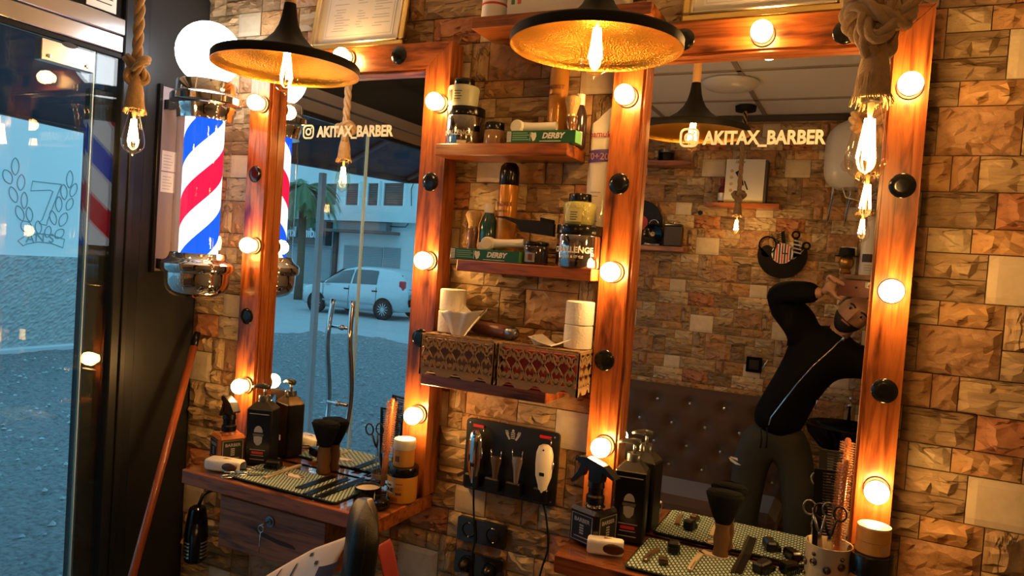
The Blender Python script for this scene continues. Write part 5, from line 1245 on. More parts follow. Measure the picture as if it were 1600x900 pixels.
# ---- anti-slip mats
m, nt, b, new, link = nodes('mat_turquoise')
tc = new('ShaderNodeTexCoord'); mp_ = new('ShaderNodeMapping'); mp_.inputs['Rotation'].default_value = (0, 0, math.radians(38)); mp_.inputs['Scale'].default_value = (120, 52, 1)
br = new('ShaderNodeTexBrick'); br.inputs['Color1'].default_value = (.40,.56,.48,1); br.inputs['Color2'].default_value = (.44,.60,.52,1); br.inputs['Mortar'].default_value = (.02,.022,.02,1); br.inputs['Scale'].default_value = 1; br.inputs['Mortar Size'].default_value = .16
br.inputs['Brick Width'].default_value = 1; br.inputs['Row Height'].default_value = .8
link(tc.outputs['Object'], mp_.inputs['Vector']); link(mp_.outputs[0], br.inputs['Vector']); link(br.outputs['Color'], b.inputs['Base Color']); b.inputs['Roughness'].default_value = .6
MATT = m
def tool_mat(x0, x1, y0, y1, z, cut, logo, label):
    t = thing('tool_mat', label, 'mat', ((x0+x1)/2, (y0+y1)/2, z), group='turquoise patterned tool mats'); w, h = x1-x0, y1-y0
    poly = rounded(w, h, .014, 4); M = Rx(-PI/2) @ Matrix.Diagonal((1,1,1,1))
    def pr(poly, z0, z1, m_, nm):
        mb = MB(); n = len(poly); mb.add([(x, y, z0) for x, y in poly] + [(x, y, z1) for x, y in poly], [tuple(range(n))[::-1], tuple(range(n, 2*n))] + [(i, (i+1) % n, n+(i+1) % n, n+i) for i in range(n)]); return mb.build(nm, m_, t)
    pr(poly, .0005, .0035, BLACKM, 'rubber_base'); pr([(x*.975, y*.955) for x, y in poly], .0035, .0050, MATT, 'patterned_top')
    lx, ly = logo[0]-t.location.x, logo[1]-t.location.y
    pr([(lx+.040*math.cos(a), ly+.022*math.sin(a)) for a in [2*PI*k/28 for k in range(28)]], .005, .0054, mat('logo_dark', (.05,.025,.02), .5), 'oval_logo')
    pr([(lx+.037*math.cos(a), ly+.020*math.sin(a)) for a in [2*PI*k/28 for k in range(28)]], .0054, .0055, PAPER, 'logo_rim'); pr([(lx+.035*math.cos(a), ly+.018*math.sin(a)) for a in [2*PI*k/28 for k in range(28)]], .0055, .0057, mat('logo_dark', (.05,.025,.02), .5), 'logo_field')
    pr([(lx+a*.030, ly+c*.015) for a, c in [(-.95,.1), (-.5,-.9), (.6,-.9), (1,-.5), (.5,-.1), (.9,.5), (.3,.3), (.1,.9), (-.3,.4), (-.8,.8)]], .0057, .0060, mat('logo_cream', (.72,.62,.50), .6), 'logo_figure')
    return t
m1x0, m1y0 = spot(362, 742, C1Z); l1 = spot(461, 746, C1Z); l2 = spot(1114, 869, C2Z)
0 and print('mat1', spot(357, 742, C1Z), spot(520, 782, C1Z), spot(425, 722, C1Z), spot(578, 768, C1Z), 'mat2', spot(978, 880, C2Z), spot(1180, 850, C2Z))
tool_mat(-1.645, -1.235, -.226, -.058, C1Z, None, l1, 'turquoise patterned tool mat on the reddish counter'); tool_mat(-.432, -.045, -.228, -.022, C2Z, None, l2, 'turquoise patterned tool mat on the nearer counter')
MZ1, MZ2 = C1Z+.0062, C2Z+.0062
# ---- small tools lying on the mats
def comb(pa, pb, z, label, w=.026, m_=BLACK, teeth=26):
    a = spot(*pa, z); b2 = spot(*pb, z); d = Vector((b2[0]-a[0], b2[1]-a[1], 0)); Ln = d.length
    t = thing('cutting_comb', label, 'comb', (a[0], a[1], z), (0, 0, math.atan2(d.y, d.x)), group='black combs on the mats')
    MB().box(0, Ln, w*.15, w*.5, 0, .004, c=.001).build('spine', m_, t)
    tt = MB(); n = teeth
    for k in range(n): x = Ln*.03 + Ln*.94*k/n; tt.box(x, x+Ln*.94/n*.55, -w*.5, w*.16, .0005, .0032)
    tt.build('teeth', m_, t); return t
comb((466, 764), (523, 744), MZ1, 'black comb lying beside the oval logo on the far mat'); comb((478, 774), (545, 748), MZ1, 'black comb lying second from the oval logo on the far mat'); comb((497, 778), (572, 748), MZ1, 'black comb lying furthest from the oval logo on the far mat')
def razor(pa, pb, z, m_, label):
    a = spot(*pa, z); b2 = spot(*pb, z); d = Vector((b2[0]-a[0], b2[1]-a[1], 0)); Ln = d.length
    t = thing('straight_razor', label, 'razor', (a[0], a[1], z), (0, 0, math.atan2(d.y, d.x)), group='pale straight razors')
    n = 12; up = [(Ln*k/n, .007 + .002*math.sin(PI*k/n)) for k in range(n+1)]; lo = [(Ln*k/n, -.005 + .003*math.sin(PI*k/n)) for k in range(n, -1, -1)]; P = lo[::-1] + up[::-1]
    mb = MB(); N = len(P); mb.add([(x, y, 0) for x, y in P] + [(x, y, .005) for x, y in P], [tuple(range(N))[::-1], tuple(range(N, 2*N))] + [(i, (i+1) % N, N+(i+1) % N, N+i) for i in range(N)]); mb.build('handle', m_, t)
    MB().lathe([(.003, .005), (.002, .006)], 10, c=(Ln*.06, .001, 0)).build('pivot', STEEL, t); MB().box(Ln*.08, Ln*.5, -.001, .001, .005, .0065).build('blade', STEEL, t)
IV = mat('ivory_handle', (.48,.39,.26), .45)
razor((413, 748), (470, 728), MZ1, IV, 'pale straight razor on the far mat'); razor((1078, 893), (1095, 868), MZ2, IV, 'pale straight razor beside the oval logo on the nearer mat'); razor((1008, 878), (1028, 860), MZ2, mat('bronze_handle', (.20,.12,.05), .3, .6), 'bronze straight razor on the nearer mat')
def scissors(px, py, z, rz, m_, label, up=False, k=1.0):
    x, y = (px, py) if up else spot(px, py, z)
    t = thing('scissors', label, 'scissors', (x, y, z), rz if up else (0, 0, rz), group='barber scissors'); 
    for s_ in (-1, 1):
        h = MB().tube([(-.055*k+.016*k*math.cos(a), s_*.020*k+.013*k*math.sin(a), .002+.002*s_) for a in [2*PI*i/18 for i in range(18)]], .0022*k, 6, closed=True)
        h.tube([(-.042*k, s_*.013*k, .002+.002*s_), (-.01*k, s_*.005*k, .002+.002*s_), (0, 0, .002+.002*s_)], .003*k, 6); h.build('finger_loop', m_, t)
        MB().add([(0, -s_*.004*k, .002+.002*s_), (.075*k, -s_*.007*k, .002+.002*s_), (0, s_*.004*k, .002+.002*s_), (0, -s_*.004*k, .003+.002*s_), (.075*k, -s_*.007*k, .003+.002*s_), (0, s_*.004*k, .003+.002*s_)], [(0,1,2), (5,4,3), (0,3,4,1), (1,4,5,2), (2,5,3,0)]).build('blade', STEEL, t)
    MB().lathe([(.004*k, .004), (.003*k, .007)], 10).build('pivot_screw', CHROME, t); return t
scissors(398, 734, MZ1, math.radians(20), DSTEEL, 'dark scissors lying on the far mat near the white shaver'); scissors(388, 742, MZ1, math.radians(35), STEEL, 'bright scissors lying at the front of the far mat')
def guard(px, py, z, wpx, dpx, hpx, label, m_=BLACK, rz=.3):
    x, y = spot(px, py, z); p = Vector((x, y, z)); s = mpp(p); w, d, h = wpx*s, dpx*s, hpx*s
    t = thing('clipper_guard', label, 'clipper guard', p, (0, 0, rz), group='clipper guards and heads on the mats')
    MB().box(-w/2, w/2, -d/2, d/2, 0, h, c=min(h, w)*.18).build('guard_body', m_, t); g = MB()
    for k in range(7): g.box(-w/2+w*(k+.2)/7, -w/2+w*(k+.7)/7, -d/2-d*.35, -d/2, h*.1, h*.55)
    g.build('guard_teeth', m_, t)
guard(428, 731, MZ1, 24, 14, 12, 'rounded black clipper guard on the far mat'); guard(1052, 862, MZ2, 19, 16, 18, 'rounded black clipper guard on the nearer mat'); guard(1036, 880, MZ2, 15, 12, 10, 'dark bronze clipper guard on the nearer mat', mat('guard_bronze', (.10,.06,.035), .3, .5))
guard(1190, 892, MZ2, 34, 18, 16, 'wide black clipper head beside the oval logo on the nearer mat', BLACK, 1.2); guard(1232, 893, MZ2, 30, 18, 15, 'glossy black clipper head near the metal cup', BLACKG, .9)
comb((1150, 897), (1168, 862), MZ2, 'black comb lying across the nearer mat', .024)
def neck_brush(px, py, z, ytop, wpx, label):
    x, y = spot(px, py, z); p = Vector((x, y, z)); s = mpp(p); H = (py-ytop)*s; R = wpx*s/2; h1 = H*.50
    t = thing('neck_brush', label, 'neck brush', p, group='neck brushes with wooden handles')
    MB().lathe([(R*.40, 0), (R*.44, .004), (R*.35, h1*.25), (R*.43, h1*.55), (R*.35, h1*.85), (R*.40, h1)], 24, sharp=70).build('handle', mat('dark_wood_handle', (.13,.06,.022), .3, var=.3, vscale=30, stretch=(1,1,.2)), t)
    def fn(u, v):
        a = 2*PI*u; f = v; r = R*(.37 + .66*f**.8)*(1 if v < .93 else 1-.3*(v-.93)/.07); return (r*math.cos(a)*(1+.03*math.sin(11*a)*f), r*math.sin(a)*.62, h1 + (H-h1)*(f*.92 + .08*f*(1-.5*abs(math.cos(a)))))
    b = MB().grid(fn, 40, 10); b.lathe([(R*.90, h1+(H-h1)*.95), (R*.5, H*.99), (.0001, H)], 24, cap=False, squash=(1, .62), sharp=180); b.build('bristles', mat('black_bristle', (.003,.003,.003), .8, spec=.2, bump=.8, bscale=30, stretch=(20,20,1)), t)
neck_brush(505, 738, C1Z, 656, 52, 'black neck brush with wooden handle before the street mirror'); neck_brush(1125, 870, C2Z, 764, 60, 'black neck brush with wooden handle before the mirror showing the person')
# ---- tins and jars at the counter ends
t, R, s = (None, 0, 0)
def pot(name, label, cat, px, py, z, wpx, rows, group=None):
    x, y = spot(px, py, z); p = Vector((x, y, z)); s = mpp(p); R = wpx*s/2; t = thing(name, label, cat, p, group=group)
    for nm, prof, m_ in rows: MB().lathe([(r*R, h*s) for r, h in prof], 32, cap=False, sharp=50).build(nm, m_, t)
    return t, R, s
pot('open_tin', 'open black tin of pale wax on the reddish counter', 'tin', 574, 777, C1Z, 44, [('tin_body', [(.0001,0), (.98,0), (1,1), (.94,18), (.90,18), (.88,13)], BLACKG), ('wax', [(.90,14), (.6,15.5), (.0001,15)], mat('pale_wax', (.55,.47,.36), .6, bump=.6, bscale=120))])
pot('tin_lid', 'glossy black tin lid lying in front of the open tin', 'lid', 587, 790, C1Z, 44, [('lid_body', [(.0001,0), (.95,0), (1,2), (1,9), (.96,11), (.92,9.5), (.4,9), (.0001,9.3)], BLACKG)])
ORJ = mat('gel_orange', (.60,.27,.03), .3, coat=.4)
t, R, s = pot('gel_jar', 'yellow-orange gel jar with wide black lid on the reddish counter', 'jar', 627, 780, C1Z, 47, [('jar_body', [(.0001,0), (.95,0), (1,3), (1,38), (.98,40)], ORJ), ('lid', [(1.0,40), (1.03,41), (1.03,52), (.99,54), (.0001,54)], LIDB)])
curved_label(t, R, 15*s, 32*s, -.75, -.02, mat('jar_label_pale', (.62,.55,.40), .5)); curved_text('HAIR', .008, INK, t, R, 27*s, a=-.38); curved_text('ONE', .015, INK, t, R, 20*s, bold=.0006, a=-.38); curved_text('GEL', .012, mat('print_brown', (.30,.08,.02), .6), t, R, 23*s, a=.35)
curved_label(t, R, 29*s, 31*s, .15, .6, mat('print_brown', (.30,.08,.02), .6), 'text_line'); curved_label(t, R, 13*s, 17*s, .15, .55, mat('print_darkred', (.18,.03,.015), .6), 'text_line'); curved_label(t, R, 3*s, 9*s, -.5, .3, mat('print_brown', (.30,.08,.02), .6), 'printed_flower')
zt = C1Z+54*s+.0008; t2, R2, s2 = pot('wax_jar', 'small orange jar with white lid standing on the black-lidded gel jar', 'jar', 627, 776, C1Z, 34, [('jar_body', [(.0001,0), (.93,0), (.97,2), (.95,26)], mat('wax_orange', (.58,.28,.06), .35)), ('lid', [(.99,26), (1.02,27), (1.02,38), (.96,41), (.0001,42)], mat('ivory_lid', (.72,.66,.52), .4))])
t2.location = t.location + Vector((0, 0, 54*s+.0008)); curved_label(t2, R2*.96, 8*s, 17*s, -.35, .15, mat('print_darkred', (.18,.03,.015), .6), 'printed_badge')
p = at(1361, 862, -.112); R = 33*mpp(p); z0 = p.z - C2Z
t = thing('gel_jar', 'gel jar with black lid below the glowing bulb on the nearer counter', 'jar', (p.x, -.112, C2Z))
MB().lathe([(.0001, 0), (R*.95, 0), (R, .003), (R, z0*.60), (R*.98, z0*.62)], 32, cap=False).build('jar_body', mat('gel_amber', (.45,.22,.06), .2, coat=.5), t)
MB().lathe([(R, z0*.62), (R*1.03, z0*.63), (R*1.03, z0*.97), (R*.99, z0), (.0001, z0)], 32, cap=False).build('lid', LIDB, t)
q = at(1364, 820, -.112); h = q.z - p.z; R2 = 25*mpp(p)
t2 = thing('wax_jar', 'small orange jar with pale lid glowing under the lowest bulb on the nearer counter', 'jar', (p.x+.002, -.112, p.z+.0006))
MB().lathe([(.0001, 0), (R2*.96, 0), (R2, .002), (R2*.97, h*.45), (R2, h*.47), (R2*.98, h*.92), (R2*.94, h*.93)], 32, cap=False).build('jar_body', mat('wax_amber', (.62,.30,.06), .35, bump=.2, bscale=60), t2)
MB().lathe([(R2*.97, h*.93), (R2*.97, h*.985), (R2*.93, h), (.0001, h*1.005)], 32, cap=False).build('lid', mat('ivory_lid', (.72,.66,.52), .4), t2)
curved_label(t2, R2, h*.15, h*.38, .45, .95, mat('barcode_pale', (.55,.35,.15), .6), 'barcode_label')
# ---- tool cups
def round_brush(parent_loc, top, label, k=1.0, m_=None):
    a = Vector(parent_loc); b2 = Vector(top); t = thing('round_brush', label, 'hair brush', a, group='copper round hair brushes'); M = aim((0,0,0), b2-a); Ln = (b2-a).length
    COP = mat('copper_handle', (.42,.15,.06), .35, .3)
    MB().lathe([(.006*k, 0), (.009*k, Ln*.2), (.0085*k, Ln*.34), (.006*k, Ln*.36)], 16, M=M).build('handle', COP, t); MB().lathe([(.0068*k, Ln*.36), (.0068*k, Ln*.985), (.004*k, Ln)], 16, M=M).build('barrel', COP, t)
    br = MB(); n = 30
    for i in range(n):
        for j in range(12):
            th = 2*PI*j/12 + (i % 2)*PI/12; z = Ln*(.38+.60*i/n); br.tube([M @ Vector((.006*k*math.cos(th), .006*k*math.sin(th), z)), M @ Vector((.0165*k*math.cos(th), .0165*k*math.sin(th), z))], .0007*k, 3, caps=False)
    o = br.build('bristles', mat('bristle_brown', (.30,.13,.06), .5), t); o['kind'] = 'stuff'
def big_comb(base, top, w, label, m_=BLACK, teeth=22):
    a = Vector(base); b2 = Vector(top); Ln = (b2-a).length; t = thing('standing_comb', label, 'comb', a, group='black combs in the tool cups'); d = (b2-a).normalized(); M = Matrix.Identity(4)
    ang = math.atan2(d.x, d.z); M = Ry(ang)
    MB().box(-w*.5, -w*.15, -.002, .002, 0, Ln, M=M).build('spine', m_, t); g = MB(); h0 = Ln*.45
    for k in range(teeth): z = h0 + (Ln-h0)*k/teeth; g.box(-w*.16, w*.5, -.0015, .0015, z, z+(Ln-h0)/teeth*.5, M=M)
    g.box(-w*.5, w*.5, -.002, .002, Ln, Ln+.006, M=M); g.build('teeth', m_, t)
def hang_scissors(base, top, m_, label, k=1.0):
    a = Vector(base); b2 = Vector(top); d = (a-b2); q = d.normalized().to_track_quat('X', 'Y').to_euler(); p = a + (b2-a)*.55
    return scissors(p.x, p.y, p.z, q, m_, label, True, k)
xg, yg = spot(596, 765, C1Z); pg = Vector((xg, yg, C1Z)); s = mpp(pg); R = 17*s
t = thing('glass_tumbler', 'glass tumbler full of combs and scissors on the reddish counter', 'tumbler', pg, group='tool tumblers')
MB().lathe([(R*.85, .001), (R*.9, .004), (R, .03), (R, 53*s), (R*1.04, 55*s), (R*.97, 55*s), (R*.93, .03), (R*.8, .005), (.0001, .005)], 28, cap=False).build('glass_wall', GLASS, t)
MB().lathe([(R*.84, .0005), (R*.86, .004)], 28).build('glass_base', mat('glass_base', (.25,.20,.16), .1), t)
MB().lathe([(R*1.005, 20*s), (R*1.02, 24*s), (R*1.005, 28*s)], 28, cap=False).build('embossed_ring', mat('emboss', (.20,.14,.10), .15), t)
top = lambda px, py, dy=0.0: at(px, py, yg+dy)
round_brush((xg+.004, yg-.002, C1Z+.012), top(614, 622), 'copper round hair brush in the glass tumbler', 1.0)
big_comb((xg+.006, yg+.012, C1Z+.012), top(622, 622, .012), .040, 'wide black comb in the glass tumbler'); big_comb((xg-.004, yg+.008, C1Z+.012), top(600, 640, .008), .022, 'narrow black comb in the glass tumbler')
hang_scissors((xg-.004, yg-.010, C1Z+.05), top(586, 668, -.010), BLACK, 'black-handled scissors in the glass tumbler')
pr_ = at(1296, 848, -.115); xg, yg = pr_.x, -.115; pg = Vector((xg, yg, C2Z)); s = mpp(pr_); R = 34*s
t = thing('metal_cup', 'pale metal cup with round bosses full of tools on the nearer counter', 'tumbler', pg, group='tool tumblers'); hc = pr_.z-C2Z
MB().lathe([(.0001, .002), (R*.88, .001), (R*.95, .006), (R, hc*.9), (R*1.03, hc), (R*.97, hc), (R*.93, hc*.9), (R*.88, .01)], 32, cap=False).build('cup_wall', mat('cup_pewter', (.55,.46,.32), .28, .35, bump=.3, bscale=60), t)
for k in range(10):
    a = 2*PI*k/10
    for rr, zz, f in ((.0085, hc*(.70 if k % 2 else .62), 1), (.0045, hc*(.84 if k % 2 else .40), 1)):
        MB().lathe([(rr, 0), (rr, .002), (rr*.75, .003), (rr*.6, .0015), (rr*.3, .004), (.0001, .0045)], 14, cap=False, M=Rz(a) @ Tr(0, -R*.985, zz) @ Rx(PI/2)).build('boss', mat('boss_dark', (.13,.11,.09), .3, .9), t)
top = lambda px, py, dy=0.0: at(px, py, yg+dy)
round_brush((xg+.012, yg-.004, C2Z+.012), top(1322, 718, -.004), 'copper round hair brush in the metal cup', 1.05)
big_comb((xg-.004, yg+.014, C2Z+.012), top(1293, 738, .016), .052, 'wide black comb in the metal cup')
hang_scissors((xg-.012, yg-.012, C2Z+.05), top(1280, 782, -.012), DSTEEL, 'steel scissors in the metal cup nearest the wide comb', .95); hang_scissors((xg+.002, yg-.014, C2Z+.05), top(1298, 790, -.014), mat('scissor_black', (.03,.03,.03), .25, .6), 'dark scissors in the metal cup beside the round brush', .95)

# ================================================================== BARBER CHAIR WITH CAPE, BROOM, CANISTER
ch = thing('barber_chair', 'black leather barber chair pad in front of the pine drawer', 'barber chair', (at(570, 880, -.62).x, -.62, 0)); L = Vector(ch.location)
tp = at(564, 800, -.62); s = mpp(tp); w = 57*s; ztop = tp.z
PADM = Rz(math.radians(39))
def padfn(u, v):
    a = 2*PI*u; zz = ztop-.52 + .52*v; e = max(0, (v-.86)/.14); k = math.sqrt(max(0.0, 1-e*e)); c, sn = math.cos(a), math.sin(a); q = 1/max(abs(c), abs(sn))**.6
    lean = .030*(v-1)
    return tuple(PADM @ Vector(((w/2*c*q*.92)*max(k, .02)*(1-.12*(1-v)) + lean, .115*sn*q*.9*max(k, .02) + .08, zz - L.z)))
MB().grid(padfn, 36, 36).build('backrest', LEATHER, ch)
MB().tube([padfn(.75, v) + Vector((0,0,0)) if False else tuple(Vector(padfn(.75, v/20)) + Vector((0,-.0005,.0005))) for v in range(20)], .0012, 5).build('seam', mat('seam_dark', (.005,.005,.005), .6), ch)
MB().box(-.30, .16, -.20, .22, .46, .58, c=.04).build('seat', LEATHER, ch)
for sy in (-.26, .24): MB().box(-.30, .06, sy-.03, sy+.03, .66, .71, c=.02).build('armrest', LEATHER, ch); MB().box(-.16, -.10, sy-.015, sy+.015, .50, .67, c=.008).build('armrest_post', CHROME, ch)
MB().lathe([(.26, 0), (.26, .012), (.20, .035), (.06, .05), (.055, .30), (.07, .46)], 32, c=(-.06, 0, 0)).build('pedestal', CHROME, ch)
# cape thrown over the chair arm beside the pad
cp = thing('barber_cape', 'white printed barber cape draped over the barber chair', 'cape', (at(500, 880, -.55).x, -.55, .58)); Lc = Vector(cp.location)
q0 = at(545, 838, -.52); q1 = at(418, 905, -.52)
def cape(u, v):
    x = q0.x + (q1.x-q0.x)*u*1.15; z = q0.z + (q1.z-q0.z)*u*1.1 - .20*v*(.35+.65*v) - .015*math.sin(9*u+4*v)*v + .012*math.sin(PI*u); y = -.50 - .13*v - .02*math.sin(8*u+2*v)
    return (x-Lc.x, y-Lc.y, z-Lc.z)
MB().sheet(cape, 26, 16, .0015).build('cape_cloth', mat('cape_white', (.60,.52,.46), .8, bump=.15, bscale=40), cp)
def on_cape(u, v, du, dv, nm, m_):
    MB().grid(lambda a, b2: tuple(Vector(cape(u+du*(a-.5), v+dv*(b2-.5))) + Vector((0, -.002, .002))), 6, 4).build(nm, m_, cp)
NAVY = mat('cape_navy', (.03,.03,.06), .8); on_cape(.06, .50, .18, .30, 'navy_print', NAVY); on_cape(.40, .16, .07, .06, 'dark_print', INK); on_cape(.58, .30, .02, .22, 'dark_print', INK); on_cape(.22, .30, .05, .05, 'dark_print', INK); on_cape(.74, .2, .015, .2, 'dark_print', INK); on_cape(.55, .55, .02, .30, 'dark_print', INK); on_cape(.68, .5, .015, .3, 'dark_print', INK); on_cape(.40, .75, .03, .10, 'dark_print', INK)
r0 = at(588, 858, -.45); r1 = at(604, 915, -.45)
def cape2(u, v): return (r0.x + (r1.x-r0.x)*(u*1.1-.1) - .05*(1-v)*0 - .03 + .03*v - Lc.x, -.45 + .10*(1-v) - Lc.y, r0.z + .004 + (r1.z-r0.z)*(u**1.3)*1.3 - .02*(1-v) - Lc.z)
MB().sheet(cape2, 10, 8, .0015).build('red_fold', mat('cape_red', (.22,.012,.012), .8), cp)
def cape3(u, v): p = Vector(cape2(.35+.65*u, v*.6)); return tuple(p + Vector((-.006, -.012, -.012)))
MB().sheet(cape3, 8, 6, .0015).build('pale_fold', mat('cape_white', (.60,.52,.46), .8), cp)
# broom
bt = at(303, 541, -.01); bz = Vector((at(212, 880, -.30).x, -.30, at(212, 880, -.30).z)); d = (bz-bt); bb = bt + d*((0.06-bt.z)/d.z)
t = thing('broom', 'red-brown wooden broom handle leaning in the black corner', 'broom', (bb.x, bb.y, .0)); o = Vector(t.location)
MB().tube([bb-o, bt-o], [.0125, .0125], 16).build('handle', mat('broom_wood', (.30,.07,.02), .3, var=.25, vscale=10, stretch=(6,6,.6), coat=.4), t)
MB().tube([bt-o-(d.normalized()*.002)*0, bt-o-d.normalized()*.05], [.0128, .011], 12).build('end_cap', BLACK, t)
MB().box(-.14, .14, -.03, .03, .045, .085, c=.01).build('broom_head', BLACK, t)
br = MB(); rnd = random.Random(4)
for k in range(160): x, y = rnd.uniform(-.13, .13), rnd.uniform(-.025, .025); br.tube([(x, y, .048), (x*1.08, y*1.2, .001)], .0015, 3, caps=False)
o_ = br.build('bristles', mat('broom_bristle', (.05,.04,.035), .8), t); o_['kind'] = 'stuff'
# ribbed black dryer hanging under the counter
p = at(312, 835, -.04); s = mpp(p)
t = thing('hair_dryer', 'black ribbed hair dryer hanging in the dark under the counter', 'hair dryer', (p.x-.01, -.045, p.z-.06))
MB().lathe([(.030, -.03), (.036, -.02), (.038, .06), (.032, .12), (.026, .15), (.020, .155)], 24).build('barrel', BLACKG, t)
for k in range(5): MB().lathe([(.0365, .012*k-.012), (.0395, .012*k-.010), (.0395, .012*k-.007), (.0365, .012*k-.005)], 24, cap=False).build('chrome_ring', CHROME, t)
MB().tube([(.01, -.01, .10), (.035, -.035, .06), (.05, -.05, -.01)], [.020, .018, .016], 12).build('handle', BLACK, t)
MB().tube([(0, 0, .15), (0, .02, .19), (0, .06, .195)], .006, 8).build('hook', BLACK, t)
# ================================================================== THE OTHER SIDE OF THE ROOM (seen in the mirror)
BW = BACK_Y + .026                               # face of the stones
def rx(px, py, y=BW+.05): p = mir(px, py, y); return p.x, p.z
def oshelf(px0, px1, py, label, dep=.12):
    x0, z = rx(px0, py, BW+dep); x1, z1 = rx(px1, py+ (px1-px0)*.05, BW+dep)
    o = MB().box(x0, x1, BW, BW+dep, z-.030, z, c=.002).build('wall_shelf', WX); tag(o, label, 'shelf', 'pine plank shelves on the opposite wall'); return z, x0, x1
zA, xa0, xa1 = oshelf(1103, 1218, 315, 'pine shelf on the opposite wall carrying the white product carton')
zB, xb0, xb1 = oshelf(960, 1068, 380, 'pine shelf on the opposite wall carrying the alarm clock')
zC, xc0, xc1 = oshelf(960, 1079, 250, 'highest pine shelf on the opposite wall above the record')
YS = BW+.06
def ob(name, label, cat, px, z, y=YS, group=None): x, _ = rx(px, 320, y); return thing(name, label, cat, (x, y, z+.0005), group=group)
# carton with a clipper picture
k = mmpp((-.7, BW, 1.7))
t = ob('product_carton', 'white product carton with a black clipper picture on the opposite shelf', 'carton', 1162, zA); w, h = 57*k, 66*k
MB().box(-w/2, w/2, -.045, .045, 0, h, c=.001).build('carton_body', mat('carton_bright', (.74,.72,.67), .5), t)
MB().box(w/2, w/2+.014, -.044, .044, .002, h*.98).build('dark_side', mat('carton_dark', (.06,.05,.05), .5), t)
MB().box(-w/2, w/2, .0451, .0455, .001, h*.07).build('yellow_band', mat('carton_yellow', (.62,.50,.16), .6), t)
MB().tube([(-.005, .046, h*.40), (-.02, .046, h*.55), (-.045, .046, h*.72)], [.004, .009, .012], 8, flat=.3).build('printed_clipper', INK, t)
MB().tube([(.02, .046, h*.30), (.0, .046, h*.50)], .004, 6, flat=.3).build('printed_clipper', INK, t)
text('KEMEI', h*.08, INK, t, Matrix.Translation((-.03, .0458, h*.93)) @ Rz(PI) @ Rx(PI/2), 'lettering', .0002)
for i in range(4): MB().lathe([(.010, 0), (.010, .0004)], 16, M=Tr(-w*.34+0*i, .0452, h*(.28+.15*i)) @ Rx(-PI/2)).build('printed_icon', mat('icon_gold', (.55,.40,.16), .6), t)
t = ob('lotion_bottle', 'dark red lotion bottle with white label beside the product carton', 'bottle', 1127, zA)
MB().lathe([(.022, 0), (.023, .004), (.023, .080), (.012, .098)], 20).build('bottle_body', mat('dark_red_bottle', (.12,.02,.02), .2), t); MB().lathe([(.012, .098), (.012, .115), (.016, .116), (.016, .145)], 20).build('pump', mat('dark_red_cap', (.22,.03,.03), .4), t)
MB().lathe([(.0235, .012), (.0235, .058)], 20, cap=False).build('label', PAPER, t)
t = ob('small_tin', 'small dark tin on the highest opposite shelf', 'tin', 1035, zC); MB().lathe([(.05, 0), (.05, .045), (.046, .05)], 24).build('tin_body', BLACKG, t); MB().lathe([(.052, .05), (.052, .065)], 24).build('lid', DSTEEL, t)
# record, clock and flask
t = ob('vinyl_record', 'black vinyl record with red centre leaning behind the alarm clock', 'record', 1003, zB, BW+.012); R = 37*k
MB().lathe([(.004, 0), (R, 0), (R, .002), (.004, .002)], 48, cap=False, M=Tr(0, 0, R) @ Rx(-PI/2)).build('disc', mat('vinyl', (.004,.004,.0045), .3, spec=.15, bump=.1, bscale=300), t); MB().lathe([(R*.33, 0), (R*.33, .0006)], 32, M=Tr(0, .0022, R) @ Rx(-PI/2)).build('red_centre', RED, t)
t = ob('alarm_clock', 'round black alarm clock with yellowed face on the opposite shelf', 'clock', 1024, zB); R = 16.5*k
MB().lathe([(R*.9, -.025), (R, -.02), (R, .015), (R*.93, .02), (R*.86, .018), (.0001, .012)], 28, cap=False, M=Tr(0, 0, R*1.12) @ Rx(-PI/2)).build('case', BLACKG, t); MB().lathe([(R*.85, .0125), (R*.85, .0135)], 28, M=Tr(0, 0, R*1.12) @ Rx(-PI/2)).build('dial', mat('dial_yellow', (.62,.50,.22), .5), t)
MB().box(-.002, .002, .0142, .0148, R*1.12, R*1.75).build('hand', INK, t); MB().box(.0, R*.42, .0142, .0148, R*1.10, R*1.16).build('hand', INK, t)
MB().tube([(R*.45*math.cos(a), 0, R*2.1+R*.42*math.sin(a)) for a in [PI*i/10 for i in range(11)]], .003, 6).build('handle', STEEL, t); MB().box(-R*.8, R*.8, -.02, .012, 0, R*.25, c=.003).build('foot', BLACKG, t)
for i in range(12): a = PI*i/6; MB().box(-.0015, .0015, .0136, .0142, R*.68, R*.80, M=Tr(0, 0, R*1.12) @ Ry(a)).build('hour_mark', INK, t)
t = ob('square_flask', 'dark brown square flask beside the alarm clock', 'flask', 1056, zB); w = 29*k; MB().box(-w/2, w/2, -.03, .03, 0, 33*k, c=.006).build('flask_body', mat('smoky_brown', (.03,.017,.010), .3, spec=.3), t); MB().box(-w*.46, w*.46, -.027, .027, 33*k, 36*k, c=.002).build('cap_plate', BLACKG, t)
MB().lathe([(.006, 36*k), (.006, 40*k)], 12).build('spout', DSTEEL, t)
x, z = rx(1093, 332); t = tag(MB().lathe([(.006, 0), (.006, .02), (.014, .022), (.014, .030), (.0001, .032)], 16, cap=False, M=Tr(x, BW, z) @ Rx(-PI/2)).build('wall_hook', BLACK), 'small round black hook on the opposite stone wall', 'hook')
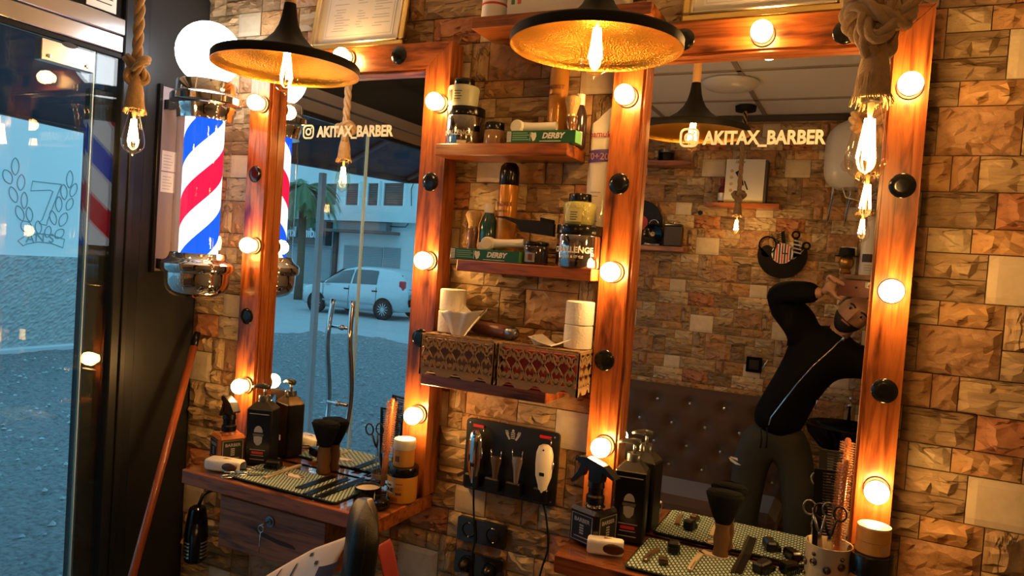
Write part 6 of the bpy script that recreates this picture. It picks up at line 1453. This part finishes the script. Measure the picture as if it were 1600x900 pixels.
# cut-out vinyl wall clock
x, z = rx(1222, 398, BW+.01); t = thing('wall_clock', 'black cut-out wall clock with comb, scissors and striped dial', 'clock', (x, BW+.004, z)); R = 36*k; VB = mat('cutout_black', (.004,.0035,.0035), .5, spec=.12)
M = Matrix.Identity(4)
mb = MB(); pts = [(R*math.cos(a), R*math.sin(a)) for a in [math.radians(d) for d in range(160, 381, 10)]] + [(R*.62, R*.02), (R*.35, -R*.25), (-R*.05, -R*.3), (-R*.5, -R*.15), (-R*.72, R*.1)]
mb.prism([(-a, c) for a, c in pts][::-1], 0, .003); mb.build('lower_disc', VB, t)
hd = MB().tube([(R*(-.62+.34*math.cos(a))*-1*-1, .002, R*(.38+.36*math.sin(a))) for a in [math.radians(d) for d in range(-60, 250, 14)]], R*.10, 6, flat=.3); hd.build('head_outline', VB, t)
MB().prism([(R*(-.62+.26*math.cos(a)), R*(.12+.26*math.sin(a))) for a in [2*PI*i/14 for i in range(14)]], 0, .003).build('beard', VB, t)
cm = MB(); cm.prism([(R*.02, R*.05), (R*.18, R*.1), (R*.02, R*1.0), (-R*.12, R*.95)], 0, .003)
for i in range(10): a = i/10; cm.prism([(R*(.02-.0*a)-R*.10*a, R*(.15+.8*a)), (R*(.02)-R*.10*a, R*(.19+.8*a)), (-R*.22-R*.08*a, R*(.12+.8*a)), (-R*.22-R*.08*a, R*(.09+.8*a))], 0, .003)
cm.build('comb', VB, t)
sc = MB()
for (cx_, cz_) in ((.48, .86), (.92, .42)): sc.tube([(R*(cx_+.14*math.cos(a)), .0015, R*(cz_+.14*math.sin(a))) for a in [2*PI*i/14 for i in range(14)]], R*.045, 6, closed=True, flat=.4)
sc.prism([(R*.40, R*.75), (R*.55, R*.75), (R*.75, 0), (R*.45, -R*.1)], 0, .003); sc.prism([(R*.80, R*.45), (R*.86, R*.32), (R*.5, -R*.1), (R*.4, .0)], 0, .003); sc.build('scissors', VB, t)
ps = MB()
for i in range(4): ps.prism([(R*(.42), R*(.12+.16*i)), (R*.74, R*(.06+.16*i)), (R*.74, R*(.12+.16*i)), (R*.42, R*(.18+.16*i))], .003, .0036)
ps.build('pale_stripes', GREY, t)
dl = MB().lathe([(R*.43, .003), (R*.43, .006)], 28, M=Tr(0, 0, R*.05) @ Rx(-PI/2)).build('dial', PAPER, t)
for i in range(7):
    xx = -R*.38+R*.76*(i+.5)/7; hh = math.sqrt(max(0, (R*.42)**2-xx*xx)); MB().box(xx-R*.035, xx+R*.035, .0061, .0066, -hh+R*.05, hh+R*.05, M=Matrix.Identity(4)).build('dial_stripe', RED if i % 2 else mat('stripe_navy', (.02,.02,.05), .5), t)
MB().box(-.003, .003, .0068, .0074, R*.05, R*.38).build('hand', INK, t); MB().box(0, R*.25, .0068, .0074, R*.03, R*.08).build('hand', INK, t)
# water heater
x0, zt = rx(1289, 180, BW+.30); x1 = x0+.46; _, zb = rx(1330, 288, BW+.30)
t = thing('water_heater', 'white rounded water heater high on the opposite wall', 'water heater', ((x0+x1)/2, BW, zb)); w, h = x1-x0, zt-zb; WH = mat('heater_white', (.74,.72,.66), .3)
def hf(u, v):
    a = PI*u; e = 1-.35*abs(2*v-1)**5; q = 1/max(abs(math.cos(a)), abs(math.sin(a)))**.35; return (-w/2*math.cos(a)*q*e*1.0, .02+.28*math.sin(a)*q*e, h*v)
mb = MB().grid(hf, 30, 14); mb.add([hf(i/30, 0) for i in range(31)], [tuple(range(31))]); mb.add([hf(i/30, 1) for i in range(31)], [tuple(range(31))[::-1]]); mb.build('casing', WH, t)
xk, zk = rx(1323, 258, BW+.30); MB().lathe([(.032, 0), (.030, .012), (.026, .014), (.0001, .014)], 24, cap=False, M=Tr(xk-t.location.x, .288, zk-t.location.z) @ Rx(-PI/2)).build('temperature_knob', mat('knob_cream', (.62,.58,.50), .35), t)
for xx in (-.17, -.08): MB().tube([(xx, .10, .01), (xx, .08, -.06), (xx-.01, .03, -.12), (xx-.02, .01, -.20)], .007, 8).build('water_pipe', CHROME, t)
MB().tube([(-.12, .12, .0), (-.10, .13, -.05), (-.02, .12, -.07), (.05, .10, -.02)], .004, 8).build('cable', WHITE, t)
# right-hand shelf with bottle and note
x0, z0 = rx(1318, 428, BW+.10); o = MB().box(x0, x0+.42, BW, BW+.11, z0-.025, z0, c=.002).build('wall_shelf', WX); tag(o, 'pine shelf behind the person carrying the large white bottle', 'shelf', 'pine plank shelves on the opposite wall')
t = ob('large_bottle', 'large white bottle with dark label behind the person', 'bottle', 1366, z0, BW+.055); h = 84*k
MB().lathe([(.048, 0), (.050, .005), (.050, h*.50), (.046, h*.62), (.030, h*.80), (.026, h*.85)], 28, sharp=60).build('bottle_body', WHITE, t); MB().lathe([(.027, h*.85), (.027, h)], 24).build('cap', WHITE, t)
MB().grid(lambda u, v: (.0507*math.sin(-.8+1.6*u), .0507*math.cos(-.8+1.6*u), h*(.22+.14*v)), 10, 1).build('dark_label', mat('label_black', (.03,.02,.02), .5), t)
for i in range(3): MB().grid(lambda u, v: (.0508*math.sin(-.5+1.0*u), .0508*math.cos(-.5+1.0*u), h*(.08+.04*i+.012*v)), 8, 1).build('text_line', GREY, t)
t = ob('note_card', 'pale note card standing beside the large white bottle', 'card', 1333, z0, BW+.02); MB().box(-.04, .04, 0, .002, 0, 40*k).build('card', PAPER, t)
for i in range(3): MB().box(-.02+.015*i, -.018+.015*i, .002, .0024, 10*k, 28*k).build('text_line', GREY, t)
t = ob('gold_ornament', 'small gold head ornament with dark hat behind the phone', 'ornament', 1330, z0-.001, BW+.055)
MB().ball((0, 0, -.055+.12), .040, 16, sc=(1, .9, 1.15)).build('head', mat('ornament_gold', (.50,.25,.06), .3, .8), t); MB().lathe([(.025, 0), (.030, .01), (.020, .03)], 20).build('base', mat('ornament_gold', (.50,.25,.06), .3, .8), t)
MB().lathe([(.062, .098), (.060, .104), (.042, .106), (.038, .145), (.0001, .15)], 24, cap=False).build('hat', BLACKM, t)
# light switch, bench, basin
x, z = rx(1178, 570, BW+.01); t = thing('light_switch', 'black light switch plate on the opposite wall above the bench', 'switch', (x, BW, z)); MB().box(-.045, .045, 0, .012, -.045, .045, c=.003).build('plate', BLACKG, t); MB().box(-.028, .028, .012, .016, -.028, .028, c=.002).build('rocker', BLACK, t)
VEL = mat('brown_velvet', (.085,.040,.018), .75, sheen=.5, bump=.1, bscale=60)
sx0 = -1.75; sx1 = -.32; zt = rx(1030, 600, BW+.12)[1]; zs = rx(1030, 745, BW+.20)[1]
bn = thing('upholstered_bench', 'brown button-tufted waiting bench against the opposite wall', 'bench', ((sx0+sx1)/2, BW, 0)); LB_ = Vector(bn.location); bw = sx1-sx0
btn = []; rowh = (zt-zs)/4.2; colw = rowh*1.55
for r_ in range(4):
    z = zt - rowh*(.75+r_); n = int(bw/colw)
    for c_ in range(n+1):
        x = -bw/2 + colw*(c_+.35+.5*(r_ % 2))
        if x < bw/2-.04: btn.append((x, z))
def tuft(u, v):
    x = -bw/2+bw*u; z = zs-.05+(zt-zs+.05)*v; d = .115 + .02*math.sin(PI*min(1, max(0, v)))
    near = 9
    for (a, c_) in btn:
        q = math.hypot(x-a, z-c_)
        if q < near: near = q
        if q < .11: d -= .042*math.exp(-(q/.035)**2)
    e = min(u, 1-u)*bw; d -= .02*math.exp(-(e/.02)**2) ; d -= .035*math.exp(-((1-v)*(zt-zs)/.022)**2)
    return (x, d, z)
mb = MB().grid(tuft, 110, 34); mb.box(-bw/2, bw/2, .005, .08, zs-.05, zt-.012, c=.01); mb.build('tufted_back', VEL, bn)
CRY = mat('crystal_button', (.80,.80,.82), .08, .9)
for (a, c_) in btn: MB().lathe([(.013, 0), (.013, .004), (.008, .010), (.0001, .012)], 8, cap=False, smooth=False, M=Tr(a, tuft((a+bw/2)/bw, (c_-zs+.05)/(zt-zs+.05))[1], c_) @ Rx(-PI/2)).build('crystal_button', CRY, bn)
MB().box(-bw/2, bw/2, .02, .50, zs-.17, zs-.01, c=.04).build('seat_cushion', VEL, bn); MB().box(-bw/2+.02, bw/2-.02, .03, .47, .02, zs-.17, c=.01).build('plinth', mat('bench_base', (.03,.018,.01), .6), bn)
x, z = rx(1325, 668, BW+.25); t = thing('wash_basin', 'black wash basin with chrome tap beside the person', 'basin', (x, BW+.22, 0)); 
MB().lathe([(.05, z-.14), (.14, z-.12), (.20, z-.05), (.215, z), (.205, z+.004), (.19, z-.03), (.10, z-.09), (.0001, z-.10)], 36, cap=False, squash=(1, .9)).build('bowl', BLACKG, t); MB().lathe([(.07, 0), (.06, .3), (.055, z-.13)], 24).build('pedestal', BLACKG, t)
tpk = MB().tube([(0, -.16, z), (0, -.16, z+.09), (0, -.13, z+.11), (0, -.06, z+.10)], .010, 10); tpk.build('tap', CHROME, t); MB().tube([(0, -.16, z+.11), (0, -.15, z+.14)], .007, 8).build('tap_lever', CHROME, t)
# flush ceiling lamp, unlit
p = mir(1141, 128, 0); d = ray(1141, 118); tt = (CEIL-.0-CAM.z)/d.z; lx_, ly_ = -.668, -1.92
t = thing('ceiling_light', 'round white flush ceiling light, unlit', 'ceiling light', (lx_, ly_, CEIL-.003)); MB().lathe([(.135, 0), (.135, -.012), (.128, -.018)], 40).build('base_ring', WHITEP, t); MB().lathe([(.128, -.018), (.115, -.028), (.07, -.036), (.0001, -.038)], 40, cap=False, sharp=180).build('diffuser', mat('opal_glass', (.76,.74,.70), .3), t)

# ================================================================== THE PERSON TAKING THE PHOTOGRAPH
def M_(px, py, y): return mir(px, py, y)
def skin(name, verts, edges, radii, m_, parent, sub=2, root=0, extra=None):
    me = bpy.data.meshes.new(name); me.from_pydata([tuple(v) for v in verts], edges, []); o = bpy.data.objects.new(name, me); COL.objects.link(o)
    md = o.modifiers.new('skin', 'SKIN'); md.use_smooth_shade = True; md.branch_smoothing = .6
    sv = me.skin_vertices[0].data
    for i, r_ in enumerate(radii): sv[i].radius = r_ if isinstance(r_, tuple) else (r_, r_); sv[i].use_root = (i == root)
    ss = o.modifiers.new('sub', 'SUBSURF'); ss.levels = sub; ss.render_levels = sub
    dg = bpy.context.evaluated_depsgraph_get(); dg.update(); n = bpy.data.meshes.new_from_object(o.evaluated_get(dg)); bpy.data.objects.remove(o); bpy.data.meshes.remove(me)
    n.materials.clear(); n.materials.append(m_)
    for p_ in n.polygons: p_.use_smooth = True; p_.material_index = 0
    r = bpy.data.objects.new(name, n); COL.objects.link(r); r.parent = parent; return r
YB = -2.08
pelv = M_(1208, 690, YB); waist = M_(1222, 640, YB+.01); chest = M_(1262, 575, YB+.02); neck = M_(1304, 528, YB+.05); 
lsh = M_(1258, 512, YB+.04); lel = M_(1209, 455, YB+.12); lwr = M_(1288, 458, -1.86)
rsh = M_(1345, 568, YB+.03); rel = Vector((rsh.x+.20, YB+.10, rsh.z+.03)); rwr = Vector((.085, -1.845, 1.50))
lhip = M_(1172, 705, YB); rhip = M_(1248, 705, YB); lkn = Vector((lhip.x+.0, YB+.02, .42)); rkn = Vector((rhip.x+.02, YB+.03, .42)); lan = Vector((lkn.x-.01, YB-.03, .085)); ran = Vector((rkn.x+.02, YB-.02, .085))
head = M_(1338, 487, -1.985)
per = thing('person', 'person in black zip jacket and dark joggers leaning over to photograph the mirror', 'person', (pelv.x, YB, 0)); PL = Vector(per.location)
sub_ = lambda v: Vector(v)-PL
SKIN = mat('skin', (.42,.23,.14), .5, sss=.1); JACK = mat('jacket_black', (.0025,.0025,.003), .8, spec=.15); TROU = mat('joggers_olive', (.032,.034,.025), .85, bump=.15, bscale=60)
lft, rft = lan + Vector((-.01, .13, -.045)), ran + Vector((.02, .13, -.045))
V = [pelv, waist, chest, neck, head, lsh, lel, lwr, rsh, rel, rwr, lhip, lkn, lan, rhip, rkn, ran]
E_ = [(0,1), (1,2), (2,3), (3,4), (2,5), (5,6), (6,7), (2,8), (8,9), (9,10), (0,11), (11,12), (12,13), (0,14), (14,15), (15,16)]
Rr = [(.11,.08), (.09,.06), (.10,.07), .052, .055, .055, .042, .027, .055, .042, .027, .085, .055, .038, .085, .055, .038]
skin('body', [sub_(v) for v in V], E_, Rr, SKIN, per)
hem = M_(1206, 678, YB); cuff = lwr.lerp(lel, .06); rcuff = rwr.lerp(rel, .06)
collar = neck.lerp(head, .22)
skin('jacket', [sub_(v) for v in (hem, waist, chest, collar, lsh, lel, cuff, rsh, rel, rcuff, M_(1282, 545, YB+.03))], [(0,1), (1,2), (2,10), (10,3), (10,4), (4,5), (5,6), (10,7), (7,8), (8,9)], [(.178,.13), (.172,.125), (.185,.13), (.075,.07), .095, .072, .052, .095, .072, .052, (.16,.115)], JACK, per)
skin('joggers', [sub_(v) for v in (M_(1210, 648, YB), pelv, lhip, lkn, lan, rhip, rkn, ran)], [(0,1), (1,2), (2,3), (3,4), (1,5), (5,6), (6,7)], [(.165,.122), (.165,.13), .105, .082, .055, .105, .082, .055], TROU, per)
# zip, pocket trims, drawstring, side emblem
def front(px, py, off): v = M_(px, py, YB+off); return sub_(v)
MB().tube([front(x, y, o) for x, y, o in ((1318,527,.165), (1300,545,.20), (1270,572,.205), (1245,600,.195), (1222,630,.19), (1205,652,.19), (1201,664,.19))], .0035, 6).build('zip', CHROME, per)
MB().tube([front(1319, 525, .168), front(1316, 533, .176)], .008, 8).build('zip_pull', CHROME, per)
MB().tube([front(1200, 562, .15), front(1192, 576, .15)], .004, 6).build('pocket_zip', CHROME, per); MB().tube([front(1277, 625, .16), front(1274, 640, .15)], .004, 6).build('pocket_zip', CHROME, per)
for dx in (0, 9): MB().tube([front(1189+dx, 668, .16), front(1190+dx, 685, .165), front(1188+dx, 700, .165)], .004, 6).build('drawstring', BLACKM, per)
c0 = front(1148, 718, .15); ew = MB(); q = mmpp(M_(1148, 718, YB+.15))
ew.prism([(c0.x+a*q, c0.z+b2*q) for a, b2 in [(-9,2), (-6,-3), (2,-7), (10,-7), (4,-4), (-2,-1), (-5,1)]], c0.y, c0.y+.004); ew.prism([(c0.x+a*q, c0.z+b2*q) for a, b2 in [(-7,4), (-6,2), (5,-1), (4,3)]], c0.y, c0.y+.004); ew.build('printed_emblem', WHITEP, per)
# shoes
for an in (lan, ran):
    a = sub_(an); mb = MB(); mb.ball((a.x, a.y+.07, .045), .06, 16, sc=(.8, 2.2, .75)); mb.box(a.x-.045, a.x+.045, a.y-.05, a.y+.19, 0, .022, c=.01); mb.build('shoe', BLACKM, per)
# head: skull, face, hair and beard, tilted on the neck
ax_up = (head - neck).normalized(); tilt = Matrix.Rotation(math.radians(38), 4, 'Y')       # crown leans towards +x, following the neck
HM = Matrix.Translation(sub_(head)) @ tilt @ Rx(math.radians(-6))
def headfn(u, v, k=1.0):
    a = 2*PI*u; p = PI*v; y = math.cos(a)*math.sin(p); x = math.sin(a)*math.sin(p); z = -math.cos(p)
    w = .074*(1 - .16*max(0, -z)**1.4); dpt = .092; h = .118
    X, Y, Z_ = x*w, y*dpt, z*h
    if y > 0:                                    # face side (+y): flatten, chin, nose, brow and sockets
        Y *= .93; Z_ -= .012*max(0, -z)*y
        nx = math.exp(-(X/.011)**2); nz_ = math.exp(-((Z_+.022)/.022)**2); Y += .030*nx*nz_*y
        for sx in (-1, 1): Y -= .009*math.exp(-((X-sx*.030)/.014)**2 - ((Z_-.008)/.010)**2)*y
        Y += .005*math.exp(-((Z_-.030)/.012)**2)*y; Y += .006*math.exp(-(X/.020)**2 - ((Z_+.060)/.008)**2)*y
    return (X*k, Y*k, Z_*k)
MB().grid(headfn, 40, 30, M=HM).build('face', SKIN, per)
HAIR = mat('dark_hair', (.012,.009,.008), .6, bump=.6, bscale=300)
def hairfn(u, v):
    P = headfn(u, .42+.58*v); a = 2*PI*u; f = max(0, math.cos(a)); cut = .52*f+.06; k = 1.07
    if v < cut: k = .97
    return (P[0]*k, P[1]*k, P[2]*k)
MB().grid(hairfn, 40, 20, M=HM).build('hair', HAIR, per)
def beardfn(u, v): P = headfn(-.23+.46*u, .12+.26*v); return (P[0]*1.045, P[1]*1.045+.001, P[2]*1.02)
MB().grid(beardfn, 24, 12, M=HM).build('beard', HAIR, per)
for sx in (-1, 1):
    MB().ball((sx*.030, .0725, .006), .012, 12, sc=(1, 1, .72), M=HM).build('eye', mat('eye_white', (.30,.27,.24), .2), per); MB().ball((sx*.030, .0810, .006), .0058, 10, M=HM).build('pupil', BLACKG, per)
    MB().tube([(sx*.045, .074, .022), (sx*.030, .086, .027), (sx*.014, .087, .022)], .004, 6, M=HM).build('eyebrow', HAIR, per)
    MB().ball((sx*.078, -.005, .0), .026, 14, sc=(.35, .7, 1.1), M=HM).build('ear', SKIN, per)
MB().tube([(-.022, .083, -.058), (0, .090, -.056), (.022, .083, -.058)], .005, 8, M=HM).build('lips', mat('lip', (.34,.13,.10), .5), per)
# phone and the hands holding it
ph = thing('smartphone', 'dark red smartphone held up sideways in both hands', 'phone', (-.030, -1.812, 1.530))
MB().prism(rounded(.152, .074, .009, 5), -.004, .004).build('phone_body', mat('phone_red', (.10,.025,.02), .2, .3), ph)
MB().box(.034, .070, .0040, .0052, .006, .033, c=.0005).build('camera_island', BLACKG, ph)
for i in range(2): MB().lathe([(.006, 0), (.006, .001)], 14, M=Tr(.061, .0052, .028-.014*i) @ Rx(-PI/2)).build('lens', mat('lens_glass', (.02,.02,.03), .05), ph)
MB().lathe([(.005, 0), (.005, .0006)], 12, M=Tr(0, .0042, .005) @ Rx(-PI/2)).build('fingerprint_ring', BLACKG, ph)
def hand(wr, side, nm):
    """side -1: the hand at the phone's -x end; fingers run over its top edge, the thumb below"""
    w = Vector(wr); ex = -.030 + side*.076; pc = Vector((ex + side*.030, -1.826, 1.532)); V = [w, w.lerp(pc, .55), pc]; E = [(0,1), (1,2)]; Rd = [(.028,.022), (.030,.020), (.034,.018)]
    def chain(pts, rs, root=2):
        i0 = len(V); prev = root
        for p_, r_ in zip(pts, rs): V.append(Vector(p_)); E.append((prev, len(V)-1)); Rd.append(r_); prev = len(V)-1
    for i in range(4):                           # knuckle, joint, tip: curled over the top edge and resting on the back
        bx = pc.x - side*(-.014 + .013*i); z0 = pc.z + .036 - .004*i; ln = (.024, .028, .027, .020)[i]
        chain([(bx, -1.824, z0), (bx - side*.008, -1.806, z0 + .012 - .003*i), (bx - side*(.010+ln*.6), -1.800, z0 - .004), (bx - side*(.012+ln), -1.803, z0 - .018)], [.0105, .0092, .0086, .0075])
    chain([(pc.x - side*.012, -1.828, pc.z - .026), (pc.x - side*.030, -1.824, pc.z - .048), (pc.x - side*.058, -1.822, pc.z - .054)], [.0125, .0105, .0085])
    return skin(nm, [sub_(v) for v in V], E, Rd, SKIN, per, 2)
hand(lwr, -1, 'hand'); hand(rwr, 1, 'hand')
